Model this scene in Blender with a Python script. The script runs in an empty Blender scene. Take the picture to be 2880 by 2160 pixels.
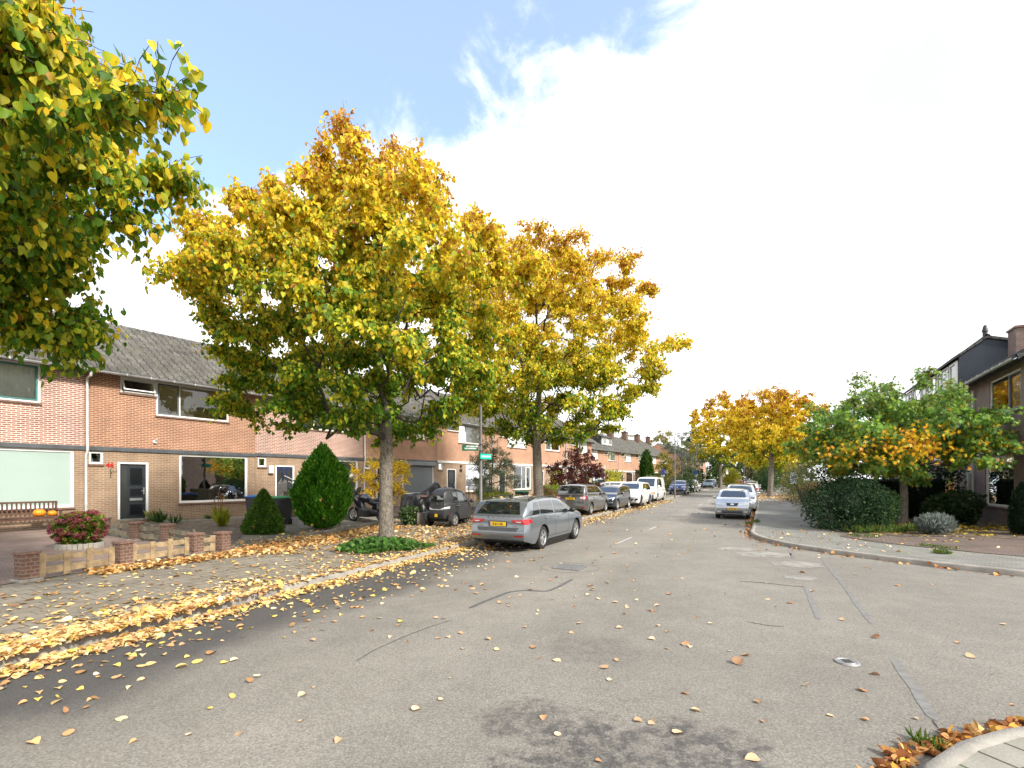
import bpy, bmesh, math, random
import numpy as np
from mathutils import Vector, Matrix
from mathutils.bvhtree import BVHTree

C = bpy.context.scene.collection
R = math.radians
rng = np.random.default_rng(7)
random.seed(7)

# ------------------------------------------------------------------ camera
F, CX, HZ, CAMH = 1380.0, 1440.0, 1350.0, 1.93      # focal length / principal column / horizon row of the photo
cam_d = bpy.data.cameras.new('camera')
cam = bpy.data.objects.new('camera', cam_d); C.objects.link(cam)
cam.location = (0, 0, CAMH); cam.rotation_euler = (R(90), 0, 0)
cam_d.sensor_width = 36; cam_d.lens = 36 * F / 2880
cam_d.shift_y = (HZ - 1080) / 2880
cam_d.clip_start = 0.1; cam_d.clip_end = 3000
bpy.context.scene.camera = cam

# ------------------------------------------------------------------ light
SUN_AZ, SUN_EL = R(132), R(39)
vs = bpy.context.scene.view_settings
vs.view_transform = 'Standard'; vs.look = 'None'; vs.gamma = 1; vs.exposure = 0.9; vs.use_curve_mapping = False
sun_d = bpy.data.lights.new('sun', 'SUN'); sun_d.energy = 3.1; sun_d.angle = R(7); sun_d.color = (1, .95, .86)
sun = bpy.data.objects.new('sun', sun_d); C.objects.link(sun)
sdir = Vector((math.sin(SUN_AZ) * math.cos(SUN_EL), math.cos(SUN_AZ) * math.cos(SUN_EL), math.sin(SUN_EL)))
sun.rotation_euler = sdir.to_track_quat('Z', 'Y').to_euler()
sun.location = sdir * 60

world = bpy.data.worlds.new('World'); bpy.context.scene.world = world
world.use_nodes = True


class G:
    """small helper for building node trees"""
    def __init__(s, nt):
        s.nt = nt; nt.nodes.clear()
    def n(s, t, ins=None, **kw):
        nd = s.nt.nodes.new('ShaderNode' + t)
        for k, v in kw.items(): setattr(nd, k, v)
        for k, v in (ins or {}).items(): s.set(nd, k, v)
        return nd
    def set(s, nd, k, v):
        i = nd.inputs[k]
        if isinstance(v, bpy.types.NodeSocket): s.nt.links.new(v, i)
        elif hasattr(v, 'outputs'): s.nt.links.new(v.outputs[0], i)
        else:
            if i.type == 'RGBA' and len(v) == 3: v = (*v, 1)
            i.default_value = v
    def math(s, op, a, b=0.0, c=None):
        nd = s.n('Math', operation=op); s.set(nd, 0, a); s.set(nd, 1, b)
        if c is not None: s.set(nd, 2, c)
        return nd.outputs[0]
    def vmath(s, op, a, b=(0, 0, 0)):
        nd = s.n('VectorMath', operation=op); s.set(nd, 0, a); s.set(nd, 1, b)
        return nd.outputs['Value'] if op in ('DOT_PRODUCT', 'LENGTH', 'DISTANCE') else nd.outputs[0]
    def mix(s, f, a, b, bt='MIX'):
        nd = s.n('Mix', data_type='RGBA', blend_type=bt); s.set(nd, 0, f); s.set(nd, 6, a); s.set(nd, 7, b)
        return nd.outputs[2]
    def step(s, v, lo, hi, a=0.0, b=1.0):
        nd = s.n('MapRange', interpolation_type='SMOOTHSTEP'); s.set(nd, 0, v)
        for i, x in enumerate((lo, hi, a, b)): s.set(nd, i + 1, x)
        return nd.outputs[0]
    def noise(s, vec, scale, detail=3, rough=.55, dist=0.0):
        nd = s.n('TexNoise', {'Scale': scale, 'Detail': detail, 'Roughness': rough, 'Distortion': dist})
        if vec is not None: s.set(nd, 'Vector', vec)
        return nd.outputs[0]
    def obj(s): return s.n('TexCoord').outputs['Object']


g = G(world.node_tree)
sky = g.n('TexSky', sky_type='NISHITA', sun_disc=False, sun_elevation=SUN_EL, sun_rotation=SUN_AZ, air_density=1.0, dust_density=1.2, ozone_density=1.6)
v = g.vmath('NORMALIZE', g.n('TexCoord').outputs['Generated'])
vx, vz = (g.n('SeparateXYZ', {0: v}).outputs[i] for i in (0, 2))
big = g.noise(v, 2.2, 9, .6, .25)
fine = g.noise(v, 6.5, 10, .62, .3)
nn = g.math('ADD', g.math('MULTIPLY', big, .50), g.math('MULTIPLY', fine, .85))
cover = g.math('ADD', g.math('MULTIPLY', g.math('SUBTRACT', .616, g.math('SUBTRACT', vz, g.math('MULTIPLY', vx, .40))), 2.6), g.math('SUBTRACT', nn, .675))
mask = g.step(cover, -.06, .17)
away = g.vmath('DOT_PRODUCT', v, tuple(Vector((-.32, .62, .72)).normalized()))
mask = g.math('MAXIMUM', mask, g.step(g.math('ADD', away, g.math('MULTIPLY', nn, .25)), .97, .84))
zc = g.n('SeparateXYZ', {0: v}).outputs[2]
mask = g.math('MAXIMUM', mask, g.step(zc, .34, .16))
ctone = g.step(g.noise(v, 2.6, 7, .6, .5), .30, .52)
cloud = g.mix(ctone, (3.9, 4.1, 4.35), (7.6, 7.6, 7.6))
hsv = g.mix(1.0, sky.outputs[0], (.92, 1.20, 1.42), 'MULTIPLY')
hsv = g.mix(.22, hsv, (6.5, 7.2, 8.2))
col = g.mix(mask, hsv, cloud)
bg = g.n('Background', {'Color': col, 'Strength': .135})
g.n('OutputWorld', {'Surface': bg})

# ------------------------------------------------------------------ object helpers
def tag(o, label=None, cat=None, group=None, kind=None):
    if label: o['label'] = label
    if cat: o['category'] = cat
    if group: o['group'] = group
    if kind: o['kind'] = kind
    return o

def thing(name, label, cat, loc=(0, 0, 0), rot=0.0, group=None):
    o = bpy.data.objects.new(name, None); C.objects.link(o)
    o.location = loc; o.rotation_euler = (0, 0, rot); o.empty_display_size = .2
    return tag(o, label, cat, group)

def link(name, me, mat, parent=None, smooth=False):
    if isinstance(mat, (list, tuple)):
        for m in mat: me.materials.append(m)
    elif mat: me.materials.append(mat)
    o = bpy.data.objects.new(name, me); C.objects.link(o)
    if parent: o.parent = parent
    if smooth: me.shade_smooth()
    return o

def npmesh(name, V, faces, cols=None):
    """faces: list of (n,k) int arrays"""
    me = bpy.data.meshes.new(name)
    V = np.asarray(V, np.float32)
    me.vertices.add(len(V)); me.vertices.foreach_set('co', V.ravel())
    fl = [np.asarray(f, np.int32) for f in faces if len(f)]
    loops = np.concatenate([f.ravel() for f in fl]); sizes = np.concatenate([np.full(len(f), f.shape[1], np.int32) for f in fl])
    me.loops.add(len(loops)); me.loops.foreach_set('vertex_index', loops)
    st = np.zeros(len(sizes), np.int32); st[1:] = np.cumsum(sizes)[:-1]
    me.polygons.add(len(sizes)); me.polygons.foreach_set('loop_start', st)
    if cols is not None:
        a = me.attributes.new('tint', 'FLOAT_COLOR', 'POINT')
        cc = np.ones((len(V), 4), np.float32); cc[:, :3] = cols
        a.data.foreach_set('color', cc.ravel())
    me.update(calc_edges=True); me.validate()
    return me

def frame(d):
    d = Vector(d).normalized()
    a = Vector((0, 0, 1)) if abs(d.z) < .9 else Vector((1, 0, 0))
    x = a.cross(d).normalized(); return x, d.cross(x), d

class MB:
    def __init__(s): s.v = []; s.f = []
    def add(s, vs, fs, M=None):
        o = len(s.v)
        s.v += [tuple(M @ Vector(p)) if M is not None else tuple(p) for p in vs]
        s.f += [tuple(i + o for i in f) for f in fs]; return s
    def box(s, x0, x1, y0, y1, z0, z1, M=None):
        vs = [(x, y, z) for z in (z0, z1) for y in (y0, y1) for x in (x0, x1)]
        return s.add(vs, [(0, 2, 3, 1), (4, 5, 7, 6), (0, 1, 5, 4), (2, 6, 7, 3), (0, 4, 6, 2), (1, 3, 7, 5)], M)
    def bbox(s, x0, x1, y0, y1, z0, z1, b=.01, M=None):
        """box with chamfered edges"""
        vs = []; 
        for (ax, ay, az) in ((0, b, b), (b, 0, b), (b, b, 0)):
            for z in (z0 + az, z1 - az):
                for y in (y0 + ay, y1 - ay):
                    for x in (x0 + ax, x1 - ax): vs.append((x, y, z))
        bm = bmesh.new(); bv = [bm.verts.new(p) for p in vs]
        r = bmesh.ops.convex_hull(bm, input=bv)
        bm.verts.index_update()
        out = [tuple(q.co) for q in bm.verts]; fs = [tuple(q.index for q in f.verts) for f in bm.faces]
        bm.free(); return s.add(out, fs, M)
    def tube(s, pts, rad, n=8, cap=True, M=None):
        pts = [Vector(p) for p in pts]
        if not hasattr(rad, '__len__'): rad = [rad] * len(pts)
        vs = []; fs = []
        ref = None
        for i, p in enumerate(pts):
            d = (pts[min(i + 1, len(pts) - 1)] - pts[max(i - 1, 0)])
            x, y, _ = frame(d) if ref is None else (ref[0], ref[1], 0)
            if ref is not None:
                dn = d.normalized(); x = (x - dn * x.dot(dn)).normalized(); y = dn.cross(x)
            ref = (x, y)
            for k in range(n):
                a = 2 * math.pi * k / n; vs.append(p + x * math.cos(a) * rad[i] + y * math.sin(a) * rad[i])
        for i in range(len(pts) - 1):
            for k in range(n):
                a, b = i * n + k, i * n + (k + 1) % n; fs.append((a, b, b + n, a + n))
        if cap: fs.append(tuple(range(n - 1, -1, -1))); fs.append(tuple(range(len(vs) - n, len(vs))))
        return s.add(vs, fs, M)
    def lathe(s, prof, n=16, M=None, axis='z', close=False, a0=0.0, a1=2 * math.pi):
        full = abs(a1 - a0 - 2 * math.pi) < 1e-6
        m = n if full else n + 1
        vs = []; fs = []
        for k in range(m):
            a = a0 + (a1 - a0) * k / n; c, sn = math.cos(a), math.sin(a)
            for (r, h) in prof:
                vs.append((r * c, r * sn, h) if axis == 'z' else (r * c, h, r * sn))
        L = len(prof)
        for k in range(n):
            q = (k + 1) % m
            for i in range(L - 1 + (1 if close else 0)):
                j = (i + 1) % L
                fs.append((k * L + i, q * L + i, q * L + j, k * L + j))
        return s.add(vs, fs, M)
    def prism(s, poly, h0, h1, M=None):
        n = len(poly)
        vs = [(x, y, h0) for x, y in poly] + [(x, y, h1) for x, y in poly]
        fs = [tuple(range(n - 1, -1, -1)), tuple(range(n, 2 * n))] + [(i, (i + 1) % n, n + (i + 1) % n, n + i) for i in range(n)]
        return s.add(vs, fs, M)
    def ball(s, c, r, nu=12, nv=8, M=None, sc=(1, 1, 1)):
        vs = []; fs = []
        for i in range(nv + 1):
            t = math.pi * i / nv
            for k in range(nu):
                a = 2 * math.pi * k / nu
                vs.append((c[0] + r * sc[0] * math.sin(t) * math.cos(a), c[1] + r * sc[1] * math.sin(t) * math.sin(a), c[2] + r * sc[2] * math.cos(t)))
        for i in range(nv):
            for k in range(nu):
                q = (k + 1) % nu; fs.append((i * nu + k, (i + 1) * nu + k, (i + 1) * nu + q, i * nu + q))
        return s.add(vs, fs, M)
    def build(s, name, mat, parent=None, smooth=False):
        me = bpy.data.meshes.new(name); me.from_pydata(s.v, [], s.f); me.validate()
        bm = bmesh.new(); bm.from_mesh(me); bmesh.ops.remove_doubles(bm, verts=bm.verts, dist=1e-6)
        bmesh.ops.recalc_face_normals(bm, faces=bm.faces); bm.to_mesh(me); bm.free()
        o = link(name, me, mat, parent, smooth)
        if smooth:
            try: me.set_sharp_from_angle(angle=R(42))
            except Exception: pass
        return o

_dg = None
def text(name, s, size, M, mat, parent, depth=.004, align='CENTER', sx=1.0, bold=0.0):
    cu = bpy.data.curves.new('lettering', 'FONT'); cu.body = s; cu.size = size; cu.extrude = depth
    cu.align_x = align; cu.align_y = 'CENTER'; cu.offset = bold
    o = bpy.data.objects.new('tmp_lettering', cu); C.objects.link(o)
    bpy.context.view_layer.update()
    me = bpy.data.meshes.new_from_object(o.evaluated_get(bpy.context.evaluated_depsgraph_get()))
    bpy.data.objects.remove(o); bpy.data.curves.remove(cu)
    me.transform(M @ Matrix.Diagonal((sx, 1, 1, 1)))
    return link(name, me, mat, parent)

# ------------------------------------------------------------------ materials
MATS = {}
def P(name, col, rough=.6, metal=0.0, var=.12, vs=6.0, bump=0.0, bs=40.0, coat=0.0, spec=.5, emit=None):
    if name in MATS: return MATS[name]
    m = bpy.data.materials.new(name); m.use_nodes = True; g = G(m.node_tree)
    b = g.n('BsdfPrincipled', {'Roughness': rough, 'Metallic': metal, 'Coat Weight': coat, 'Specular IOR Level': spec, 'Coat Roughness': .04})
    co = g.obj()
    if var:
        f = g.noise(co, vs, 5, .6)
        k = g.step(f, .3, .7, 1 - var, 1 + var)
        c = g.vmath('MULTIPLY', tuple(col), g.n('CombineXYZ', {0: k, 1: k, 2: k}).outputs[0])
        g.set(b, 'Base Color', c)
    else: g.set(b, 'Base Color', col)
    if bump:
        bp = g.n('Bump', {'Strength': bump, 'Distance': .02, 'Height': g.noise(co, bs, 4)}); g.set(b, 'Normal', bp)
    g.n('OutputMaterial', {'Surface': b}); MATS[name] = m; return m

def brick(name, c1, c2, mort, bw=.21, bh=.0625, ms=.011, dirt=.25, ground=False, rot=0.0, bump=.5, rough=.85, off=.5, moss=None, mossamt=.55):
    m = bpy.data.materials.new(name); m.use_nodes = True; g = G(m.node_tree)
    co = g.obj()
    sp = g.n('SeparateXYZ', {0: co})
    if ground:
        vec = g.n('VectorRotate', {'Vector': co, 'Angle': rot}, rotation_type='Z_AXIS').outputs[0]
        sp2 = g.n('SeparateXYZ', {0: vec}); vec = g.n('CombineXYZ', {0: sp2.outputs[0], 1: sp2.outputs[1]}).outputs[0]
    else:
        vec = g.n('CombineXYZ', {0: g.math('ADD', sp.outputs[0], sp.outputs[1]), 1: sp.outputs[2]}).outputs[0]
    bt = g.n('TexBrick', {'Vector': vec, 'Color1': c1, 'Color2': c2, 'Mortar': mort, 'Scale': 1.0, 'Mortar Size': ms, 'Mortar Smooth': .2, 'Bias': 0.0, 'Brick Width': bw, 'Row Height': bh}, offset=off)
    n1 = g.noise(co, 1.3, 6, .65); n2 = g.noise(co, 60, 3)
    k = g.math('MULTIPLY', g.step(n1, .3, .75, 1.0 - dirt, 1.12), g.step(n2, .2, .8, .84, 1.12))
    c = g.vmath('MULTIPLY', bt.outputs[0], g.n('CombineXYZ', {0: k, 1: k, 2: k}).outputs[0])
    if moss:
        mk = g.math('MULTIPLY', g.step(g.noise(co, .9, 7, .7), .5, .72), mossamt)
        mk = g.math('MAXIMUM', mk, g.math('MULTIPLY', bt.outputs[1], g.step(g.noise(co, 2.0, 4), .5, .65, 0, .8)))
        c = g.mix(mk, c, moss)
    b = g.n('BsdfPrincipled', {'Base Color': c, 'Roughness': rough, 'Specular IOR Level': .3})
    bp = g.n('Bump', {'Strength': bump, 'Distance': .012, 'Height': g.math('SUBTRACT', g.math('MULTIPLY', n2, .3), bt.outputs[1])}); g.set(b, 'Normal', bp)
    g.n('OutputMaterial', {'Surface': b}); MATS[name] = m; return m

def glassm(name, ior=1.75, tint=(.9, .94, .93), rough=.01):
    m = bpy.data.materials.new(name); m.use_nodes = True; g = G(m.node_tree)
    fr = g.n('Fresnel', {'IOR': ior})
    wv = g.n('Bump', {'Strength': .03, 'Distance': .05, 'Height': g.noise(g.obj(), 1.5, 2)})
    t = g.n('BsdfTransparent', {'Color': tint}); gl = g.n('BsdfGlossy', {'Color': (1, 1, 1), 'Roughness': rough, 'Normal': wv})
    g.n('OutputMaterial', {'Surface': g.n('MixShader', {0: fr, 1: t, 2: gl})}); MATS[name] = m; return m

def leafm(name, transl=.4, rough=.5, spec=.35):
    m = bpy.data.materials.new(name); m.use_nodes = True; g = G(m.node_tree)
    a = g.n('Attribute', attribute_name='tint').outputs[0]
    b = g.n('BsdfPrincipled', {'Base Color': a, 'Roughness': rough, 'Specular IOR Level': spec})
    t = g.n('BsdfTranslucent', {'Color': a})
    g.n('OutputMaterial', {'Surface': g.n('MixShader', {0: transl, 1: b, 2: t})}); MATS[name] = m; return m

M_leaf = leafm('leaf', .5); M_leafdry = leafm('dry_leaf', .12, .75, .15); M_needle = leafm('needle', .25, .6, .2)
M_leafgloss = leafm('glossy_leaf', .25, .55, .15)

def barkm(name, c1, c2, sc=14.0):
    m = bpy.data.materials.new(name); m.use_nodes = True; g = G(m.node_tree)
    co = g.obj(); sq = g.n('Mapping', {'Vector': co, 'Scale': (1, 1, .42)}).outputs[0]
    n1 = g.noise(sq, sc, 7, .72, .9); n2 = g.noise(co, 2.5, 4)
    c = g.mix(g.step(n1, .36, .64), c1, c2); c = g.mix(g.step(n2, .5, .75, 0, .35), c, (.20, .21, .14))
    b = g.n('BsdfPrincipled', {'Base Color': c, 'Roughness': .9, 'Specular IOR Level': .2})
    g.set(b, 'Normal', g.n('Bump', {'Strength': .9, 'Distance': .03, 'Height': n1}))
    g.n('OutputMaterial', {'Surface': b}); MATS[name] = m; return m
M_bark = barkm('bark', (.08, .066, .052), (.27, .235, .195), 26.0)
M_twig = P('twig', (.05, .04, .03), .9)
M_twigpale = P('pale_twig', (.28, .23, .16), .9)
# ------------------------------------------------------------------ layout of the street
D = np.array([.4543, .8909]); PR = np.array([.8909, -.4543])         # street direction, and across it to the right
K0 = np.array([-1.6, 13.7])
def ab(a, b): return K0 + a * D + b * PR
def st(a): return np.array([*(K0 + a * D)])
KL = np.array([(-7.6, -9), (-6.9, -3), (-6.3, .8), (-5.75, 3.2), (-5.25, 4.95), (-4.5, 6.85), (-3.3, 9.75), (-2.48, 11.65), (-1.6, 13.7), tuple(ab(12, 0)), tuple(ab(60, 0)), tuple(ab(130, 0)), tuple(ab(260, 0))])
KR = np.array([(24, -6), (15, 4.2), (12.2, 7.6), (10.2, 9.75), (9.5, 10.6), (9.0, 11.45), (8.62, 12.2), (8.33, 12.8), (8.05, 13.55), (7.88, 14.3), (7.85, 15.1), (7.95, 16.0), (8.27, 17.15), (9.04, 18.5), (24.5, 48.8), tuple(ab(130, 7.4)), tuple(ab(260, 7.4))])
KB = np.array([(.9, -4), (1.3, -.5), (1.55, 1.2), (1.85, 2.3), (2.15, 2.8), (2.5, 3.18), (2.85, 3.4), (3.3, 3.55), (3.9, 3.73), (4.8, 3.8), (6.2, 3.35), (8.5, 1.4), (14, -5)])

def resample(P_, step):
    P_ = np.asarray(P_, float); seg = np.linalg.norm(np.diff(P_, axis=0), axis=1); s = np.r_[0, np.cumsum(seg)]
    n = max(2, int(s[-1] / step) + 1); t = np.linspace(0, s[-1], n)
    return np.c_[np.interp(t, s, P_[:, 0]), np.interp(t, s, P_[:, 1])]
def smooth_line(P_, step=.25, it=6):
    Q = resample(P_, step)
    for _ in range(it): Q[1:-1] = Q[:-2] * .25 + Q[1:-1] * .5 + Q[2:] * .25
    return Q
def sdist(P_, x, y):
    """signed distance to a polyline: positive on its left"""
    x = np.atleast_1d(np.asarray(x, float)); y = np.atleast_1d(np.asarray(y, float))
    best = np.full(x.shape, 1e9); sg = np.zeros(x.shape)
    for (x0, y0), (x1, y1) in zip(P_[:-1], P_[1:]):
        dx, dy = x1 - x0, y1 - y0; L2 = dx * dx + dy * dy
        t = np.clip(((x - x0) * dx + (y - y0) * dy) / L2, 0, 1)
        d = np.hypot(x - x0 - t * dx, y - y0 - t * dy); c = dx * (y - y0) - dy * (x - x0)
        k = d < best; best = np.where(k, d, best); sg = np.where(k, np.sign(c), sg)
    return best * sg

WL0 = np.array([-14.89, 17.08]); UL = np.array([.556, .831]); NL = np.array([.831, -.556])     # left row: wall line, its direction, outward normal
WR0 = np.array([17.56, 16.83]); UR = np.array([.487, .873]); NR = np.array([-.873, .487])
def Gz(y): return .0065 * np.maximum(0, np.asarray(y, float) - 20) ** 1.0
KW, YARD = 4.6, .22
def Hgt(x, y):
    """ground height everywhere"""
    x = np.atleast_1d(np.asarray(x, float)); y = np.atleast_1d(np.asarray(y, float))
    z = Gz(y)
    dl = sdist(KL, x, y); dr = -sdist(KR, x, y); db = -sdist(KB, x, y)
    q = (x - WL0[0]) * NL[0] + (y - WL0[1]) * NL[1]
    yard = np.clip((dl - KW) / np.maximum(dl - KW + np.maximum(q, 0), .5), 0, 1)
    qr = (x - WR0[0]) * NR[0] + (y - WR0[1]) * NR[1]
    yr = np.clip((dr - 2.6) / np.maximum(dr - 2.6 + np.maximum(qr, 0), .5), 0, 1)
    z = z + np.where(dl > 0, .12 + YARD * yard, 0) + np.where(dr > 0, .12 + .08 * yr, 0) + np.where((db > 0) & (y < 6), .12, 0)
    return z
def H1(x, y): return float(Hgt(x, y)[0])
def gp(px, py, h=0.0):
    """ground point seen at a photo pixel, used for measuring"""
    for _ in range(2):
        Y = F * (CAMH - h) / (py - HZ); X = (px - CX) * Y / F
    return np.array([X, Y])

def strip(name, A, B, za, zb, mat, m=1, kind='structure', extra=None):
    """surface between two polylines of the same length"""
    A = np.asarray(A); B = np.asarray(B); n = len(A)
    V = []
    for j in range(m + 1):
        t = j / m; Q = A * (1 - t) + B * t
        V.append(np.c_[Q, za * (1 - t) + zb * t])
    V = np.concatenate(V); fs = []
    for j in range(m):
        i = np.arange(n - 1); fs.append(np.c_[j * n + i, j * n + i + 1, (j + 1) * n + i + 1, (j + 1) * n + i])
    me = npmesh(name, V, [np.concatenate(fs)])
    o = link(name, me, mat, None, True); tag(o, kind=kind)
    return o

def offset_line(Q, d):
    t = np.gradient(Q, axis=0); t /= np.linalg.norm(t, axis=1)[:, None]
    return Q + np.c_[-t[:, 1], t[:, 0]] * d

# ---- ground materials
def asphalt():
    m = bpy.data.materials.new('asphalt'); m.use_nodes = True; g = G(m.node_tree)
    co = g.obj()
    agg = g.noise(co, 58, 3, .8); vor = g.n('TexVoronoi', {'Vector': co, 'Scale': 62.0}).outputs[1]
    big = g.noise(co, .35, 5, .6); mid = g.noise(co, 2.2, 5, .65)
    vv = g.n('SeparateColor', {0: vor}).outputs[0]
    k = g.math('MULTIPLY', g.step(agg, .3, .7, .70, 1.28), g.math('MULTIPLY', g.step(big, .3, .7, .90, 1.10), g.step(mid, .3, .7, .93, 1.06)))
    k = g.math('MULTIPLY', k, g.step(vv, 0, 1, .78, 1.20))
    # tyre-worn lanes along the street: a little paler
    rel = g.vmath('SUBTRACT', co, (K0[0], K0[1], 0))
    b = g.vmath('DOT_PRODUCT', rel, (PR[0], PR[1], 0)); a = g.vmath('DOT_PRODUCT', rel, (D[0], D[1], 0))
    wob = g.math('MULTIPLY', g.math('SUBTRACT', g.noise(co, .5, 4, .6), .5), 1.8)
    # damp gutter on the left side, near the camera: soaked asphalt
    bw = g.math('ADD', b, wob)
    damp = g.math('MULTIPLY', g.step(g.math('ADD', bw, g.math('MULTIPLY', g.math('MINIMUM', a, 0.0), .085)), 2.05, 1.1), g.step(a, 7.0, 2.5))
    def blot(c, r, seed):
        dd = g.vmath('DISTANCE', co, (c[0], c[1], 0))
        dd = g.math('ADD', dd, g.math('MULTIPLY', g.math('SUBTRACT', g.noise(co, 2.6, 6, .7), .5), r * 2.2))
        return g.step(dd, r, r * .55)
    bl = g.math('MAXIMUM', blot((.55, 3.45), .7, 0), blot((1.35, 3.5), .55, 1))
    bl = g.math('MAXIMUM', bl, g.math('MULTIPLY', blot((.15, 3.95), .45, 3), .8))
    bl = g.math('MAXIMUM', bl, g.math('MULTIPLY', blot((.9, 5.6), .6, 2), .35))
    bl = g.math('MULTIPLY', bl, g.step(g.noise(co, 7, 8, .8), .40, .58, .12, 1))
    d = g.math('MAXIMUM', g.math('MULTIPLY', damp, .72), g.math('MULTIPLY', bl, .74))
    lane = g.step(g.math('ABSOLUTE', g.math('SUBTRACT', g.math('ADD', b, g.math('MULTIPLY', wob, .4)), 4.1)), 1.1, .3, 1.0, 1.13)
    k = g.math('MULTIPLY', k, lane)
    base = g.mix(vv, (.222, .203, .175), (.195, .181, .159))
    c = g.vmath('MULTIPLY', base, g.n('CombineXYZ', {0: k, 1: k, 2: k}).outputs[0])
    c = g.mix(d, c, (.034, .033, .036))
    # thin cracks
    ro = g.math('SUBTRACT', .88, g.math('MULTIPLY', d, .30))
    bs = g.n('BsdfPrincipled', {'Base Color': c, 'Roughness': ro, 'Specular IOR Level': .35})
    g.set(bs, 'Normal', g.n('Bump', {'Strength': .7, 'Distance': .008, 'Height': g.math('ADD', agg, g.math('MULTIPLY', vv, .5))}))
    g.n('OutputMaterial', {'Surface': bs}); MATS['asphalt'] = m; return m
M_asph = asphalt()
SA = -math.atan2(D[1], D[0])
M_slab = brick('paving_slabs', (.29, .25, .195), (.25, .218, .175), (.13, .115, .085), .30, .30, .010, .28, True, SA, .5, .9, .5, (.15, .15, .085), .25)
M_slabR = brick('corner_slabs', (.30, .285, .245), (.255, .245, .21), (.075, .072, .05), .30, .30, .012, .25, True, R(-20), .6, .9, .5, (.12, .14, .06), .25)
M_walkR = brick('grey_pavers', (.25, .24, .222), (.215, .207, .193), (.12, .115, .10), .21, .105, .009, .2, True, SA + R(90), .5, .9, .5, (.15, .19, .07), .3)
M_terr = brick('pink_pavers', (.33, .235, .19), (.27, .20, .165), (.10, .085, .07), .21, .07, .007, .25, True, SA + R(40), .5, .9, .5)
M_drive = brick('brown_pavers', (.19, .14, .115), (.155, .12, .10), (.06, .052, .045), .21, .08, .007, .25, True, R(35), .5, .9, .5)
M_yard = brick('old_yard_pavers', (.24, .225, .185), (.20, .19, .155), (.08, .08, .05), .30, .30, .012, .35, True, SA, .6, .95, .5, (.12, .13, .06), .6)
M_kerb = P('kerb_concrete', (.27, .25, .22), .9, 0, .22, 3, .4, 60)
M_soil = P('soil', (.11, .085, .06), .95, 0, .45, 5, .8, 30)
M_grass = P('lawn', (.075, .10, .032), .95, 0, .4, 4, .8, 60)

# ground sheet out to the horizon, with its gentle rise
ys = np.r_[-120, -40, -10, 0, 10, 20, 30, 45, 60, 80, 110, 150, 220, 400, 900, 2000]
xs = np.r_[-1500, -400, -120, -40, 0, 40, 120, 400, 1500]
GV = np.array([(x, y, float(Gz(min(y, 220))) - .03) for y in ys for x in xs]); nx = len(xs)
i, j = np.meshgrid(np.arange(nx - 1), np.arange(len(ys) - 1)); q = (j * nx + i).ravel()
tag(link('ground', npmesh('ground', GV, [np.c_[q, q + 1, q + nx + 1, q + nx]]), M_grass), kind='structure')

# road sheet (street, junction, side street)
rl = smooth_line(KL, .5, 4); ra = np.linspace(0, 1, len(rl))
far = resample(np.array([(40, -9), (40, 2), tuple(ab(0, 60)), tuple(ab(60, 9)), tuple(ab(130, 9)), tuple(ab(260, 9))]), .5)
rr = resample(far, np.linalg.norm(np.diff(far, axis=0), axis=1).sum() / (len(rl) - 1))
k = min(len(rl), len(rr)); rl2 = resample(rl, np.linalg.norm(np.diff(rl, axis=0), axis=1).sum() / (k - 1))[:k]; rr = rr[:k]
k = min(len(rl2), len(rr)); rl2, rr = rl2[:k], rr[:k]
# simple grid sheet instead of a ruled one: even quads with the rise
gx = np.arange(-14, 150, 4.0); gy = np.r_[np.arange(-10, 60, 2.0), np.arange(60, 262, 6.0)]
V = []; fs = []; idx = {}
okc = lambda x, y: (sdist(KL, x, y)[0] < 4.2) and (-12 < y < 260) and ((x - K0[0]) * PR[0] + (y - K0[1]) * PR[1] < (60 if y < 16 else 9 + 8 * (y < 40)))
for xi in range(len(gx) - 1):
    for yi in range(len(gy) - 1):
        if not okc((gx[xi] + gx[xi + 1]) / 2, (gy[yi] + gy[yi + 1]) / 2): continue
        f = []
        for (a, b) in ((xi, yi), (xi + 1, yi), (xi + 1, yi + 1), (xi, yi + 1)):
            if (a, b) not in idx: idx[(a, b)] = len(V); V.append((gx[a], gy[b], float(Gz(gy[b]))))
            f.append(idx[(a, b)])
        fs.append(f)
tag(link('road', npmesh('road', V, [np.array(fs)]), M_asph), kind='structure')

def kerb_and_walk(name_k, name_w, line, side, width, mat_walk, m=4, hz=.12, kw=.14, step=.5):
    Q = smooth_line(line, .5, 3)
    inn = offset_line(Q, side * kw)
    zb = Gz(Q[:, 1])
    # kerb: chamfered section swept along the line
    sec = [(0, -.05), (0, hz - .025), (.02, hz), (kw, hz), (kw, -.05)]
    V = []; n = len(Q)
    t = np.gradient(Q, axis=0); t /= np.linalg.norm(t, axis=1)[:, None]; nn = np.c_[-t[:, 1], t[:, 0]] * side
    for (o, h) in sec: V.append(np.c_[Q + nn * o, zb + h])
    V = np.concatenate(V); fs = []
    i = np.arange(n - 1)
    for j in range(len(sec) - 1): fs.append(np.c_[j * n + i, j * n + i + 1, (j + 1) * n + i + 1, (j + 1) * n + i])
    tag(link(name_k, npmesh(name_k, V, fs), M_kerb), kind='structure')
    out = offset_line(Q, side * (kw + width))
    return strip(name_w, inn, out, zb + hz - .004, zb + hz - .004, mat_walk, m)

LQ = KL.copy(); LQ = LQ[:-1]
kerb_and_walk('kerb', 'sidewalk', LQ, 1, KW - .14, M_slab)
kerb_and_walk('kerb', 'sidewalk', KR[1:-1], -1, 2.5, M_walkR, 3)
# corner pavement in the lower right, ruled between its kerb and its middle
Qb = smooth_line(KB, .15, 5)
kerb_and_walk('kerb', 'sidewalk', KB, -1, 1.6, M_slabR, 4, .12, .13)

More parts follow.
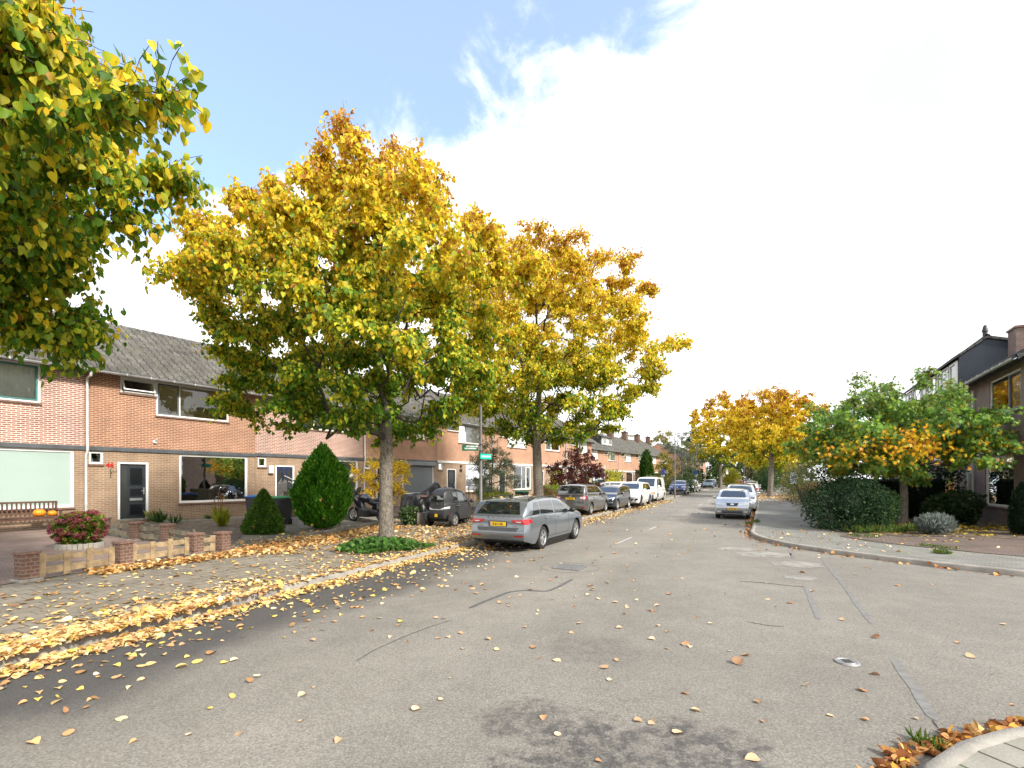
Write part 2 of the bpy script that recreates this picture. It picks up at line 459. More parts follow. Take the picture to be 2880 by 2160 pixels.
# front yards on the left, from pavement to house wall and on under the houses
ya = np.linspace(-30, 125, 156)
inn = np.array([ab(a, -KW + .02) for a in ya])
# near the camera the pavement edge follows the kerb
kq = offset_line(smooth_line(LQ, .5, 3), KW - .02)
inn = kq[np.linspace(0, len(kq) - 1, 220).astype(int)]
tpar = (inn - WL0) @ UL
wall = WL0 + np.outer(tpar, UL)
back = wall - 40 * NL
for A_, B_, nm, zz in ((inn, wall, 'front_yard', (.112, .34)), (wall, back, 'ground_behind_houses', (.34, .34))):
    strip(nm, A_, B_, Gz(A_[:, 1]) + zz[0], Gz(A_[:, 1]) + zz[1], M_yard if nm == 'front_yard' else M_grass, 6 if nm == 'front_yard' else 1)
kq = offset_line(smooth_line(KR[1:-1], .5, 3), -2.62); kq = kq[(kq[:, 1] > 3)]
inn = kq[np.linspace(0, len(kq) - 1, 200).astype(int)]; wall = WR0 + np.outer((inn - WR0) @ UR, UR)
strip('front_yard', inn, wall, Gz(inn[:, 1]) + .112, Gz(wall[:, 1]) + .195, M_yard, 5)
back = wall - 40 * NR; strip('ground_behind_houses', wall, back, Gz(wall[:, 1]) + .195, Gz(wall[:, 1]) + .195, M_grass, 1)

def sheet(name, poly, mat, dz=.006, step=.35, kind='structure'):
    """a paved or planted area laid a few millimetres over the ground, following its height"""
    bm = bmesh.new(); vs_ = [bm.verts.new((p[0], p[1], 0)) for p in poly]; bm.faces.new(vs_)
    x0, y0 = np.min(poly, axis=0); x1, y1 = np.max(poly, axis=0)
    for x in np.arange(x0 + step, x1, step):
        bmesh.ops.bisect_plane(bm, geom=bm.verts[:] + bm.edges[:] + bm.faces[:], plane_co=(x, 0, 0), plane_no=(1, 0, 0))
    for y in np.arange(y0 + step, y1, step):
        bmesh.ops.bisect_plane(bm, geom=bm.verts[:] + bm.edges[:] + bm.faces[:], plane_co=(0, y, 0), plane_no=(0, 1, 0))
    X = np.array([v.co.x for v in bm.verts]); Y = np.array([v.co.y for v in bm.verts]); Z = Hgt(X, Y) + dz
    for v, z in zip(bm.verts, Z): v.co.z = z
    bmesh.ops.recalc_face_normals(bm, faces=bm.faces[:])
    if sum(f.normal.z for f in bm.faces) < 0: bmesh.ops.reverse_faces(bm, faces=bm.faces[:])
    me = bpy.data.meshes.new(name); bm.to_mesh(me); bm.free()
    return tag(link(name, me, mat), kind=kind)

def wl(t, q):
    """point by the left row: t along the wall, q out from it"""
    return WL0 + t * UL + q * NL
def wr(r, q): return WR0 + r * UR + q * NR

P1, P2, P3, P4 = np.array([-8.73, 8.83]), np.array([-8.18, 10.32]), np.array([-7.64, 11.84]), np.array([-7.18, 12.18])
P5, P6, P7 = np.array([-12.4, 14.9]), np.array([-10.69, 13.97]), np.array([-9.56, 13.62])
sheet('terrace', [P1 + (-.5, -1.6), P2, P3, P7, P6, P5, wl(.2, .05), wl(-8, .05)], M_terr)
sheet('planting_bed', [P4 + (-.2, .3), P7 + (.2, .2), P5 + (.3, .3), wl(.75, .3), wl(5.6, .3), wl(5.6, 4.2), wl(3.4, 4.6)], M_soil)
sheet('front_path', [wl(.8, .02), wl(5.9, .02), wl(5.9, .9), wl(.8, .9)], M_yard, .012)
sheet('driveway', [wl(8.2, .3), wl(17.6, .3), wl(17.6, 8.3), wl(11, 8.0)], M_drive)
# right front garden and brown drive
sheet('garden_soil', [wr(-6, .02), wr(12, .02), (15.2, 24.5), (12.8, 20.5), (11.3, 17.2), (12.3, 15.6), (14.3, 15.2), (15.6, 13.6)], M_soil)
sheet('driveway', [(11.2, 16.6), (11.9, 15.5), (14.3, 15.1), (15.5, 13.4), (18, 10), (15.6, 8.2), (13.4, 9.9), (11.6, 12.2), (10.6, 14.2), (10.55, 15.8)], M_drive, .009)

# ---- things on the road surface
def road_strip(name, pts, w, mat, dz=.004, kind='structure'):
    Q = smooth_line(np.array(pts), .06, 2); n = len(Q)
    ws = w * (.75 + .5 * rng.random(n)); ws = np.convolve(np.r_[[ws[0]] * 3, ws, [ws[-1]] * 3], np.ones(7) / 7, 'valid'); ws[0] *= .3; ws[-1] *= .3
    t = np.gradient(Q, axis=0); t /= np.linalg.norm(t, axis=1)[:, None]; nn = np.c_[-t[:, 1], t[:, 0]]
    A, B = Q + nn * ws[:, None] / 2, Q - nn * ws[:, None] / 2
    return strip(name, A, B, Gz(Q[:, 1]) + dz, Gz(Q[:, 1]) + dz, mat, 1, kind)
M_seal = P('crack_sealant', (.10, .102, .105), .55, 0, .2, 12)
M_sealpale = P('pale_sealant', (.165, .16, .152), .65, 0, .2, 12)
M_crack = P('crack', (.05, .045, .04), .95)
zB = lambda x, y: gp(1000 + x / 2.212, 1500 + y / 2.212)
zC = lambda x, y: gp(1980 + x / 2.304, 1440 + y / 2.304)
road_strip('crack_seal', [zB(*p) for p in ((710, 465), (790, 430), (870, 398), (960, 364), (1050, 355), (1190, 362), (1260, 335), (1350, 285))], .065, M_seal)
road_strip('crack_seal', [zC(*p) for p in ((755, 290), (800, 345), (850, 410), (885, 445), (940, 520), (1000, 610), (1050, 670), (1092, 725))], .075, M_sealpale)
road_strip('crack_seal', [zC(*p) for p in ((655, 480), (680, 530), (705, 600), (725, 650), (745, 695))], .075, M_sealpale)
road_strip('crack_seal', [zC(*p) for p in ((555, 240), (568, 270), (580, 302))], .10, M_sealpale)
road_strip('crack_seal', [zC(*p) for p in ((1235, 955), (1290, 1050), (1370, 1150), (1410, 1230), (1500, 1350))], .085, M_sealpale)
road_strip('crack', [zB(*p) for p in ((0, 800), (100, 735), (200, 690), (300, 645), (350, 625), (470, 580), (600, 540))], .012, M_crack)
road_strip('crack', [zC(*p) for p in ((1480, 1350), (1500, 1385), (1520, 1405))], .014, M_crack)
road_strip('crack', [zC(*p) for p in ((230, 450), (400, 460), (560, 480), (655, 485))], .03, M_crack)
road_strip('crack', [zC(*p) for p in ((270, 710), (400, 735), (520, 745))], .016, M_crack)
M_white = P('road_paint', (.42, .41, .39), .8, 0, .25, 14)
for p0, p1 in ((gp(1735, 1529), gp(1777, 1511)), (gp(1826, 1490), gp(1845, 1481)), (ab(26, 3.6), ab(28.5, 3.6)), (ab(33, 3.6), ab(35.5, 3.6))):
    road_strip('road_marking', [p0, p1], .07, M_white)
for a0, b0, a1, b1 in ((16.3, .35, 16.3, -1.9), (22.4, .3, 22.4, -1.9), (27.9, .25, 27.9, -1.9)):
    road_strip('parking_marking', [ab(a0, b0), ab(a0 + 1.6, b0)], .1, M_white)
M_patch = P('pale_road_patch', (.232, .222, .2), .75, 0, .25, 3)
for (px, py, rx, ry) in ((215, 240, .62, .42), (400, 275, .72, .5), (610, 340, .55, .4), (622, 425, .3, .22)):
    c = zC(px, py); an = np.linspace(0, 2 * np.pi, 25)[:-1]; rad = 1 + .12 * rng.standard_normal(24)
    V = np.c_[c[0] + rx * rad * np.cos(an), c[1] + ry * rad * np.sin(an), np.full(24, float(Gz(c[1])) + .004)]
    tag(link('road_patch', npmesh('road_patch', V, [np.arange(24)[None]]), M_patch), kind='structure')
# round valve cover and the square gully grate
c = zC(928, 976)
M_iron = P('cast_iron', (.30, .30, .30), .5, .6, .3, 30, .3)
M_irondark = P('dark_iron', (.035, .035, .035), .8)
t = thing('valve_cover', 'small round cast iron valve cover set in the asphalt', 'manhole cover', (c[0], c[1], .004))
m = MB(); m.lathe([(0, .012), (.075, .012), (.08, .006), (.088, .006), (.092, .012), (.112, .012), (.118, 0)], 24); m.build('cover', M_iron, t)
m = MB()
for k in range(5): m.box(-.05, .05, -.04 + k * .02 - .003, -.04 + k * .02 + .003, .0125, .016)
m.build('rib', M_irondark, t)
c = gp(1603, 1596)
t = thing('drain_grate', 'square slotted drain grate in the carriageway behind the grey estate car', 'drain', (c[0], c[1], .004), math.atan2(D[1], D[0]))
m = MB(); m.box(-.30, .30, -.30, .30, -.06, .002); m.build('well', M_irondark, t)
m = MB()
for k in range(12): y = -.26 + k * .0473; m.box(-.27, .27, y - .013, y + .013, .003, .014)
m.box(-.31, -.27, -.31, .31, .003, .016); m.box(.27, .31, -.31, .31, .003, .016); m.box(-.2695, .2695, -.31, -.28, .003, .0155); m.box(-.2695, .2695, .28, .31, .003, .0155)
m.build('grid', M_iron, t)
an = np.linspace(0, 2 * np.pi, 49); ring = []
road_strip('crack_seal', [c + np.array((.64 * math.cos(a), .60 * math.sin(a))) for a in an], .028, M_sealpale)
# ------------------------------------------------------------------ houses
B_red = brick('red_brick_white_joint', (.36, .13, .075), (.29, .105, .065), (.70, .60, .53), .215, .066, .0145, .2)
B_orange = brick('orange_brick', (.36, .15, .085), (.29, .122, .07), (.58, .41, .29), .215, .066, .012, .2)
B_pink = brick('pink_brick', (.37, .165, .11), (.30, .135, .095), (.68, .57, .50), .215, .066, .012, .2)
B_soft = brick('soft_orange_brick', (.47, .225, .125), (.41, .195, .11), (.56, .42, .32), .215, .066, .010, .15)
B_tan = brick('tan_brick', (.34, .22, .14), (.275, .18, .12), (.50, .39, .28), .215, .066, .0085, .22)
B_purple = brick('purple_brown_brick', (.30, .21, .18), (.24, .168, .145), (.18, .15, .13), .215, .066, .010, .22)
B_dark = brick('dark_chimney_brick', (.19, .10, .07), (.14, .075, .055), (.22, .18, .14), .215, .066, .009, .35)
B_pillar = brick('pillar_brick', (.235, .12, .085), (.18, .095, .07), (.30, .23, .18), .13, .068, .011, .3)
M_tile = brick('roof_tile', (.20, .19, .176), (.145, .139, .13), (.06, .058, .055), .30, .292, .02, .45, True, 0.0, .5, .85, 0.0, (.16, .16, .10), .35)
M_tileR = brick('dark_roof_tile', (.13, .125, .12), (.09, .088, .085), (.035, .034, .033), .30, .285, .02, .4, True, 0.0, .5, .85, 0.0)
M_wframe = P('white_frame', (.80, .80, .78), .45, 0, .05, 3)
M_cream = P('cream_frame', (.72, .69, .61), .5, 0, .08, 3)
M_teal = P('teal_sash', (.055, .20, .19), .45)
M_greysash = P('grey_sash', (.13, .15, .165), .5)
M_anth = P('anthracite_paint', (.018, .023, .028), .5, 0, .2, 3)
M_navy = P('navy_paint', (.018, .028, .085), .45)
M_band = P('grey_band', (.075, .083, .09), .65, 0, .3, 2, .2, 30)
M_bandw = P('white_band', (.72, .71, .68), .65, 0, .12, 2)
M_zinc = P('zinc', (.50, .52, .54), .45, .5, .2, 3)
M_pipe = P('pale_pipe', (.62, .63, .62), .5, .1, .12, 3)
M_fascia = P('dark_fascia', (.05, .052, .055), .6)
M_sill = P('brick_sill', (.20, .115, .085), .7, 0, .3, 20, .3, 50)
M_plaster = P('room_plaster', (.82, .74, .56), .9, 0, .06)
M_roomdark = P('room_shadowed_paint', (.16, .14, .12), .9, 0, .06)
M_curtain = P('white_curtain', (.88, .90, .88), .9, 0, .05)
M_frost = P('frosted_film', (.37, .47, .42), .35, 0, .03, 1)
M_blind = P('grey_blind', (.55, .57, .60), .7, 0, .05)
M_shutterw = P('white_shutter', (.82, .82, .80), .5, 0, .03)
M_shutterg = P('grey_shutter', (.17, .185, .20), .5, 0, .08)
M_dkclad = P('navy_cladding', (.022, .031, .048), .55, 0, .12, 2)
M_lead = P('lead_flashing', (.50, .52, .56), .5, .2, .2, 8)
M_steel = P('brushed_steel', (.6, .6, .6), .35, .9)
M_red = P('red_enamel', (.55, .012, .012), .4, 0, 0)
M_black = P('black_paint', (.012, .012, .013), .5)
GLS = glassm('window_glass', 1.85); GLSdark = glassm('dark_window_glass', 2.3, (.5, .52, .5))

def px(mb, poly, x0, x1):
    """extrude a (y,z) outline along x"""
    n = len(poly)
    vs = [(x0, y, z) for y, z in poly] + [(x1, y, z) for y, z in poly]
    return mb.add(vs, [tuple(range(n - 1, -1, -1)), tuple(range(n, 2 * n))] + [(i, (i + 1) % n, n + (i + 1) % n, n + i) for i in range(n)])

def facade(name, W0, W1, Z0, Z1, holes, mat, parent, th=.11, y=0.0):
    xs = sorted({W0, W1, *[min(max(h[i], W0), W1) for h in holes for i in (0, 1)]}); zs = sorted({Z0, Z1, *[min(max(h[i], Z0), Z1) for h in holes for i in (2, 3)]})
    inside = lambda x, z: any(h[0] < x < h[1] and h[2] < z < h[3] for h in holes) or not (W0 < x < W1 and Z0 < z < Z1)
    m = MB(); nx, nz = len(xs) - 1, len(zs) - 1
    mid = lambda a, i: (a[i] + a[i + 1]) / 2 if 0 <= i < len(a) - 1 else (a[0] - 1 if i < 0 else a[-1] + 1)
    for i in range(nx):
        for j in range(nz):
            if inside(mid(xs, i), mid(zs, j)): continue
            a, b, c, d = xs[i], xs[i + 1], zs[j], zs[j + 1]
            m.add([(a, y, c), (b, y, c), (b, y, d), (a, y, d)], [(0, 1, 2, 3)])
            m.add([(a, y + th, c), (b, y + th, c), (b, y + th, d), (a, y + th, d)], [(3, 2, 1, 0)])
            for (di, dj, p, q) in ((-1, 0, (a, c), (a, d)), (1, 0, (b, c), (b, d)), (0, -1, (a, c), (b, c)), (0, 1, (a, d), (b, d))):
                if inside(mid(xs, i + di), mid(zs, j + dj)):
                    m.add([(p[0], y, p[1]), (q[0], y, q[1]), (q[0], y + th, q[1]), (p[0], y + th, p[1])], [(0, 1, 2, 3)])
    return m.build(name, mat, parent)

def tiles(W, y0, z0, y1, z1, x0=0.0, col=.30, row=.34, amp=.042):
    L = math.hypot(y1 - y0, z1 - z0); nr = max(2, round(L / row)); xs = np.arange(x0, x0 + W + .001, col / 6)
    wave = amp * (np.clip(np.sin(2 * np.pi * xs / col), -.35, 1)); ny, nz = -(z1 - z0) / L, (y1 - y0) / L
    V = []; fs = []; n = len(xs)
    for r in range(nr):
        for e, lift in ((0, .075), (1, .012)):
            t = (r + e) / nr; jit = rng.normal(0, .003)
            h = wave + lift + jit
            V.append(np.c_[xs, y0 + (y1 - y0) * t + ny * h, z0 + (z1 - z0) * t + nz * h])
    rows = 2 * nr; i = np.arange(n - 1)
    for j in range(rows - 1): fs.append(np.c_[j * n + i, j * n + i + 1, (j + 1) * n + i + 1, (j + 1) * n + i])
    V.append(np.c_[xs, np.full(n, y0), np.full(n, z0)]); j = rows
    fs.append(np.c_[j * n + i, j * n + i + 1, i + 1, i])
    return np.concatenate(V), fs

def window(parent, x0, x1, z0, z1, panes, frame=None, y=.03, fw=.07, glass=None, sill=True, name='window', fd=.07, lead=False):
    """panes: list of (share of the width, content)"""
    frame = frame or M_wframe; glass = glass or GLS
    m = MB()
    m.box(x0, x0 + fw, y, y + fd, z0, z1); m.box(x1 - fw, x1, y, y + fd, z0, z1)
    m.box(x0 + fw, x1 - fw, y, y + fd, z0, z0 + fw); m.box(x0 + fw, x1 - fw, y, y + fd, z1 - fw, z1)
    tot = sum(p[0] for p in panes); xa = x0 + fw; wi = x1 - x0 - 2 * fw; spans = []
    for k, (f, c) in enumerate(panes):
        xb = xa + wi * f / tot; a_, b_ = xa, xb
        if k < len(panes) - 1: m.box(xb - fw * .35, xb + fw * .35, y + .004, y + fd - .004, z0 + fw, z1 - fw); b_ = xb - fw * .35
        if k > 0: a_ = xa + fw * .35
        spans.append((a_, b_, c)); xa = xb
    w = m.build(name, frame, parent)
    za, zb = z0 + fw, z1 - fw
    for a_, b_, c in spans:
        gm = glass; g0, g1, g2, g3 = a_, b_, za, zb
        if 'teal' in c or 'grey' in c or 'sash' in c:
            s = MB(); e = .05; yy = y - .012
            for q in ((a_, a_ + e, za, zb), (b_ - e, b_, za, zb), (a_ + e, b_ - e, za, za + e), (a_ + e, b_ - e, zb - e, zb)): s.box(q[0], q[1], yy, yy + .05, q[2], q[3])
            s.build('sash', M_teal if 'teal' in c else (M_greysash if 'grey' in c else frame), w); g0 += e; g1 -= e; g2 += e; g3 -= e
        if 'tilt' in c:
            Mt = Matrix.Translation((0, y, z1 - fw)) @ Matrix.Rotation(R(-24), 4, 'X') @ Matrix.Translation((0, -y, -(z1 - fw)))
            s = MB(); e = .045
            for q in ((a_, a_ + e, za, zb), (b_ - e, b_, za, zb), (a_ + e, b_ - e, za, za + e), (a_ + e, b_ - e, zb - e, zb)): s.box(q[0], q[1], y + .01, y + .045, q[2], q[3], Mt)
            s.build('sash', frame, w)
            s = MB(); s.add([(a_ + e, y + .03, za + e), (b_ - e, y + .03, za + e), (b_ - e, y + .03, zb - e), (a_ + e, y + .03, zb - e)], [(0, 1, 2, 3)], Mt); s.build('pane', glass, w)
            continue
        if 'shutter' in c:
            s = MB(); n = int((zb - za) / .055)
            prof = []
            for r in range(n): zz = za + (zb - za) * r / n; hh = (zb - za) / n; prof += [(y - .005, zz), (y - .017, zz + hh * .35), (y - .017, zz + hh * .7), (y - .005, zz + hh * .97)]
            px(s, prof + [(y + .012, zb), (y + .012, za)], a_, b_)
            s.build('roller_shutter', M_shutterg if 'dark' in c else M_shutterw, w); continue
        if 'panel' in c:
            s = MB(); s.box(g0, g1, y + .02, y + .05, g2, g3); s.build('panel', frame, w); continue
        s = MB(); s.add([(g0, y + .03, g2), (g1, y + .03, g2), (g1, y + .03, g3), (g0, y + .03, g3)], [(0, 1, 2, 3)])
        if 'frost' in c: s.build('pane', M_frost, w); continue
        s.build('pane', GLSdark if 'dark' in c else gm, w)
        if 'curtain' in c:
            nn_ = int((g1 - g0) / .025) + 2; xs_ = np.linspace(g0 - .03, g1 + .03, nn_); yy = y + .085 + .024 * np.sin(xs_ * 38) + .012 * np.sin(xs_ * 91 + 1)
            lo = g2 - .04 if 'half' not in c else g2 + (g3 - g2) * .42
            hi = g3 + .02
            if 'low' in c: lo, hi = g2 - .04, g2 + (g3 - g2) * .5
            V = np.r_[np.c_[xs_, yy, np.full(nn_, lo)], np.c_[xs_, yy, np.full(nn_, hi)]]; i = np.arange(nn_ - 1)
            link('curtain', npmesh('curtain', V, [np.c_[i, i + 1, nn_ + i + 1, nn_ + i]]), M_curtain, w, True)
        if 'blind' in c:
            s = MB(); nb = int((g3 - g2) / .05)
            for r in range(nb): zz = g2 + (g3 - g2) * (r + .5) / nb; s.box(g0 - .01, g1 + .01, y + .10, y + .125, zz - .021, zz + .021)
            s.build('blind', M_blind if 'pale' not in c else M_curtain, w)
    if sill:
        s = MB(); n = max(2, int((x1 - x0) / .11))
        for k in range(n): xa_ = x0 - .03 + (x1 - x0 + .06) * k / n; s.box(xa_, xa_ + (x1 - x0 + .06) / n - .006, -.055, .10, z0 - .065, z0 - .004)
        s.build('sill', M_sill if not lead else M_cream, w)
    return w

def door(parent, x0, x1, z0, z1, style, y=.03, frame=None):
    frame = frame or M_wframe; fw = .075
    m = MB(); m.box(x0, x0 + fw, y - .02, y + .07, z0, z1); m.box(x1 - fw, x1, y - .02, y + .07, z0, z1); m.box(x0 + fw, x1 - fw, y - .02, y + .07, z1 - fw, z1)
    m.build('door_frame', frame, parent)
    a, b, c, d = x0 + fw, x1 - fw, z0 + .02, z1 - fw; w = b - a; mat = {'anth': M_anth, 'navy': M_navy, 'green': M_anth, 'pale': M_frost}.get(style, M_anth)
    m = MB(); m.box(a + .002, b - .002, y + .03, y + .055, c, d)
    if style == 'anth':
        for q in ((a + .36 * w, b - .1 * w, c + .60 * (d - c), d - .06 * (d - c)), (a + .36 * w, b - .1 * w, c + .40 * (d - c), c + .56 * (d - c)), (a + .36 * w, b - .1 * w, c + .05 * (d - c), c + .27 * (d - c))):
            for e, t in ((0, .012), (.022, .006)): m.bbox(q[0] + e, q[1] - e, y + .03 - t - (.006 if e else 0), y + .031, q[2] + e, q[3] - e, .006)
    if style == 'navy':
        for k in range(4): xx = a + .02 + (w - .1) * k / 3; m.box(xx, xx + .075, y + .012, y + .0305, c + .02, d - .02)
        m.box(a + .096, b - .10, y + .014, y + .0305, c + .02, c + .25); m.box(a + .096, b - .1, y + .014, y + .0305, d - .16, d - .02)
    dd = m.build('door', mat, parent)
    m = MB()
    if style == 'anth': m.box(a + .07 * w, a + .28 * w, y + .022, y + .0295, c + .06, d - .07)
    elif style == 'navy':
        for k in range(3): xx = a + .02 + (w - .1) * k / 3 + .078; m.box(xx, xx + (w - .1) / 3 - .08, y + .022, y + .0295, c + .25, d - .16)
    else: m.box(a + .2 * w, b - .2 * w, y + .022, y + .0295, c + .55 * (d - c), d - .12)
    m.build('door_glass', GLSd, dd)
    m = MB(); zz = c + 1.02; m.bbox(b - .075, b - .035, y + .018, y + .03, zz - .13, zz + .13, .004); m.tube([(b - .055, y + .02, zz), (b - .055, y - .03, zz), (b - .16, y - .03, zz)], .011, 8); m.build('handle', M_steel, dd)
    if style in ('anth',):
        m = MB(); m.bbox(a + .38 * w, b - .12 * w, y + .012, y + .03, c + .66, c + .75, .004); m.build('letter_slot', M_steel, dd)
    m = MB(); m.box(x0, x1, y - .05, y + .08, z0 - .06, z0 + .018); m.build('doorstep', M_kerb, parent)
    return dd
GLSd = P('obscured_glass', (.035, .038, .035), .18, 0, .3, 60, .4, 90, .3)

def chimney(parent, x0, x1, y0, y1, z0, z1, mat=None, flash=True, pots=1, cap=True):
    m = MB(); m.box(x0, x1, y0, y1, z0, z1); ch = m.build('chimney', mat or B_dark, parent)
    m = MB(); m.box(x0 - .05, x1 + .05, y0 - .05, y1 + .05, z1 - .02, z1 + .07)
    for k in range(pots): xx = x0 + (x1 - x0) * (k + .5) / pots; m.lathe([(.001, z1 + .3), (.07, z1 + .3), (.09, z1 + .06)], 8, Matrix.Translation((xx, (y0 + y1) / 2, 0)))
    m.build('chimney_cap', M_irondark if pots else M_sill, ch)
    return ch

PLAN = dict(wc=(.13, .53, 2.02, 2.46), door=(.95, 1.91, 0, 2.12), low=(2.95, 5.67, .53, 2.49), upS=(1.03, 2.16, 4.67, 5.25), upB=(2.16, 4.86, 3.94, 5.25))
def house(label, o2, u, W, zf, upper, lower, plan=PLAN, band=None, bandz=(2.49, 2.64), gz=5.45, depth=8.6, slope=.62, style='anth', cont=None, group=None, roofmat=None, pipe=None, detail=True, frame=None, chim=None, bandy=-.05, wall_lo=-.6, doorframe=None, ridgecap=True, cat='house', lead=False):
    u = np.asarray(u); t = thing('row_house', label, cat, (o2[0], o2[1], zf), math.atan2(u[1], u[0]), group)
    cont = {**dict(wc=[(1, 'dark')], low=[(1, 'dark')], upS=[(1, 'clear')], upB=[(.4, 'curtain sash'), (1, 'curtain')]), **(cont or {})}
    holes = [plan[k] for k in plan]; bz0, bz1 = bandz
    facade('wall', .004, W - .004, wall_lo, bz0, [h for h in holes if h[2] < bz0 - .01], lower, t)
    facade('wall', .004, W - .004, bz0, gz, [h for h in holes if h[3] > bz0 + .02], upper, t)
    # band over the ground floor
    m = MB(); m.bbox(.0, W, bandy, .02, bz0, bz1, .006); m.build('band', band or M_band, t)
    # body behind: party walls, gables, back, floors
    ry = depth / 2; rz = gz + slope * (ry + .05)
    m = MB()
    for xa in (.004, W - .104):
        px(m, [(.112, wall_lo), (depth, wall_lo), (depth, gz), (ry, rz - .12), (.112, gz + .06)], xa, xa + .1)
    m.box(.105, W - .105, depth - .1, depth, wall_lo, gz); m.build('party_wall', upper, t)
    m = MB(); m.box(.105, W - .105, .115, depth - .105, bz0 - .02, bz0 + .12); m.box(.105, W - .105, .115, depth - .105, -.1, -.01); m.box(.105, W - .105, .115, depth - .105, gz - .08, gz)
    m.box(.11, W - .11, 1.9, 2.0, 2.62, gz - .09); m.box(2.05, 2.12, .2, 1.89, 2.62, gz - .09); m.box(3.6, 4.4, 1.86, 1.899, 2.62, 4.75); m.build('upper_room', M_plaster, t)
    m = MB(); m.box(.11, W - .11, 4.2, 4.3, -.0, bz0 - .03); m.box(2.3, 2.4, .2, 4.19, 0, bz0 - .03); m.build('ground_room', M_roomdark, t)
    # roof
    y0, z0 = -.42, gz + slope * -.37 + .06
    if detail:
        V, fs = tiles(W - .004, y0, z0, ry, rz, .002)
        me = npmesh('roof', V, fs); o = link('roof', me, roofmat or M_tile, t)
    m = MB()
    px(m, [(y0 + .03, z0 - .02), (ry, rz - .02), (depth + .4, z0 - .02), (depth + .4, z0 - .09), (ry, rz - .09), (y0 + .03, z0 - .09)], .004, W - .004)
    rb = m.build('roof_deck' if detail else 'roof', roofmat or M_tile, t)
    if ridgecap:
        m = MB(); n = max(3, int(W / .4))
        for k in range(n): a = W * k / n; m.lathe([(.12, a), (.105, a + W / n - .004)], 8, Matrix.Translation((0, ry, rz - .03)) @ Matrix.Rotation(R(90), 4, 'Y'), a0=R(90), a1=R(270))
        m.build('ridge_tile', roofmat or M_tile, rb)
    m = MB(); px(m, [(-.40, gz - .18), (-.02, gz - .18), (-.02, gz - .03), (-.40, gz - .08)], .0, W); m.build('eaves_board', M_fascia, t)
    gy = -.485; gzz = z0 - .02
    m = MB(); m.lathe([(.078, 0.0), (.078, W)], 10, Matrix.Translation((0, gy, gzz)) @ Matrix.Rotation(R(90), 4, 'Y'), a0=R(-90), a1=R(90))
    m.lathe([(.066, 0.0), (.066, W)], 10, Matrix.Translation((0, gy, gzz)) @ Matrix.Rotation(R(90), 4, 'Y'), a0=R(-90), a1=R(90))
    for k in range(int(W / .75)): xx = .3 + .75 * k; m.box(xx - .02, xx + .02, gy - .088, gy - .076, gzz - .06, gzz + .015)
    gt = m.build('gutter', M_zinc, t, True)
    if pipe is not None:
        m = MB(); m.tube([(pipe, gy, gzz - .06), (pipe, gy + .05, gzz - .2), (pipe, -.08, gz - .45), (pipe, -.08, bz1 + .16), (pipe, -.11, bz1 + .02), (pipe, -.11, bz0 - .06), (pipe - .03, -.07, bz0 - .16), (pipe - .03, -.07, -.3)], .042, 10)
        for zz in (gz - .9, bz1 + .5, bz0 - 1.9): m.tube([(pipe - (.03 if zz < bz0 else 0), -.08, zz), (pipe - (.03 if zz < bz0 else 0), -.08, zz + .06)], .05, 10)
        m.build('downpipe', M_pipe, gt, True)
    for k in plan:
        q = plan[k]
        if k.startswith('door'): door(t, q[0], q[1], q[2], q[3], style, frame=doorframe or frame)
        elif k in cont and cont[k]: window(t, *q, cont[k], frame=frame, lead=lead, fw=.085 if k.startswith('low') else .065)
    if chim: chimney(t, *chim)
    return t

# rows ---------------------------------------------------------------
GA = 'terraced houses on the left of the street'
t46z = .48
def hz(o): return .48 + float(Gz(o[1] + 2.5))
specs = [
 (-6, 'terraced house of red brick with white joints, frosted ground-floor window and a teal sash upstairs', B_red, dict(low=[(1, 'frost')], upS=None, upB=[(1, 'clear'), (1.0, 'teal curtain')], wc=[(1, 'dark')]), 'anth', M_band, None),
 (0, 'orange brick terraced house numbered 46 with dark panelled front door and wide bare windows', B_orange, dict(upS=[(1, 'tilt')], upB=[(.42, 'grey'), (1, 'clear')], low=[(1, 'dark')]), 'anth', M_band, .06),
 (6, 'pink brick terraced house with navy glazed front door, behind the egg-shaped conifer', B_pink, dict(upS=[(1, 'clear')], upB=[(.42, 'blind'), (1, 'blind pale')], low=[(1, 'dark curtain half')]), 'navy', M_band, None),
 (12, 'orange terraced house with dark grey roller shutter down over its ground-floor window', B_orange, dict(upS=[(1, 'clear')], upB=[(.4, 'curtain sash'), (1, 'shutter')], low=[(1, 'shutter dark')]), 'green', M_band, .06),
 (18, 'terraced house numbered 40 with white band and black numerals beside its slim dark door', B_soft, dict(upB=[(.42, 'curtain sash'), (1, 'curtain')], low=[(1, 'dark curtain low')]), 'green', M_bandw, None),
 (24, 'terraced house with white roller shutter over its upstairs window, behind the silver-leaved olive', B_soft, dict(upS=[(1, 'clear')], upB=[(1, 'shutter')], low=[(.7, 'dark'), (.4, 'curtain'), (.4, 'sash dark')]), 'green', M_bandw, .06),
 (30, 'terraced house half hidden by the second street tree trunk, white sash window upstairs', B_soft, dict(upS=[(1, 'clear')], upB=[(.5, 'curtain sash'), (.8, 'sash clear')], low=[(1, 'dark')]), 'green', M_bandw, None),
 (36, 'end house of the near terrace, behind the dark red maple', B_soft, dict(upS=[(1, 'teal')], upB=[(.35, 'sash dark'), (1, 'shutter')], low=[(1, 'dark')]), 'green', M_bandw, .06),
]
LH = []
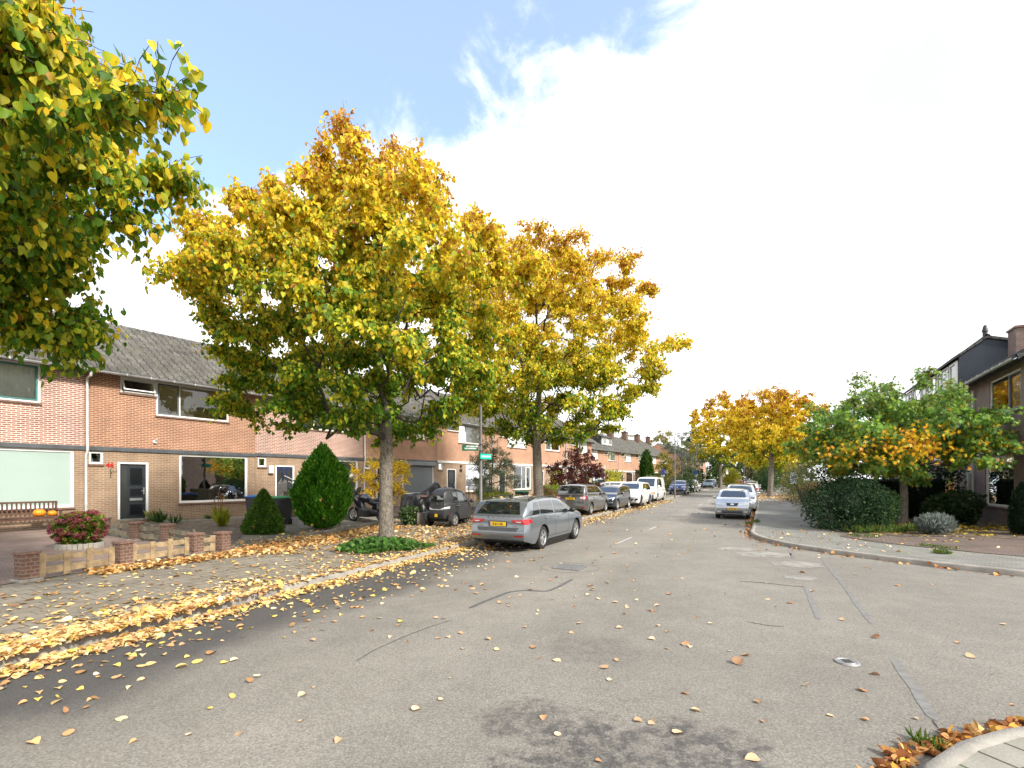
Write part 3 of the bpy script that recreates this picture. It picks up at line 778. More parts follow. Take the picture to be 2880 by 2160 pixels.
for k, (t0, lab, up, cont, sty, bnd, pipe) in enumerate(specs):
    o = WL0 + t0 * UL; W = 6.0
    pl = dict(PLAN)
    if k == 0: pl = dict(upB=(1.7, 4.88, 3.98, 5.25), low=(2.7, 5.73, .52, 2.48), door=(.95, 1.91, 0, 2.12))
    LH.append(house(lab, o, UL, W, hz(o) - (0 if k != 1 else 0), up, B_tan, pl, bnd, cont=cont, style=sty, pipe=pipe, group=GA, chim=(W - .45, W + .45 if k < 7 else W - .05, 4.5, 5.2, 7.2, 8.95, None, True, 2) if k in (5, 7) else None))
# chimney stacks of the near terrace stand behind the ridge between the farther houses
H46, H44, H42, H40 = LH[1], LH[2], LH[3], LH[4]
# details on the facades
def onwall(h, x, z, y=-.012): return h, Matrix.Translation((x, y, z)) @ Matrix.Rotation(R(90), 4, 'X')
_, Mx = onwall(H46, .72, 1.98); text('house_number', '46', .24, Mx, M_red, H46, .012, bold=.004)
m = MB(); m.tube([(.74, -.02, 1.52), (.74, -.02, 1.86)], .009, 6); m.tube([(.74, -.02, 1.70), (.80, -.05, 1.78), (.88, -.05, 1.76), (.93, -.05, 1.79)], .007, 6); m.build('iron_ornament', M_black, H46)
m = MB(); m.bbox(2.05, 2.17, -.06, .0, 2.86, 2.98, .008); m.tube([(2.11, -.06, 2.94), (2.13, -.16, 3.02)], .025, 8); m.build('camera_bracket', M_wframe, H46, False)
_, Mx = onwall(H40, 2.38, 2.0); text('house_number', '40', .32, Mx, M_black, H40, .012, bold=.008)
m = MB(); m.bbox(2.3, 2.42, -.1, 0, 2.12 + .12, 2.38, .01); m.build('wall_lamp', M_black, H40)
m = MB(); m.bbox(.60, .82, -.14, -.002, 1.72, 2.08, .02); m.build('meter_box', M_wframe, H44)
m = MB(); m.bbox(2.08, 2.24, -.02, -.002, 1.62, 1.78, .004); pq = m.build('number_plaque', M_wframe, H44)
_, Mx = onwall(H44, 2.16, 1.70, -.024); m = MB(); m.box(-.055, .055, -.055, .055, 0, .003, Mx); m.build('plaque_face', M_navy, pq)
_, Mx = onwall(H44, 2.16, 1.70, -.028); text('house_number', '44', .075, Mx, M_wframe, pq, .001)
m = MB(); m.bbox(2.85, 5.78, -.16, .0, 2.28, 2.52, .03); m.build('shutter_box', M_shutterg, H42)
m = MB(); m.bbox(2.1, 4.9, -.10, .0, 5.08, 5.27, .02); m.build('shutter_box', M_wframe, LH[5])
# second terrace farther on, set back
O2 = np.array([9.56, 60.8]) - 2.2 * UL
GB = 'terraced houses of the second row on the left'
labs = ['first house of the far terrace, with solar panels beside its dormer', 'far terraced house with a shingled roof dormer under a pitched roof', 'far terraced house right of the dormer house, white window above the yellow hedge', 'far terraced house with a small red pitched porch, behind the columnar conifer', 'far terraced house behind the small yellowing tree', 'last house of the far terrace, mostly behind the willow']
for k in range(6):
    o = O2 + 6 * k * UL; W = 6.0
    h = house(labs[k], o, UL, W, .30 + float(Gz(o[1])), B_soft, B_tan, PLAN, M_bandw, cont=dict(upS=[(1, 'clear')], upB=[(.42, 'curtain sash'), (1, 'curtain' if k % 2 else 'shutter')], low=[(1, ['dark', 'curtain', 'dark'][k % 3])]), style='green', pipe=.06 if k % 2 == 0 else None, group=GB, detail=True, chim=(W - .5, W + .4 if k < 5 else W - .1, 3.3, 4.1, 7.0, 9.1, None, True, 2))
    if k == 1:
        d = MB(); px(d, [(.7, 6.05), (4.2, 6.05), (4.2, 8.35), (.7, 7.15)], 1.5, 5.0); dm = d.build('dormer', M_tile, h)
        d = MB(); d.box(1.6, 4.9, .60, .70, 6.1, 7.1); fr = d.build('dormer_front', M_wframe, dm)
        window(h, 1.75, 2.75, 6.2, 7.05, [(1, 'curtain'), (1, 'curtain')], y=.52, sill=False, name='dormer_window', fd=.07); window(h, 3.7, 4.75, 6.2, 7.05, [(1, 'clear'), (1, 'clear')], y=.52, sill=False, name='dormer_window')
        d = MB(); px(d, [(.35, 7.05), (4.25, 8.42), (4.25, 8.52), (.35, 7.15)], 1.3, 5.2); d.build('dormer_roof', M_tileR, h)
    if k == 0:
        d = MB(); s_ = .62
        for c_ in range(3):
            for r_ in range(2): ya_ = .6 + r_ * 1.5; xa_ = 2.2 + c_ * 1.1; px(d, [(ya_, 5.72 + s_ * ya_), (ya_ + 1.42, 5.72 + s_ * (ya_ + 1.42)), (ya_ + 1.42, 5.76 + s_ * (ya_ + 1.42)), (ya_, 5.76 + s_ * ya_)], xa_, xa_ + 1.02)
        d.build('solar_panel', P('solar_glass', (.05, .055, .07), .15, .2, 0, coat=.5), h)
    if k == 3:
        d = MB(); px(d, [(-1.3, 2.3), (0, 2.75), (0, 2.85), (-1.35, 2.38)], .6, 2.3); d.build('porch_roof', M_tileR, h); d = MB(); d.box(.7, .8, -1.2, -.02, 0, 2.3); d.box(2.1, 2.2, -1.2, -.02, 0, 2.3); d.build('porch_wall', B_dark, h)
O3 = O2 + 40 * UL + 1.0 * NL
for k, lab in enumerate(['orange brick house beyond the willow, its tiled roof just showing', 'far orange brick house showing under the big yellow lime', 'farthest orange brick house seen between the hedges on the left']):
    o = O3 + 7 * k * UL
    house(lab, o, UL, 7.0, .3 + float(Gz(o[1])), B_soft, B_tan, PLAN, M_bandw, detail=False, style='green', group='detached row beyond the willow')

# right row ------------------------------------------------------------
GR = 'brown brick houses on the right of the street'
UX = -UR
def right_house(lab, r0, r1, plan, cont, pipe, chim, **kw):
    o = WR0 + r1 * UR
    return house(lab, o, UX, r1 - r0, .22 + float(Gz(o[1] - 2)), B_purple, B_purple, plan, M_bandw, (2.74, 2.86), 6.0, 8.6, .66, 'pale', cont, GR, M_tileR, pipe, True, M_cream, chim, -.06, **kw)
RH1 = right_house('near brown brick house on the right with a wide ground-floor window and big brick chimney', -.8, 7.2, dict(upB=(3.95, 6.98, 4.2, 5.62), low=(3.46, 6.34, .68, 2.62), door=(1.05, 1.95, 0, 2.2), upS=(.15, 1.2, 5.0, 5.62)),
    dict(upB=[(1.55, 'clear'), (1, 'grey blind')], low=[(1, 'dark')], upS=[(1, 'dark')]), 2.25, (.45, 1.35, 1.55, 2.9, 6.6, 8.3, B_purple, True, 0), lead=False)
for k, (r0, lab) in enumerate(((7.2, 'brown brick house with navy clad attic storey, next to the big chimney'), (13.2, 'second house with the long attic dormer, half behind the sweetgum crown'), (19.2, 'brown brick house at the far end of the dormer row, behind the sweetgum'))):
    h = right_house(lab, r0, r0 + 6.0, PLAN, dict(upS=[(1, 'dark')], upB=[(1, 'clear'), (1, 'curtain')], low=[(1, 'dark')]), 5.8 if k == 0 else None, None)
    if k < 2:
        xe = 6.0 - .12 if k == 0 else 6.0
        d = MB(); px(d, [(.02, 6.12), (3.6, 6.6), (3.6, 7.45), (1.0, 8.22), (.02, 7.48)], .0, xe); dm = d.build('attic_dormer', M_dkclad, h)
        d = MB()
        px(d, [(-.22, 7.36), (1.0, 8.24), (3.7, 7.46), (3.7, 7.54), (1.0, 8.36), (-.22, 7.48)], -.0, xe + .08); d.build('dormer_roof', M_tileR, h)
        d = MB(); d.lathe([(.11, -.0), (.11, xe + .1)], 10, Matrix.Translation((0, 1.0, 8.31)) @ Matrix.Rotation(R(90), 4, 'Y')); d.build('ridge_tile', M_tileR, h)
        for xa, xb, c_ in ((xe - 1.25, xe - .12, [(1, 'sash dark')]), (xe - 3.5, xe - 1.45, [(.6, 'sash curtain'), (1, 'curtain')]), (xe - 5.6, xe - 3.75, [(1, 'curtain'), (1, 'sash dark')])):
            window(h, xa, xb, 6.25, 7.34, c_, y=-.06, sill=False, name='dormer_window', fd=.07)
    if k == 0:
        chimney(h, 1.9, 2.7, 1.9, 2.6, 7.4, 8.55, B_purple, True, 0)
        d = MB(); d.lathe([(.001, 9.55), (.07, 9.5), (.11, 9.32), (.14, 9.2), (.10, 9.18), (.10, 8.9), (.13, 8.88), (.13, 8.6), (.2, 8.5), (.3, 8.3)], 12, Matrix.Translation((3.0, 1.7, 0))); d.build('flue', M_anth, h, True)
    if k == 1: chimney(h, 2.6, 3.3, 1.9, 2.5, 7.4, 8.5, B_purple, True, 0)
# ------------------------------------------------------------------ vegetation
SHAPES = {
 'lime': (np.array([(0, 0, 0), (-.28, .0, .06), (-.46, .24, .11), (-.42, .54, .10), (-.22, .84, .03), (0, 1.08, -.12), (.22, .84, .03), (.42, .54, .10), (.46, .24, .11), (.28, .0, .06)]), [np.array([[0, 5, 4, 3, 2, 1], [0, 9, 8, 7, 6, 5]])]),
 'oval': (np.array([(0, 0, 0), (-.28, .45, .08), (0, 1, -.05), (.28, .45, .08)]), [np.array([[0, 2, 1], [0, 3, 2]])]),
 'thin': (np.array([(0, 0, 0), (-.11, .45, .03), (0, 1, -.04), (.11, .45, .03)]), [np.array([[0, 2, 1], [0, 3, 2]])]),
 'frond': (np.array([(-.10, 0, 0), (-.20, .45, .05), (0, 1, .0), (.20, .45, -.05), (.10, 0, 0)]), [np.array([[0, 4, 3, 2, 1]])]),
 'star': (np.array([(0, 0, 0), (-.16, .28, .03), (-.55, .30, .10), (-.22, .48, .03), (-.42, .85, .08), (-.11, .66, .0), (0, 1.08, -.06), (.11, .66, .0), (.42, .85, .08), (.22, .48, .03), (.55, .30, .10), (.16, .28, .03)]), [np.array([list(range(12))])]),
}
def unit(a): return a / np.maximum(np.linalg.norm(a, axis=1)[:, None], 1e-9)
def leaves(name, Pn, dirs, size, cols, mat, parent, shape='lime', nrm=None, ret=False):
    T, F_ = SHAPES[shape]; n = len(Pn)
    v = unit(dirs)
    if nrm is None: nrm = rng.standard_normal((n, 3))
    w = unit(nrm - v * np.sum(nrm * v, 1)[:, None]); u = np.cross(v, w)
    size = np.broadcast_to(np.asarray(size, float), (n,))
    curl = rng.uniform(.4, 2.0, n)
    V = Pn[:, None, :] + size[:, None, None] * (T[None, :, 0, None] * u[:, None, :] + T[None, :, 1, None] * v[:, None, :] + (T[None, :, 2, None] * curl[:, None, None]) * w[:, None, :])
    k = len(T); off = (np.arange(n) * k)[:, None, None]
    fs = [(f[None] + off).reshape(-1, f.shape[1]) for f in F_]
    cv = np.repeat(cols, k, axis=0)
    me = npmesh(name, V.reshape(-1, 3), fs, cv)
    return link(name, me, mat, parent)

def skeleton(trunk_pts, trunk_r, tips, first=0.0, minr=.006, gamma=.46, rise=.25):
    """grow limbs from a trunk polyline out to the given tips; returns node arrays"""
    nodes = [np.array(p, float) for p in trunk_pts]; par = [i - 1 for i in range(len(nodes))]
    base = nodes[0]; allow = [p[2] - base[2] >= first for p in nodes]
    order = np.argsort([np.linalg.norm(t - np.array([base[0], base[1], t[2] * .75 + nodes[0][2] * .25])) for t in tips])
    ends = []
    N = np.array(nodes); ok = np.array(allow)
    for ti in order:
        t = tips[ti]
        d = t - N; dist = np.linalg.norm(d, axis=1)
        pen = dist + np.where(d[:, 2] < .15 * dist, .8 * (.15 * dist - d[:, 2]), 0) + np.where(ok, 0, 1e6)
        i = int(np.argmin(pen)); L = dist[i]
        m = max(2, int(L / .45)); p = N[i]; prev = i
        sag = rise * L
        for s in range(1, m + 1):
            f = s / m; q = p + (t - p) * f + np.array([0, 0, sag * math.sin(f * math.pi) * .6]) + rng.normal(0, .045, 3) * (f < 1)
            N = np.r_[N, q[None]]; ok = np.r_[ok, True]; par.append(prev); prev = len(N) - 1
        ends.append(prev)
    cnt = np.zeros(len(N))
    for e in ends:
        j = e
        while j >= 0: cnt[j] += 1; j = par[j]
    rad = minr * np.maximum(cnt, 1) ** gamma
    nt = len(trunk_pts)
    for i_ in range(nt): rad[i_] = max(rad[i_] if i_ > nt * .5 else 0, trunk_r[i_])
    return N, np.array(par), rad, ends, cnt

def limb_mesh(name, N, par, rad, mat, parent, skip=0):
    V = []; fs = []; o = 0
    ch = np.where(par >= 0)[0]
    for i in ch:
        if i < skip: continue
        a, b = N[par[i]], N[i]; r0, r1 = min(rad[par[i]], rad[i] * 1.35), rad[i]
        n = 7 if r1 > .05 else (5 if r1 > .015 else 3)
        x, y, z = frame(b - a); x, y = np.array(x), np.array(y)
        an = np.arange(n) * 2 * np.pi / n; ring = np.cos(an)[:, None] * x + np.sin(an)[:, None] * y
        V.append(a + ring * r0); V.append(b + ring * r1)
        for k in range(n): q = (k + 1) % n; fs.append((o + k, o + q, o + n + q, o + n + k))
        o += 2 * n
    me = npmesh(name, np.concatenate(V), [np.array(fs)])
    return link(name, me, mat, parent, True)

def crown_tips(prof, n, off=lambda z: (0, 0), shell=.55):
    """prof: [(z, radius)]"""
    zs = np.array([p[0] for p in prof]); rs = np.array([p[1] for p in prof]); out = []
    zz = np.linspace(zs[0], zs[-1], 200); w = np.interp(zz, zs, rs) ** 1.6 + .05; cdf = np.cumsum(w) / w.sum()
    while len(out) < n:
        z = np.interp(rng.random(), cdf, zz); r = np.interp(z, zs, rs); a = rng.random() * 2 * np.pi
        f = rng.random() ** shell * .98
        lump = 1 + .14 * math.sin(3 * a + z * 1.3) + .10 * math.sin(5 * a - 2.1 * z)
        ox, oy = off(z); out.append((ox + r * f * lump * math.cos(a), oy + r * f * lump * math.sin(a), z + rng.normal(0, .12)))
    return np.array(out)

PAL = dict(green=np.array([(.075, .18, .012), (.115, .24, .016), (.19, .31, .02)]), lime=np.array([(.36, .42, .025), (.48, .50, .03), (.58, .54, .035)]), yellow=np.array([(.86, .68, .035), (.88, .72, .07), (.84, .62, .025), (.82, .54, .03)]), orange=np.array([(.66, .38, .03), (.60, .29, .025), (.45, .19, .03)]))
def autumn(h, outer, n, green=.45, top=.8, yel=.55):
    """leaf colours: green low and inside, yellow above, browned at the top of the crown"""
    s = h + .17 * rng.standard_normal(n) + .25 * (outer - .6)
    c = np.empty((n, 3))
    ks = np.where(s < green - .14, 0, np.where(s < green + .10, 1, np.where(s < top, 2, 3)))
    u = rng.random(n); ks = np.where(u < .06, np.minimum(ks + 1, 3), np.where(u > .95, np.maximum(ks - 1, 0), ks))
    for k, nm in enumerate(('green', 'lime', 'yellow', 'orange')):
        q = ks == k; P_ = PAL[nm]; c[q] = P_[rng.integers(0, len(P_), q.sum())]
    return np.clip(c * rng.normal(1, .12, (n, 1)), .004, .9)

def street_tree(label, x, y, z, trunk, prof, ntips, nleaf, lsize, off=lambda z: (0, 0), green=.45, top=.82, group='street lime trees', spread=.34, name='lime_tree', cat='tree', colour=None, shape='lime', mat=None, hang=1.3, leader=.8, bare=0, bark=None, lean=(0, 0), first=None, trunk_bend=.1, shell=.55, rise=.25, flat=.6, twigs=True, extra=None, wisps=0):
    t = thing(name, label, cat, (x, y, z), 0, group)
    hgt = trunk['h']; r0 = trunk['r']; ztop = prof[-1][0]; zl = hgt + (ztop - hgt) * leader
    n = 16; zz = np.r_[np.linspace(-.08, hgt, 10), np.linspace(hgt, zl, n - 8)[1:]]
    ph = rng.random() * 6
    tp = []; tr = []
    for q in zz:
        f = q / zl; ox, oy = off(q)
        tp.append((lean[0] * f + ox * max(0, (q - hgt) / (zl - hgt)) * .7 + trunk_bend * math.sin(q * .9 + ph) * f, lean[1] * f + trunk_bend * math.cos(q * 1.1 + ph) * f, q))
        fl = 1 + .45 * math.exp(-max(q, 0) / .16)
        tr.append(r0 * fl * (1 - .22 * min(q, hgt) / hgt) if q <= hgt else r0 * .78 * max(.08, 1 - .95 * ((q - hgt) / (zl - hgt)) ** .8))
    tips = crown_tips(prof, ntips, off, shell)
    if extra is not None: tips = np.r_[tips, np.array(extra)]
    if wisps:   # thin twigs standing out beyond the crown, mostly at the top
        q = tips[rng.choice(len(tips), wisps, p=(tips[:, 2] ** 3) / (tips[:, 2] ** 3).sum())]; ctr = np.array([0, 0, prof[0][0] + .45 * (ztop - prof[0][0])])
        tips = np.r_[tips, q + unit(q - ctr) * rng.uniform(.35, .95, (wisps, 1)) + (0, 0, .15)]
    N, par, rad, ends, cnt = skeleton(tp, tr, tips, hgt * (first or .82), .0065, .47, rise)
    # trunk: continuous tapered surface with a little irregularity
    k = next(i for i, q in enumerate(zz) if q > hgt + .55 * (zl - hgt))
    zr = np.linspace(zz[0], zz[k], 46); m = 18; V = []
    for q in zr:
        cx = np.interp(q, zz, [p[0] for p in tp]); cy = np.interp(q, zz, [p[1] for p in tp]); rr_ = np.interp(q, zz, tr)
        for j in range(m):
            a = 2 * np.pi * j / m; rj = rr_ * (1 + .05 * math.sin(3 * a + q * 1.2) + .035 * math.sin(5 * a - q * 2 + 1) + .10 * math.exp(-max(q, 0) / .12) * math.sin(4 * a + 2))
            V.append((cx + rj * math.cos(a), cy + rj * math.sin(a), q))
    i, j = np.meshgrid(np.arange(len(zr) - 1), np.arange(m), indexing='ij'); i, j = i.ravel(), j.ravel(); jn = (j + 1) % m
    link('trunk', npmesh('trunk', V, [np.c_[i * m + j, i * m + jn, (i + 1) * m + jn, (i + 1) * m + j]]), bark or M_bark, t, True)
    rb_ = rad.copy(); rb_[:k + 1] *= .6; limb_mesh('branches', N, par, rb_, M_twig if not bark else bark, t, skip=1)
    # leaves cluster along the outer part of every limb
    src = np.where((cnt <= 4) & (par >= 0) & (np.arange(len(N)) >= len(tp)))[0]
    wt = np.where(cnt[src] <= 1, 1.0, .55); wt = wt / wt.sum()
    per = 11; ntw = nleaf // per
    pick = rng.choice(src, ntw, p=wt); f = rng.random(ntw)[:, None]
    B0 = N[pick] * f + N[par[pick]] * (1 - f) + rng.normal(0, .03, (ntw, 3))
    ax = np.array([[0, 0, 0.0]]); rad_dir = unit(np.c_[B0[:, :2], np.zeros(ntw)] + 1e-6)
    td = unit(rng.standard_normal((ntw, 3)) * (1, 1, flat) + rad_dir * .8 + (0, 0, .12)); tl = spread * rng.uniform(.9, 2.1, ntw)
    T1 = B0 + td * (tl * .55)[:, None]; T2 = T1 + unit(td + (0, 0, -.45)) * (tl * .45)[:, None]
    if twigs:   # the fine twigs themselves
        VV = []; w_ = .0045 * max(1, lsize / .1)
        for A_, B_ in ((B0, T1), (T1, T2)):
            s_ = unit(np.cross(B_ - A_, rng.standard_normal((ntw, 3)))) * w_; u_ = unit(np.cross(B_ - A_, s_)) * w_
            VV.append(np.stack([A_ + s_, A_ - s_ * .5 + u_ * .87, A_ - s_ * .5 - u_ * .87, B_ + s_ * .6, B_ - s_ * .3 + u_ * .5, B_ - s_ * .3 - u_ * .5], 1))
        VV = np.concatenate(VV).reshape(-1, 3); o6 = (np.arange(2 * ntw) * 6)[:, None]
        link('twigs', npmesh('twigs', VV, [np.concatenate([o6 + np.array(q) for q in ((0, 1, 4, 3), (1, 2, 5, 4), (2, 0, 3, 5))])]), M_twig if rng.random() < 2 else None, t)
    u = rng.random((ntw, per)) ** .75
    a_ = u[..., None]
    Pn = np.where(a_ < .55, B0[:, None] + (T1 - B0)[:, None] * (a_ / .55), T1[:, None] + (T2 - T1)[:, None] * ((a_ - .55) / .45)).reshape(-1, 3)
    nleaf = len(Pn); Pn = Pn + rng.normal(0, .035 + lsize * .12, (nleaf, 3)); tone = np.repeat(rng.normal(0, .10, ntw), per); tdir = np.repeat(td, per, axis=0)
    zs = np.array([p[0] for p in prof]); rs = np.array([p[1] for p in prof])
    h = (Pn[:, 2] - zs[0]) / (zs[-1] - zs[0]); ctr = np.array([off(q) for q in Pn[:, 2]])
    outer = np.clip(np.hypot(Pn[:, 0] - ctr[:, 0], Pn[:, 1] - ctr[:, 1]) / np.maximum(np.interp(Pn[:, 2], zs, rs), .3), 0, 1.3)
    if bare:  # thin out the very top
        keep = rng.random(nleaf) > bare * np.clip((h - .80) / .2, 0, 1); Pn, h, outer, tone, tdir = Pn[keep], h[keep], outer[keep], tone[keep], tdir[keep]
    n = len(Pn)
    dirs = rng.standard_normal((n, 3)) * .6 + tdir * .5; dirs[:, 2] -= hang
    h = h + tone
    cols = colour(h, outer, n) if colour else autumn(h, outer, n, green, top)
    sz = lsize * np.clip(rng.normal(1, .22, n), .5, 1.5) * np.where(h > .85, .8, 1)
    nm = rng.standard_normal((n, 3)); nm[:, :2] += .9 * np.c_[Pn[:, 0], Pn[:, 1]] / np.maximum(np.hypot(Pn[:, 0], Pn[:, 1]), .5)[:, None]; nm[:, 2] += .5
    leaves('crown', Pn, dirs, sz, cols, mat or M_leaf, t, shape, nm)
    return t

def blob_leaves(c, rx, ry, rz, n, lumps=7, seed=0, inner=.55, flat=False):
    """points through the outer part of a lumpy mass; returns positions and outward directions"""
    r_ = np.random.default_rng(seed); L = unit(r_.standard_normal((lumps, 3))); amp = r_.uniform(.10, .34, lumps)
    d = unit(r_.standard_normal((n, 3)))
    if flat: d[:, 2] = np.abs(d[:, 2])
    f = .84 + sum(amp[i] * np.clip((d @ L[i] - .55) / .45, 0, 1) for i in range(lumps))
    rad = f * (inner + (1 - inner) * r_.random(n) ** .45)
    return np.c_[c[0] + d[:, 0] * rad * rx, c[1] + d[:, 1] * rad * ry, c[2] + d[:, 2] * rad * rz], d

def pal_pick(P_, n, s=.15):
    P_ = np.array(P_); return np.clip(P_[rng.integers(0, len(P_), n)] * rng.normal(1, s, (n, 1)), .003, .9)

def bush(name, label, cat, x, y, w, d, h, n, size, pal, shape='oval', mat=None, group=None, lumps=9, seed=1, inner=.45, up=.3, stems=5, rot=0, z=None, box=False, droop=0.0, stemmat=None, lift=0.0, core=None):
    z = H1(x, y) if z is None else z
    t = thing(name, label, cat, (x, y, z), rot, group)
    if box:
        r_ = np.random.default_rng(seed); Pn = np.c_[r_.uniform(-1, 1, n), r_.uniform(-1, 1, n), r_.random(n)]
        ax = r_.integers(0, 3, n); s = np.sign(r_.standard_normal(n))
        push = 1 - .22 * r_.random(n) ** 2
        Pn[ax == 0, 0] = (s * push)[ax == 0]; Pn[ax == 1, 1] = (s * push)[ax == 1]; Pn[ax == 2, 2] = push[ax == 2]
        dd = np.zeros((n, 3)); dd[ax == 0, 0] = s[ax == 0]; dd[ax == 1, 1] = s[ax == 1]; dd[ax == 2, 2] = 1
        wv = 1 + .05 * np.sin(Pn[:, 0] * w * 2.1 + seed) + .05 * np.sin(Pn[:, 1] * d * 2.7)
        Pn = np.c_[Pn[:, 0] * w / 2, Pn[:, 1] * d / 2 * wv, Pn[:, 2] * h * wv + lift] + r_.normal(0, .03, (n, 3))
    else:
        Pn, dd = blob_leaves((0, 0, h * .5 + lift), w / 2, d / 2, h / 2, n, lumps, seed, inner)
        lowk = Pn[:, 2] < .03; Pn[lowk, 2] = .03 + .2 * rng.random(lowk.sum())
    dirs = dd * .9 + rng.standard_normal((n, 3)) * .7; dirs[:, 2] += up - droop
    leaves('foliage', Pn, dirs, size * np.clip(rng.normal(1, .25, n), .5, 1.6), pal_pick(pal, n, .2), mat or M_leaf, t, shape, dd + rng.standard_normal((n, 3)) * .6)
    if core or (core is None and name in ('hedge', 'shrub', 'bush') and inner >= .4):
        mc = MB()
        if box: mc.bbox(-w * .40, w * .40, -d * .30, d * .30, .02 + lift, h * .80 + lift, .12)
        else: mc.ball((0, 0, h * .5 + lift), 1, 18, 12, sc=(w * .27, d * .27, h * .33))
        mo = mc.build('inner_growth', None, t, True); a_ = mo.data.attributes.new('tint', 'FLOAT_COLOR', 'POINT'); a_.data.foreach_set('color', np.tile((*pal[0], 1), len(mo.data.vertices)).astype(np.float32)); mo.data.materials.append(mat or M_leaf)
    m = MB()
    for k in range(stems):
        a = 2 * math.pi * k / stems + seed; e = (w * .33 * math.cos(a), d * .33 * math.sin(a), h * .8 + lift)
        m.tube([(.06 * math.cos(a), .06 * math.sin(a), -.05), (e[0] * .45, e[1] * .45, h * .35 + lift * .7), e], [.028, .018, .006], 5)
    m.build('stem', stemmat or M_twig, t)
    return t

# ---- the three big street limes on the left
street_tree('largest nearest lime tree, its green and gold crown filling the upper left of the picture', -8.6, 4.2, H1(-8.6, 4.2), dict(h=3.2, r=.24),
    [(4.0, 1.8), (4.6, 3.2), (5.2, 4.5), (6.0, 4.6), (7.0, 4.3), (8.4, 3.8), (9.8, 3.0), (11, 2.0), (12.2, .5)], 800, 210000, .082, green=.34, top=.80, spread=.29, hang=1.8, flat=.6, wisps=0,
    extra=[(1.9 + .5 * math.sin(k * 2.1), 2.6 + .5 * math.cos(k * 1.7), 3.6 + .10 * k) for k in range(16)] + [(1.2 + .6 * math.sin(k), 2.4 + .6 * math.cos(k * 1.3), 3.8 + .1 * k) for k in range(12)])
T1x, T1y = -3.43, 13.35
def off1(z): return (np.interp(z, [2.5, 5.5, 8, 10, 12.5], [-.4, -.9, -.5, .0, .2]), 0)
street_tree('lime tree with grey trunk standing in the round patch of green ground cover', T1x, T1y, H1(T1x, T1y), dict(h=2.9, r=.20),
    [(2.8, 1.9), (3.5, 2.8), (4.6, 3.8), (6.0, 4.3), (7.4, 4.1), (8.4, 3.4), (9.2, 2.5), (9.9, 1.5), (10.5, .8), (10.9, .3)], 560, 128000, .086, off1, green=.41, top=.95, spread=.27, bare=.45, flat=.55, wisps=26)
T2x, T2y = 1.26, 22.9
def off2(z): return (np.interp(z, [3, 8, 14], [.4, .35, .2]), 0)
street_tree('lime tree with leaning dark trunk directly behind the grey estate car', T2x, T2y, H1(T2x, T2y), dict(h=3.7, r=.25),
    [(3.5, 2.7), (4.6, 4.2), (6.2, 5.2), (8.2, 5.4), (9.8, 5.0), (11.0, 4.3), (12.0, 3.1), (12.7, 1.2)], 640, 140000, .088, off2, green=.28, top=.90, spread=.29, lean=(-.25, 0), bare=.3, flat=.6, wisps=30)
# right-hand pavement lime and the ones beyond it
def gold(h, outer, n): return autumn(h, outer, n, .02, .78)
x, y = 25.6, 48.6
street_tree('golden lime tree on the right pavement with bare dark twigs on top', x, y, H1(x, y), dict(h=3.4, r=.27),
    [(4.0, 2.6), (4.8, 4.0), (6.3, 4.6), (8.0, 4.4), (9.4, 3.3), (10.6, 1.4)], 360, 36000, .15, colour=gold, spread=.34, bare=.75, lean=(.1, 0), flat=.5, wisps=50)
x, y = 39.3, 92.5
street_tree('tall golden lime on the far left verge with a white notice on its dark trunk', x, y, H1(x, y), dict(h=4.4, r=.34),
    [(4.3, 3.2), (6, 5.2), (9, 6.3), (12, 5.9), (15, 4.3), (17.3, 2.0), (18.3, .4)], 280, 22000, .25, colour=lambda h, o, n: autumn(h, o, n, .12, .85), spread=.55)
for (x, y, hh, rr_, lab, gr) in ((33.0, 62, 10.5, 4.6, 'yellow lime just behind the golden lime on the right pavement', .05), (40.5, 77, 11, 4.8, 'yellow-green lime farther along the right pavement', .2), (49.5, 95, 12, 5.0, 'farthest lime of the right pavement row', .1)):
    street_tree(lab, x, y, H1(x, y), dict(h=3.5, r=.24), [(3.0, 2.4), (4.2, 4.0), (hh * .6, rr_), (hh * .85, rr_ * .7), (hh, .6)], 190, 14000, .20, colour=lambda h, o, n, gr=gr: autumn(h, o, n, gr, .95), spread=.45)

# ---- sweetgum in the right front garden
def sweet(h, outer, n):
    c = pal_pick([(.14, .29, .045), (.21, .38, .05), (.31, .46, .06), (.16, .28, .09)], n, .2)
    u = rng.random(n); q = (u < .20) & (h < .55); c[q] = pal_pick([(.74, .50, .03), (.70, .36, .02), (.5, .48, .04)], q.sum()); q = (h > .75) & (u > .6); c[q] = pal_pick([(.22, .30, .03), (.16, .15, .03)], q.sum())
    return c
x, y = 15.55, 19.5
sg = street_tree('umbrella-shaped sweetgum with starry green leaves and one orange patch, right garden', x, y, H1(x, y), dict(h=2.0, r=.15), [(2.0, 1.5), (2.4, 2.9), (3.1, 3.3), (3.9, 3.1), (4.4, 2.4), (4.8, 1.8), (5.2, .9)], 440, 34000, .14, off=lambda z: (-.45, 0), group=None, colour=sweet, shape='star', hang=.9, spread=.24, name='sweetgum_tree', leader=.7, lean=(.05, 0), rise=.15, wisps=60)
# the orange patch on its front
Pn = np.r_[rng.normal((-1.75, -2.75, 3.15), (.55, .35, .26), (210, 3)), rng.normal((-2.3, -2.7, 2.75), (.9, .5, .2), (150, 3)), rng.normal((-3.2, -1.7, 2.9), (.8, .5, .25), (60, 3))]
dirs = rng.standard_normal((420, 3)); dirs[:, 2] -= .8
leaves('orange_leaves', Pn, dirs, .16, pal_pick([(.74, .44, .02), (.78, .52, .03), (.72, .32, .02)], 420), M_leaf, sg, 'star')['label'] = 'cluster of orange autumn leaves'

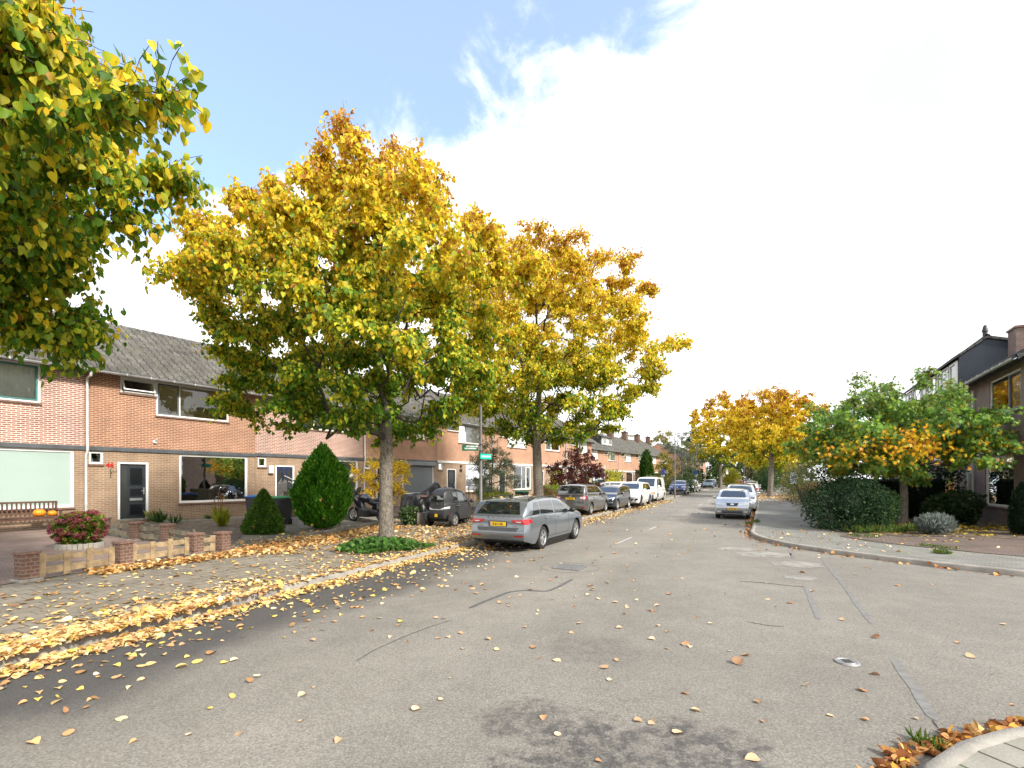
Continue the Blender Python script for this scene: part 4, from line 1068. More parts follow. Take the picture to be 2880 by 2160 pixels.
# ---- garden conifers
def conifer(name, label, x, y, h, w, n, fs, pal, prof, seed, vertical=True, core=.80, lump=.10, mat=None, group=None, shape='frond', spots=0):
    z = H1(x, y); t = thing(name, label, 'conifer', (x, y, z), 0, group)
    r_ = np.random.default_rng(seed)
    zs = np.array([p[0] for p in prof]) * h; rs = np.array([p[1] for p in prof]) * w / 2
    zz = np.linspace(zs[0], zs[-1], 200); wt = np.interp(zz, zs, rs) + .03; cdf = np.cumsum(wt) / wt.sum()
    Z = np.interp(r_.random(n), cdf, zz); A = r_.random(n) * 2 * np.pi
    def lumpf(a, z): return 1 + lump * (np.sin(5 * a + 3.1 * z / h * 3) * .5 + np.sin(9 * a - 11 * z / h) * .45 + np.sin(3 * a + 17 * z / h + 1) * .4 + .5 * np.sin(14 * a + 23 * z / h))
    Rr = np.interp(Z, zs, rs) * lumpf(A, Z) * (1 - .16 * r_.random(n) ** 1.5)
    Pn = np.c_[Rr * np.cos(A), Rr * np.sin(A), Z]
    out = np.c_[np.cos(A), np.sin(A), np.full(n, .25)]
    dirs = out * .75 + r_.standard_normal((n, 3)) * .35; dirs[:, 2] += 1.0 if vertical else .15
    leaves('foliage', Pn, dirs, fs * np.clip(r_.normal(1, .3, n), .5, 1.8), pal_pick(pal, n, .22), mat or M_needle, t, shape, np.cross(out, np.array([0, 0, 1.0])) + out * .5 + r_.standard_normal((n, 3)) * .5)
    m = 26; zc = np.linspace(zs[0], zs[-1] * .97, 26); V = []
    for q in zc:
        for j in range(m): a = 2 * np.pi * j / m; rr_ = np.interp(q, zs, rs) * core * lumpf(a, q); V.append((rr_ * math.cos(a), rr_ * math.sin(a), q))
    i, j = np.meshgrid(np.arange(len(zc) - 1), np.arange(m), indexing='ij'); i, j = i.ravel(), j.ravel(); jn = (j + 1) % m
    V = np.array(V)
    link('inner_growth', npmesh('inner_growth', V, [np.c_[i * m + j, i * m + jn, (i + 1) * m + jn, (i + 1) * m + j]], pal_pick([pal[0]], len(V), .2)), mat or M_needle, t, True)
    if spots:
        k_ = r_.choice(n, spots); leaves('caught_leaves', Pn[k_] * (1.04, 1.04, 1), rng.normal(0, 1, (spots, 3)) - (0, 0, .8), .085, pal_pick([(.70, .42, .14), (.60, .32, .10), (.74, .55, .2)], spots), M_leafdry, t, 'lime', out[k_])
    mb = MB(); mb.tube([(0, 0, -.05), (0, 0, h * .5)], [.07, .03], 8); mb.build('trunk', M_bark, t)
    return t
EGG = [(.02, .25), (.06, .52), (.16, .80), (.30, .97), (.42, 1.0), (.55, .90), (.68, .72), (.80, .50), (.90, .28), (.97, .10), (1.0, .02)]
conifer('egg_conifer', 'tall egg-shaped bright green conifer between the drives', -6.75, 17.5, 3.0, 1.86, 17000, .11, [(.045, .17, .010), (.085, .28, .015), (.16, .38, .02), (.06, .2, .012), (.03, .12, .008), (.13, .30, .03)], EGG, 3, True, .82, .13, spots=30)
CONE = [(.0, .92), (.10, 1.0), (.25, .95), (.42, .76), (.6, .55), (.78, .34), (.90, .18), (.97, .08), (1, .02)]
conifer('cone_conifer', 'small cone-shaped dark green spruce in front of the wheelie bins', -8.2, 16.2, 1.45, 1.16, 11000, .06, [(.04, .10, .012), (.08, .17, .02), (.12, .22, .025)], CONE, 4, False, .82, .13, spots=9)
COL = [(.0, .8), (.15, 1), (.5, .95), (.75, .75), (.92, .4), (1, .05)]
conifer('column_conifer', 'dark green columnar conifer in front of the far terrace', 14.3, 52.2, 4.7, 1.35, 2600, .26, [(.02, .055, .008), (.04, .10, .012), (.08, .15, .012)], COL, 5, True, .85, .08)
conifer('column_conifer', 'dark clipped yew at the right edge of the picture by the house wall', 16.35, 15.45, 1.8, 1.0, 7000, .06, [(.010, .022, .010), (.016, .036, .014)], COL, 6, True, .86, .06)
# far spruce against the sky
x, y = 42.0, 113.0
t = thing('spruce_tree', 'dark spruce rising above the roofs left of the golden lime', 'tree', (x, y, H1(x, y)), 0)
m = MB(); m.tube([(0, 0, 0), (0, 0, 16.2)], [.2, .02], 6); m.build('trunk', M_bark, t)
Pn = []; dr = []
for zq in np.cumsum(rng.uniform(.35, .95, 40)) + 3:
    if zq > 16.1: break
    L = (2.6 * (16.4 - zq) / 12.5 + .25) * rng.uniform(.7, 1.15); nb = 6; a0 = rng.random() * 6
    for b in range(nb):
        a = a0 + 2 * np.pi * b / nb + rng.normal(0, .2)
        for f in np.linspace(.15, 1, int(5 + L * 5)):
            Pn.append((L * f * math.cos(a) + rng.normal(0, .08), L * f * math.sin(a) + rng.normal(0, .08), zq + .12 * L * f - .22 * L * f * f + rng.normal(0, .05))); dr.append((math.cos(a), math.sin(a), -.35))
Pn = np.array(Pn); leaves('foliage', Pn, np.array(dr) + rng.normal(0, .5, Pn.shape), .42, pal_pick([(.016, .035, .022), (.022, .045, .026)], len(Pn)), M_needle, t, 'frond')

# ---- shrubs and trees of the left gardens
def yell(h, outer, n): return pal_pick([(.84, .60, .03), (.86, .66, .06), (.80, .50, .02)], n)
x, y = -6.3, 24.2
street_tree('bright yellow shrub tree behind the grey trunk, by the iron railing', x, y, H1(x, y), dict(h=.75, r=.06), [(.7, .7), (1.2, 1.25), (1.9, 1.45), (2.5, 1.15), (2.95, .5), (3.1, .15)], 150, 5200, .10, group=None, colour=yell, shape='oval', hang=.2, spread=.13, name='yellow_shrub', cat='shrub', rise=.3)
x, y = -1.1, 26.4
street_tree('silvery grey-green olive bush behind the street-sign post', x, y, H1(x, y), dict(h=.7, r=.05), [(.6, .6), (1.2, 1.1), (2.2, 1.3), (3.0, .95), (3.7, .5), (4.1, .15)], 190, 11000, .12, group=None, colour=lambda h, o, n: pal_pick([(.24, .28, .17), (.32, .36, .24), (.17, .21, .11)], n), shape='thin', hang=-.6, spread=.16, name='olive_bush', cat='shrub', rise=.3)
x, y = 4.1, 32.4
street_tree('dark red Japanese maple beyond the grey estate and the hatchback', x, y, H1(x, y), dict(h=.6, r=.09), [(.45, 1.0), (.9, 1.75), (1.7, 1.95), (2.6, 1.75), (3.4, 1.15), (4.0, .4)], 230, 9500, .11, group=None, colour=lambda h, o, n: pal_pick([(.095, .018, .016), (.13, .028, .022), (.06, .016, .018), (.17, .05, .03)], n), shape='star', hang=.4, spread=.2, name='red_maple', rise=.1)
x, y = 24.4, 70.5
street_tree('grey-green willow behind the blue parked car', x, y, H1(x, y), dict(h=2.0, r=.18), [(1.0, 1.6), (2.5, 2.6), (5, 2.9), (7.3, 2.0), (8.8, .6)], 170, 8000, .22, group=None, colour=lambda h, o, n: pal_pick([(.13, .17, .08), (.18, .21, .11), (.09, .125, .05)], n), shape='thin', hang=1.2, spread=.4, name='willow_tree')
x, y = 18.0, 58.5
street_tree('small slender tree turning yellow, behind the white van', x, y, H1(x, y), dict(h=1.4, r=.08), [(1.0, .9), (2.2, 1.45), (3.6, 1.1), (4.8, .6), (5.6, .15)], 110, 3600, .17, group=None, colour=lambda h, o, n: pal_pick([(.22, .24, .03), (.34, .28, .03), (.13, .17, .025), (.40, .26, .03)], n), shape='oval', hang=.6, spread=.22, name='young_tree')
# trees above the far roofs
for (px_, Y_, zt, w, cols_, lab) in ((1715, 108, 13.2, 4.2, [(.34, .30, .06), (.28, .27, .05), (.42, .33, .08)], 'pale yellow birch-like tree behind the far chimneys'), (1768, 118, 13.0, 4.4, [(.38, .29, .04), (.30, .25, .04)], 'olive-yellow tree right of the far dormer'),
     (1622, 104, 13.6, 2.4, [(.035, .075, .02), (.05, .09, .02)], 'dark green tree top behind the near terrace end'), (1872, 112, 12.6, 4.2, [(.36, .30, .06), (.28, .25, .05)], 'pale yellow tree behind the last terrace house'),
     (1964, 105, 12.8, 3.0, [(.05, .11, .02), (.08, .15, .025)], 'leafy green tree below the spruce'), (1560, 118, 11.0, 3.2, [(.34, .24, .04), (.25, .2, .04)], 'yellowed tree just above the near terrace ridge')):
    X_ = (px_ - CX) / F * Y_
    street_tree(lab, X_, Y_, H1(X_, Y_), dict(h=4, r=.2), [(4, w * .5), (zt * .55, w), (zt * .8, w * .75), (zt * .95, w * .35), (zt, .2)], 110, 3800, .34, group='trees behind the left roofs', colour=lambda h, o, n, c=cols_: pal_pick(c, n), shape='oval', hang=.5, spread=.5, name='garden_tree')
# closing greenery at the end of the street
far = [(2052, 120, 9, 4.5, 'g', 'dark green tree left of the red car at the far end'), (2075, 138, 12, 6, 'd', 'dark tree closing the street above the red car'), (2100, 165, 15, 8, 'g', 'broad green tree at the end of the street'), (2125, 150, 9, 5, 'o', 'brownish tree at the street end beside the far lamp'), (2148, 178, 13, 7, 'd', 'dark green tree beside the small white gable'), (2185, 128, 10, 6, 'y', 'yellow tree behind the right pavement hedges'), (2210, 110, 9, 5, 'y', 'yellow-green tree above the right-hand hedges'), (2030, 150, 11, 6, 'd', 'dark tree behind the tall golden lime'), (1990, 135, 10, 5, 'g', 'green tree behind the light blue car'), (2235, 96, 8, 4.4, 'g', 'green tree at the back of the right gardens')]
FC = dict(g=[(.05, .09, .018), (.08, .13, .025), (.12, .15, .03)], d=[(.028, .05, .014), (.045, .075, .018)], o=[(.22, .13, .05), (.16, .13, .05)], y=[(.42, .32, .02), (.30, .27, .03), (.5, .34, .02)])
for (px_, Y_, zt, w, c, lab) in far:
    X_ = (px_ - CX) / F * Y_
    street_tree(lab, X_, Y_, H1(X_, Y_), dict(h=1.8, r=.2), [(.4, w * .5), (zt * .35, w * .75), (zt * .65, w * .7), (zt * .9, w * .4), (zt, .3)], 90, 3000, .5, group='trees closing the far end of the street', colour=lambda h, o, n, c=c: pal_pick(FC[c], n), shape='oval', hang=.5, spread=.7, name='garden_tree', first=.3)

GRN = [(.04, .085, .018), (.06, .115, .022), (.09, .15, .03)]
HYEL = [(.40, .36, .03), (.50, .42, .04), (.22, .26, .03)]
for (x, y, w, d, h, n, sz, pal, lab, bx, rot) in (
    (-.55, 24.6, 2.6, .9, 1.05, 2200, .09, [(.42, .40, .03), (.20, .26, .03), (.30, .33, .03), (.13, .19, .03)], 'low yellow-green hedge behind the sign post', True, R(62)),
    (2.55, 29.5, 2.4, 1.0, 1.3, 2600, .09, [(.16, .24, .025), (.22, .29, .03), (.32, .33, .03)], 'light green hedge left of the grey hatchback', True, R(62)),
    (9.6, 47.5, 3.6, 1.1, 2.35, 1500, .17, HYEL, 'yellow hedge in front of the far terrace', True, R(56)),
    (14.6, 49.8, 3.2, 1.2, 1.9, 1200, .16, [(.11, .14, .05), (.16, .18, .07)], 'grey-green hedge behind the white van', True, R(56)),
    (20.4, 57.4, 1.8, 1.4, 1.8, 800, .2, GRN, 'round green bush beside the blue car', False, 0),
    (20.0, 64.0, 3.0, 1.4, 2.0, 1000, .2, [(.07, .09, .03), (.12, .12, .05)], 'dull hedge behind the dark SUV', False, 0),
    (28.0, 78, 3.0, 2.4, 3.4, 1100, .3, [(.03, .06, .015), (.05, .09, .02)], 'dark hedge behind the second lamp post', False, 0),
    (31.5, 86, 3.0, 2.6, 3.4, 1100, .3, GRN, 'green clipped hedge behind the light blue car', False, 0),
    (35.5, 95, 3.6, 3, 4.0, 1100, .3, [(.03, .06, .015), (.04, .075, .02)], 'tall dark hedge left of the far lime trunk', False, 0),
    (46.5, 104, 4.0, 3, 4.2, 1100, .32, [(.40, .38, .03), (.28, .3, .03)], 'bright yellow-green bush right of the far lime trunk', False, 0)):
    bush('hedge' if bx else 'bush', lab, 'hedge' if bx else 'bush', x, y, w, d, h, n, sz, pal, 'oval', seed=int(x * 7 + y), box=bx, rot=rot, inner=.4)
bush('hydrangea', 'pink-orange fading hydrangea beside the second tree trunk', 'hydrangea', 1.75, 26.9, 1.3, 1.1, 1.35, 700, .15, [(.50, .25, .16), (.42, .22, .10), (.18, .2, .05)], 'oval', seed=3)

# ---- right front garden
DK = [(.014, .034, .016), (.022, .05, .022), (.032, .07, .028)]
bush('shrub', 'large glossy dark green shrub at the pavement corner', 'shrub', 12.25, 18.0, 1.9, 1.9, 1.8, 8500, .085, DK + [(.05, .10, .04)], 'oval', M_leafgloss, seed=11, lumps=22, inner=.5)
bush('shrub', 'lighter green leafy shrub in front of the sweetgum trunk', 'shrub', 13.65, 18.2, 1.25, 1.1, 1.4, 3000, .075, [(.045, .10, .03), (.07, .14, .035), (.10, .18, .04)], 'oval', seed=12, inner=.5)
bush('hedge', 'tall black-green hedge behind the sweetgum trunk', 'hedge', 17.5, 22.8, 5.6, 1.5, 2.25, 8000, .10, [(.010, .024, .010), (.016, .036, .014)], 'oval', seed=13, box=True, rot=R(-4))
bush('shrub', 'dark fan-leaved shrub beside the front door', 'shrub', 17.2, 19.2, 1.9, 1.3, 1.15, 2400, .13, [(.02, .05, .016), (.035, .075, .02), (.05, .08, .02)], 'star', seed=14)
bush('lavender', 'grey-blue lavender clump on the brown brick edge', 'lavender', 13.8, 16.0, 1.0, .75, .58, 2600, .15, [(.20, .23, .22), (.27, .30, .29), (.15, .18, .15)], 'thin', seed=15, up=1.4, inner=.2)
bush('shrub', 'olive-tan twiggy shrub at the edge of the right pavement', 'shrub', 22.0, 37.2, 2.6, 2.6, 3.1, 5200, .11, [(.22, .21, .09), (.28, .25, .12), (.17, .17, .06)], 'thin', seed=16, up=.8, inner=.25, stems=9)
bush('shrub', 'dark green shrub beside the olive-tan one on the right', 'shrub', 16.3, 27.0, 3.0, 2.6, 2.6, 4200, .11, [(.05, .075, .03), (.08, .10, .04), (.12, .13, .06)], 'thin', seed=17, up=.4, inner=.35)
for (x, y, w, h, pal, lab) in ((28.5, 49.5, 1.8, 2.6, [(.30, .30, .03), (.22, .24, .03)], 'yellow-green garden shrub right of the golden lime'), (30.3, 58, 2.6, 2.6, [(.03, .07, .02), (.05, .10, .025)], 'rounded dark green hedge right of the lime trunk'), (27.8, 45.5, 1.5, 1.4, [(.40, .22, .06), (.30, .2, .05)], 'orange-brown low shrub by the right pavement'), (34, 66, 3.2, 3.0, [(.06, .10, .02), (.10, .13, .03)], 'mixed green hedge farther on the right'), (39, 75, 3.2, 3.4, [(.035, .07, .02), (.06, .10, .02)], 'dark hedge near the far right end'), (25.5, 42.5, 1.3, .9, [(.28, .17, .05), (.2, .16, .05)], 'brownish ground shrub in the planter edge on the right')):
    bush('shrub', lab, 'shrub', x, y, w, w, h, 1100, .17 if y < 60 else .24, pal, 'oval', seed=int(x + y), inner=.4)

# ---- low planting
def ground_cover(name, label, cx, cy, rx, ry, n, size, pal, hmax, kind=None, cat=None, dome=True):
    a = rng.random(n) * 2 * np.pi; r_ = np.sqrt(rng.random(n)) * (1 + .16 * np.sin(3 * a + 1) + .1 * np.sin(7 * a))
    X, Y = cx + rx * r_ * np.cos(a), cy + ry * r_ * np.sin(a)
    Z = Hgt(X, Y) + hmax * np.clip(1.05 - r_ ** 2, .12, 1) * (.55 + .45 * rng.random(n))
    d = rng.standard_normal((n, 3)) * .9; d[:, 2] += .2
    nn_ = rng.standard_normal((n, 3)) * .45; nn_[:, 2] += 1
    o = leaves(name, np.c_[X, Y, Z], d, size * rng.normal(1, .2, n), pal_pick(pal, n, .2), M_leaf, None, 'lime', nn_)
    return tag(o, label, cat, None, kind)
ground_cover('ground_cover', 'bright green leafy ground cover round the foot of the grey trunk', T1x - .05, T1y - .28, 1.12, .95, 2200, .10, [(.07, .17, .03), (.10, .23, .04), (.14, .27, .06)], .24, 'stuff', 'ground cover')
sheet('tree_pit', [(T1x + 1.35 * math.cos(a), T1y - .4 + 1.15 * math.sin(a)) for a in np.linspace(0, 2 * np.pi, 15)[:-1]], M_soil, .007)

# ---- grass tufts
def tuft(label, x, y, r_, n, h, pal, cat='grass', name='grass_tuft', kind='stuff'):
    a = rng.random(n) * 2 * np.pi; q = np.sqrt(rng.random(n)) * r_
    X, Y = x + q * np.cos(a), y + q * np.sin(a); d = rng.standard_normal((n, 3)) * .45; d[:, 2] += 1
    return tag(leaves(name, np.c_[X, Y, Hgt(X, Y)], d, h * rng.normal(1, .3, n), pal_pick(pal, n, .25), M_leaf, None, 'thin'), label, cat, None, kind)
GG = [(.06, .13, .02), (.10, .18, .03), (.18, .2, .05)]
q = zC(1540, 300); tuft('grass tuft growing between the corner pavers', q[0], q[1], .18, 240, .09, GG)
q = zC(1450, 250); tuft('weeds between the pavers of the corner', q[0], q[1], .25, 140, .06, GG)
q = zC(1560, 265); tuft('weeds between the pavers of the corner', q[0], q[1], .3, 160, .06, GG)
q = zC(1030, 185); tuft('grass edging the brown brick drive', q[0], q[1], .45, 240, .07, GG)
q = zC(1520, 1450); tuft('grass in the gutter of the lower right kerb', 3.02, 3.56, .10, 150, .07, GG)
q = gp(2128, 1450); tuft('grass along the right kerb by the silver car', 10.3, 21.0, .3, 200, .12, GG)
for (x, y) in ((13.0, 17.1), (14.4, 17.0), (12.2, 17.0)): tuft('grass edge under the corner shrubs', x, y, .6, 420, .22, GG)
# ------------------------------------------------------------------ vehicles
def paint(name, col, metal=.35, rough=.32):
    return P(name, col, rough, metal, .03, 2, 0, 40, 1.0)
CARGL = P('car_glass', (.012, .016, .018), .02, 0, 0, 1, 0, 1, 0, 1.0)
for nd in CARGL.node_tree.nodes:
    if nd.type == 'BSDF_PRINCIPLED': nd.inputs['IOR'].default_value = 1.8
M_tyre = P('tyre_rubber', (.018, .018, .018), .85, 0, .15, 12)
M_alloy = P('alloy_rim', (.58, .58, .58), .3, .75, .08, 12)
M_alloydk = P('dark_alloy_rim', (.10, .10, .105), .35, .6)
M_under = P('underbody', (.010, .010, .010), .9)
M_trim = P('black_trim', (.016, .016, .017), .5)
M_lampred = P('red_lamp_lens', (.42, .012, .016), .12, 0, 0, 1, 0, 1, .6)
M_lampwhite = P('clear_lamp_lens', (.62, .64, .66), .08, .25, .1, 30, 0, 1, .8)
M_lampor = P('orange_lamp_lens', (.75, .22, .02), .15)
M_plate = P('yellow_plate', (.80, .50, .015), .4, 0, 0)
M_blue = P('blue_plate_band', (.02, .07, .42), .4, 0, 0)
M_chrome = P('chrome', (.7, .7, .7), .12, 1.0, 0)

def wheel(parent, x, y, R_, side, rim, spokes=5, w=.20, style='spoke'):
    Mx = Matrix.Translation((x, y, R_))
    if side < 0: Mx = Mx @ Matrix.Rotation(math.pi, 4, 'Z')
    m = MB(); h = w / 2; ri = R_ * .66
    m.lathe([(ri, -h), (R_ * .90, -h), (R_ * .97, -h * .85), (R_, -h * .5), (R_, h * .5), (R_ * .97, h * .85), (R_ * .90, h), (ri, h), (ri * .97, h * .6), (ri * .97, -h * .6)], 28, Mx, 'y', True)
    wh = m.build('wheel', M_tyre, parent, True)
    m = MB(); m.lathe([(ri * .96, h * .5), (ri * 1.0, h * .98), (ri * .93, h * 1.0), (ri * .88, h * .72), (ri * .88, -h * .2)], 28, Mx, 'y')
    m.lathe([(.001, h * .82), (ri * .16, h * .82), (ri * .2, h * .6), (ri * .2, h * .1)], 12, Mx, 'y')
    for k in range(spokes):
        a = 2 * math.pi * k / spokes + .3
        for da in ((-.16, .16) if style == 'twin' else (0,)):
            ww = ri * (.075 if style == 'twin' else .13)
            Mr = Mx @ Matrix.Rotation(a + da, 4, 'Y')
            m.add([(-ww, h * .45, ri * .12), (ww, h * .45, ri * .12), (ww * .85, h * .55, ri * .93), (-ww * .85, h * .55, ri * .93), (-ww, h * .74, ri * .12), (ww, h * .74, ri * .12), (ww * .85, h * .86, ri * .93), (-ww * .85, h * .86, ri * .93)], [(4, 5, 6, 7), (0, 1, 5, 4), (1, 2, 6, 5), (2, 3, 7, 6), (3, 0, 4, 7)], Mr)
    m.build('rim', rim, wh)
    m = MB(); m.lathe([(.001, h * .1), (ri * .9, h * .1)], 20, Mx, 'y'); m.build('brake_disc', M_irondark, wh)
    return wh

class Body:
    def __init__(s, sp):
        s.sp = sp; L, W = sp['L'], sp['W']; h = L / 2
        N = 110; xs = np.unique(np.r_[np.linspace(-h, h, N), np.linspace(-h, -h + .1, 6), np.linspace(h - .1, h, 6)]); s.xs = xs
        def sm(pts, k=5):
            v = np.interp(xs, [p[0] for p in pts], [p[1] for p in pts])
            for _ in range(k): v[1:-1] = .25 * v[:-2] + .5 * v[1:-1] + .25 * v[2:]
            return v
        s.top = sm(sp['top'], sp.get('smooth', 4)); s.belt = np.minimum(sm(sp['belt'], 4), s.top - .02)
        e = (h - np.abs(xs)); rc = sp.get('corner', .45); wpl = 1 - sp.get('taper', .16) * np.clip((rc - e) / rc, 0, 1) ** 2.2
        s.hw = W / 2 * wpl
        s.tum = sp.get('tumble', .33)
        s.roofe = s.belt + (s.top - s.belt) * sp.get('edge', .88)
        low = np.full(len(xs), sp.get('sill', .20)); low = low + np.interp(xs, [-h, -h + .5, h - .5, h], [.10, .0, .0, .04]) * sp.get('kick', 1)
        for ax in (sp['fa'], sp['ra']):
            Ra = sp['R'] + .055; d = np.abs(xs - ax); k = d < Ra; low[k] = np.maximum(low[k], sp['R'] + np.sqrt(Ra ** 2 - d[k] ** 2))
        s.low = low
    def zb(s, x): return float(np.interp(x, s.xs, s.belt))
    def ze(s, x): return float(np.interp(x, s.xs, s.roofe))
    def zt(s, x): return float(np.interp(x, s.xs, s.top))
    def width_at(s, i, z):
        """half width of the section i at height z below the belt"""
        zm = .58; return s.hw[i] * (1 - .055 * ((z - zm) / .4) ** 2 - (.05 * max(0, (.34 - z) / .2)))
    def make(s):
        sp = s.sp; V = []; cols = []; tl = [0, .10, .25, .42, .6, .76, .88, .96, 1.0]; tg = [.06, .25, .5, .75, .92, 1.0]; tc = [.92, .75, .5, .25, 0]
        h = sp['L'] / 2
        for i, x in enumerate(s.xs):
            half = []
            zl, zb, ze, zt = s.low[i], s.belt[i], s.roofe[i], s.top[i]
            zl = min(zl, zb - .03)
            for t in tl:
                z = zl + (zb - zl) * t; half.append((s.width_at(i, z), z))
            w0 = half[-1][0]; we = w0 - s.tum * max(ze - zb, 0)
            for t in tg:
                z = zb + (ze - zb) * t; bow = .025 * math.sin(math.pi * t) * min(1, (ze - zb) / .3); half.append((w0 + (we - w0) * t - (.012 if t < .1 else 0) + bow, z))
            for t in tc: half.append((we * t, ze + (zt - ze) * (1 - t ** 2.4)))
            # shape of the nose and tail seen from the side
            fr = sp.get('nose', [(.2, -.10), (.32, -.02), (.5, 0), (.62, -.02), (.75, -.08), (1, -.2)]); tr = sp.get('tail', [(.2, -.10), (.35, -.02), (.5, 0), (.7, -.04), (.95, -.06), (1.5, -.06)])
            wf = np.clip((x - (h - .7)) / .7, 0, 1) ** 2; wt = np.clip((-x - (h - .6)) / .6, 0, 1) ** 2
            sec = [(half[j][0], half[j][1]) for j in range(len(half))]
            row = [(x, y, z) for (y, z) in sec] + [(x, -y, z) for (y, z) in sec[-2::-1]]
            out = []
            for (xx, yy, zz) in row:
                dx = wf * np.interp(zz, [p[0] for p in fr], [p[1] for p in fr]) - wt * np.interp(zz, [p[0] for p in tr], [p[1] for p in tr])
                # plan curvature of bumpers
                bow = sp.get('bow', .10); dx += -wf * bow * (yy / (sp['W'] / 2)) ** 2 + wt * bow * (yy / (sp['W'] / 2)) ** 2
                out.append((xx + dx, yy, zz))
            V.append(out)
        m = len(V[0]); n = len(V); V = [p for r in V for p in r]; f = []
        for i in range(n - 1):
            for j in range(m - 1): a = i * m + j; f.append((a, a + m, a + m + 1, a + 1))
        # end caps as strips between the two sides
        for i in (0, n - 1):
            for j in range((m - 1) // 2):
                a, b = i * m + j, i * m + j + 1; c, d = i * m + m - 1 - j, i * m + m - 2 - j
                q = (a, b, d, c) if i == n - 1 else (c, d, b, a)
                f.append(tuple(dict.fromkeys(q)))
        s.V, s.f = V, f; s.bvh = BVHTree.FromPolygons(V, f)
        return V, f
    def hit(s, p, d):
        r = s.bvh.ray_cast(Vector(p), Vector(d)); return r
    def side(s, outline, sgn, off=.004, n=10, m=5):
        """outline: ((xb0,zb0),(xb1,zb1),(xt1,zt1),(xt0,zt0)) or function grid"""
        V = []; b0, b1, t1, t0 = outline
        for i in range(n + 1):
            u = i / n
            for j in range(m + 1):
                v = j / m; x = (b0[0] + (b1[0] - b0[0]) * u) * (1 - v) + (t0[0] + (t1[0] - t0[0]) * u) * v; z = (b0[1] + (b1[1] - b0[1]) * u) * (1 - v) + (t0[1] + (t1[1] - t0[1]) * u) * v
                for _ in range(40):
                    r = s.hit((x, sgn * 3, z), (0, -sgn, 0))
                    if r[0] is not None and r[0].y * sgn > .15: break
                    z -= .012
                V.append(tuple(r[0] + (r[1] if r[1].y * sgn > 0 else -r[1]) * off) if r[0] is not None else (x, sgn * .5, z))
        f = [(i * (m + 1) + j, (i + 1) * (m + 1) + j, (i + 1) * (m + 1) + j + 1, i * (m + 1) + j + 1) for i in range(n) for j in range(m)]
        if sgn > 0: f = [q[::-1] for q in f]
        return V, f
    def end(s, outline, sgn, off=.004, n=10, m=5):
        """outline corners in (y,z), projected along x onto the front (sgn=1) or rear (-1)"""
        V = []; b0, b1, t1, t0 = outline
        for i in range(n + 1):
            u = i / n
            for j in range(m + 1):
                v = j / m; y = (b0[0] + (b1[0] - b0[0]) * u) * (1 - v) + (t0[0] + (t1[0] - t0[0]) * u) * v; z = (b0[1] + (b1[1] - b0[1]) * u) * (1 - v) + (t0[1] + (t1[1] - t0[1]) * u) * v
                r = None
                for _ in range(60):
                    r = s.hit((sgn * 5, y, z), (-sgn, 0, 0))
                    if r[0] is not None: break
                    y *= .985
                V.append(tuple(r[0] + Vector((sgn * off, 0, 0)) * .6 + r[1] * off * (1 if r[1].x * sgn > 0 else -1) * .6) if r[0] is not None else (sgn * s.sp['L'] / 2, y, z))
        f = [(i * (m + 1) + j, (i + 1) * (m + 1) + j, (i + 1) * (m + 1) + j + 1, i * (m + 1) + j + 1) for i in range(n) for j in range(m)]
        if sgn < 0: f = [q[::-1] for q in f]
        return V, f

def add_patch(name, VF, mat, parent, th=.0):
    m = MB(); m.add(*VF); return m.build(name, mat, parent, True)
def mir(o): return tuple((-y, z) for y, z in (o[1], o[0], o[3], o[2]))

def plate(bd, t, sgn, z, txt, y=0.0, w=.50, h=.11):
    r = bd.hit((sgn * 5, y, z), (-sgn, 0, 0)); x = (r[0].x if r[0] is not None else sgn * bd.sp['L'] / 2) + sgn * .018
    m = MB(); m.bbox(x - .012, x + .006 * 1, y - w / 2, y + w / 2, z - h / 2, z + h / 2, .003); pl = m.build('licence_plate', M_plate, t)
    s_ = -sgn  # reading direction
    xo = x + sgn * .0075 if sgn > 0 else x - .0135
    m = MB(); yb = y - sgn * (w / 2 - .025); m.box(min(xo, xo + sgn * .002), max(xo, xo + sgn * .002), yb - .02, yb + .02, z - h / 2 + .006, z + h / 2 - .006); m.build('plate_band', M_blue, pl)
    if txt:
        rx = Vector((0, sgn, 0)); up = Vector((0, 0, 1)); nn_ = rx.cross(up)
        Mx = Matrix(((rx.x, up.x, nn_.x, xo), (rx.y, up.y, nn_.y, y + sgn * .02), (rx.z, up.z, nn_.z, z), (0, 0, 0, 1)))
        text('plate_lettering', txt, .098, Mx, M_black, pl, .001, sx=.82, bold=.002)
    return pl

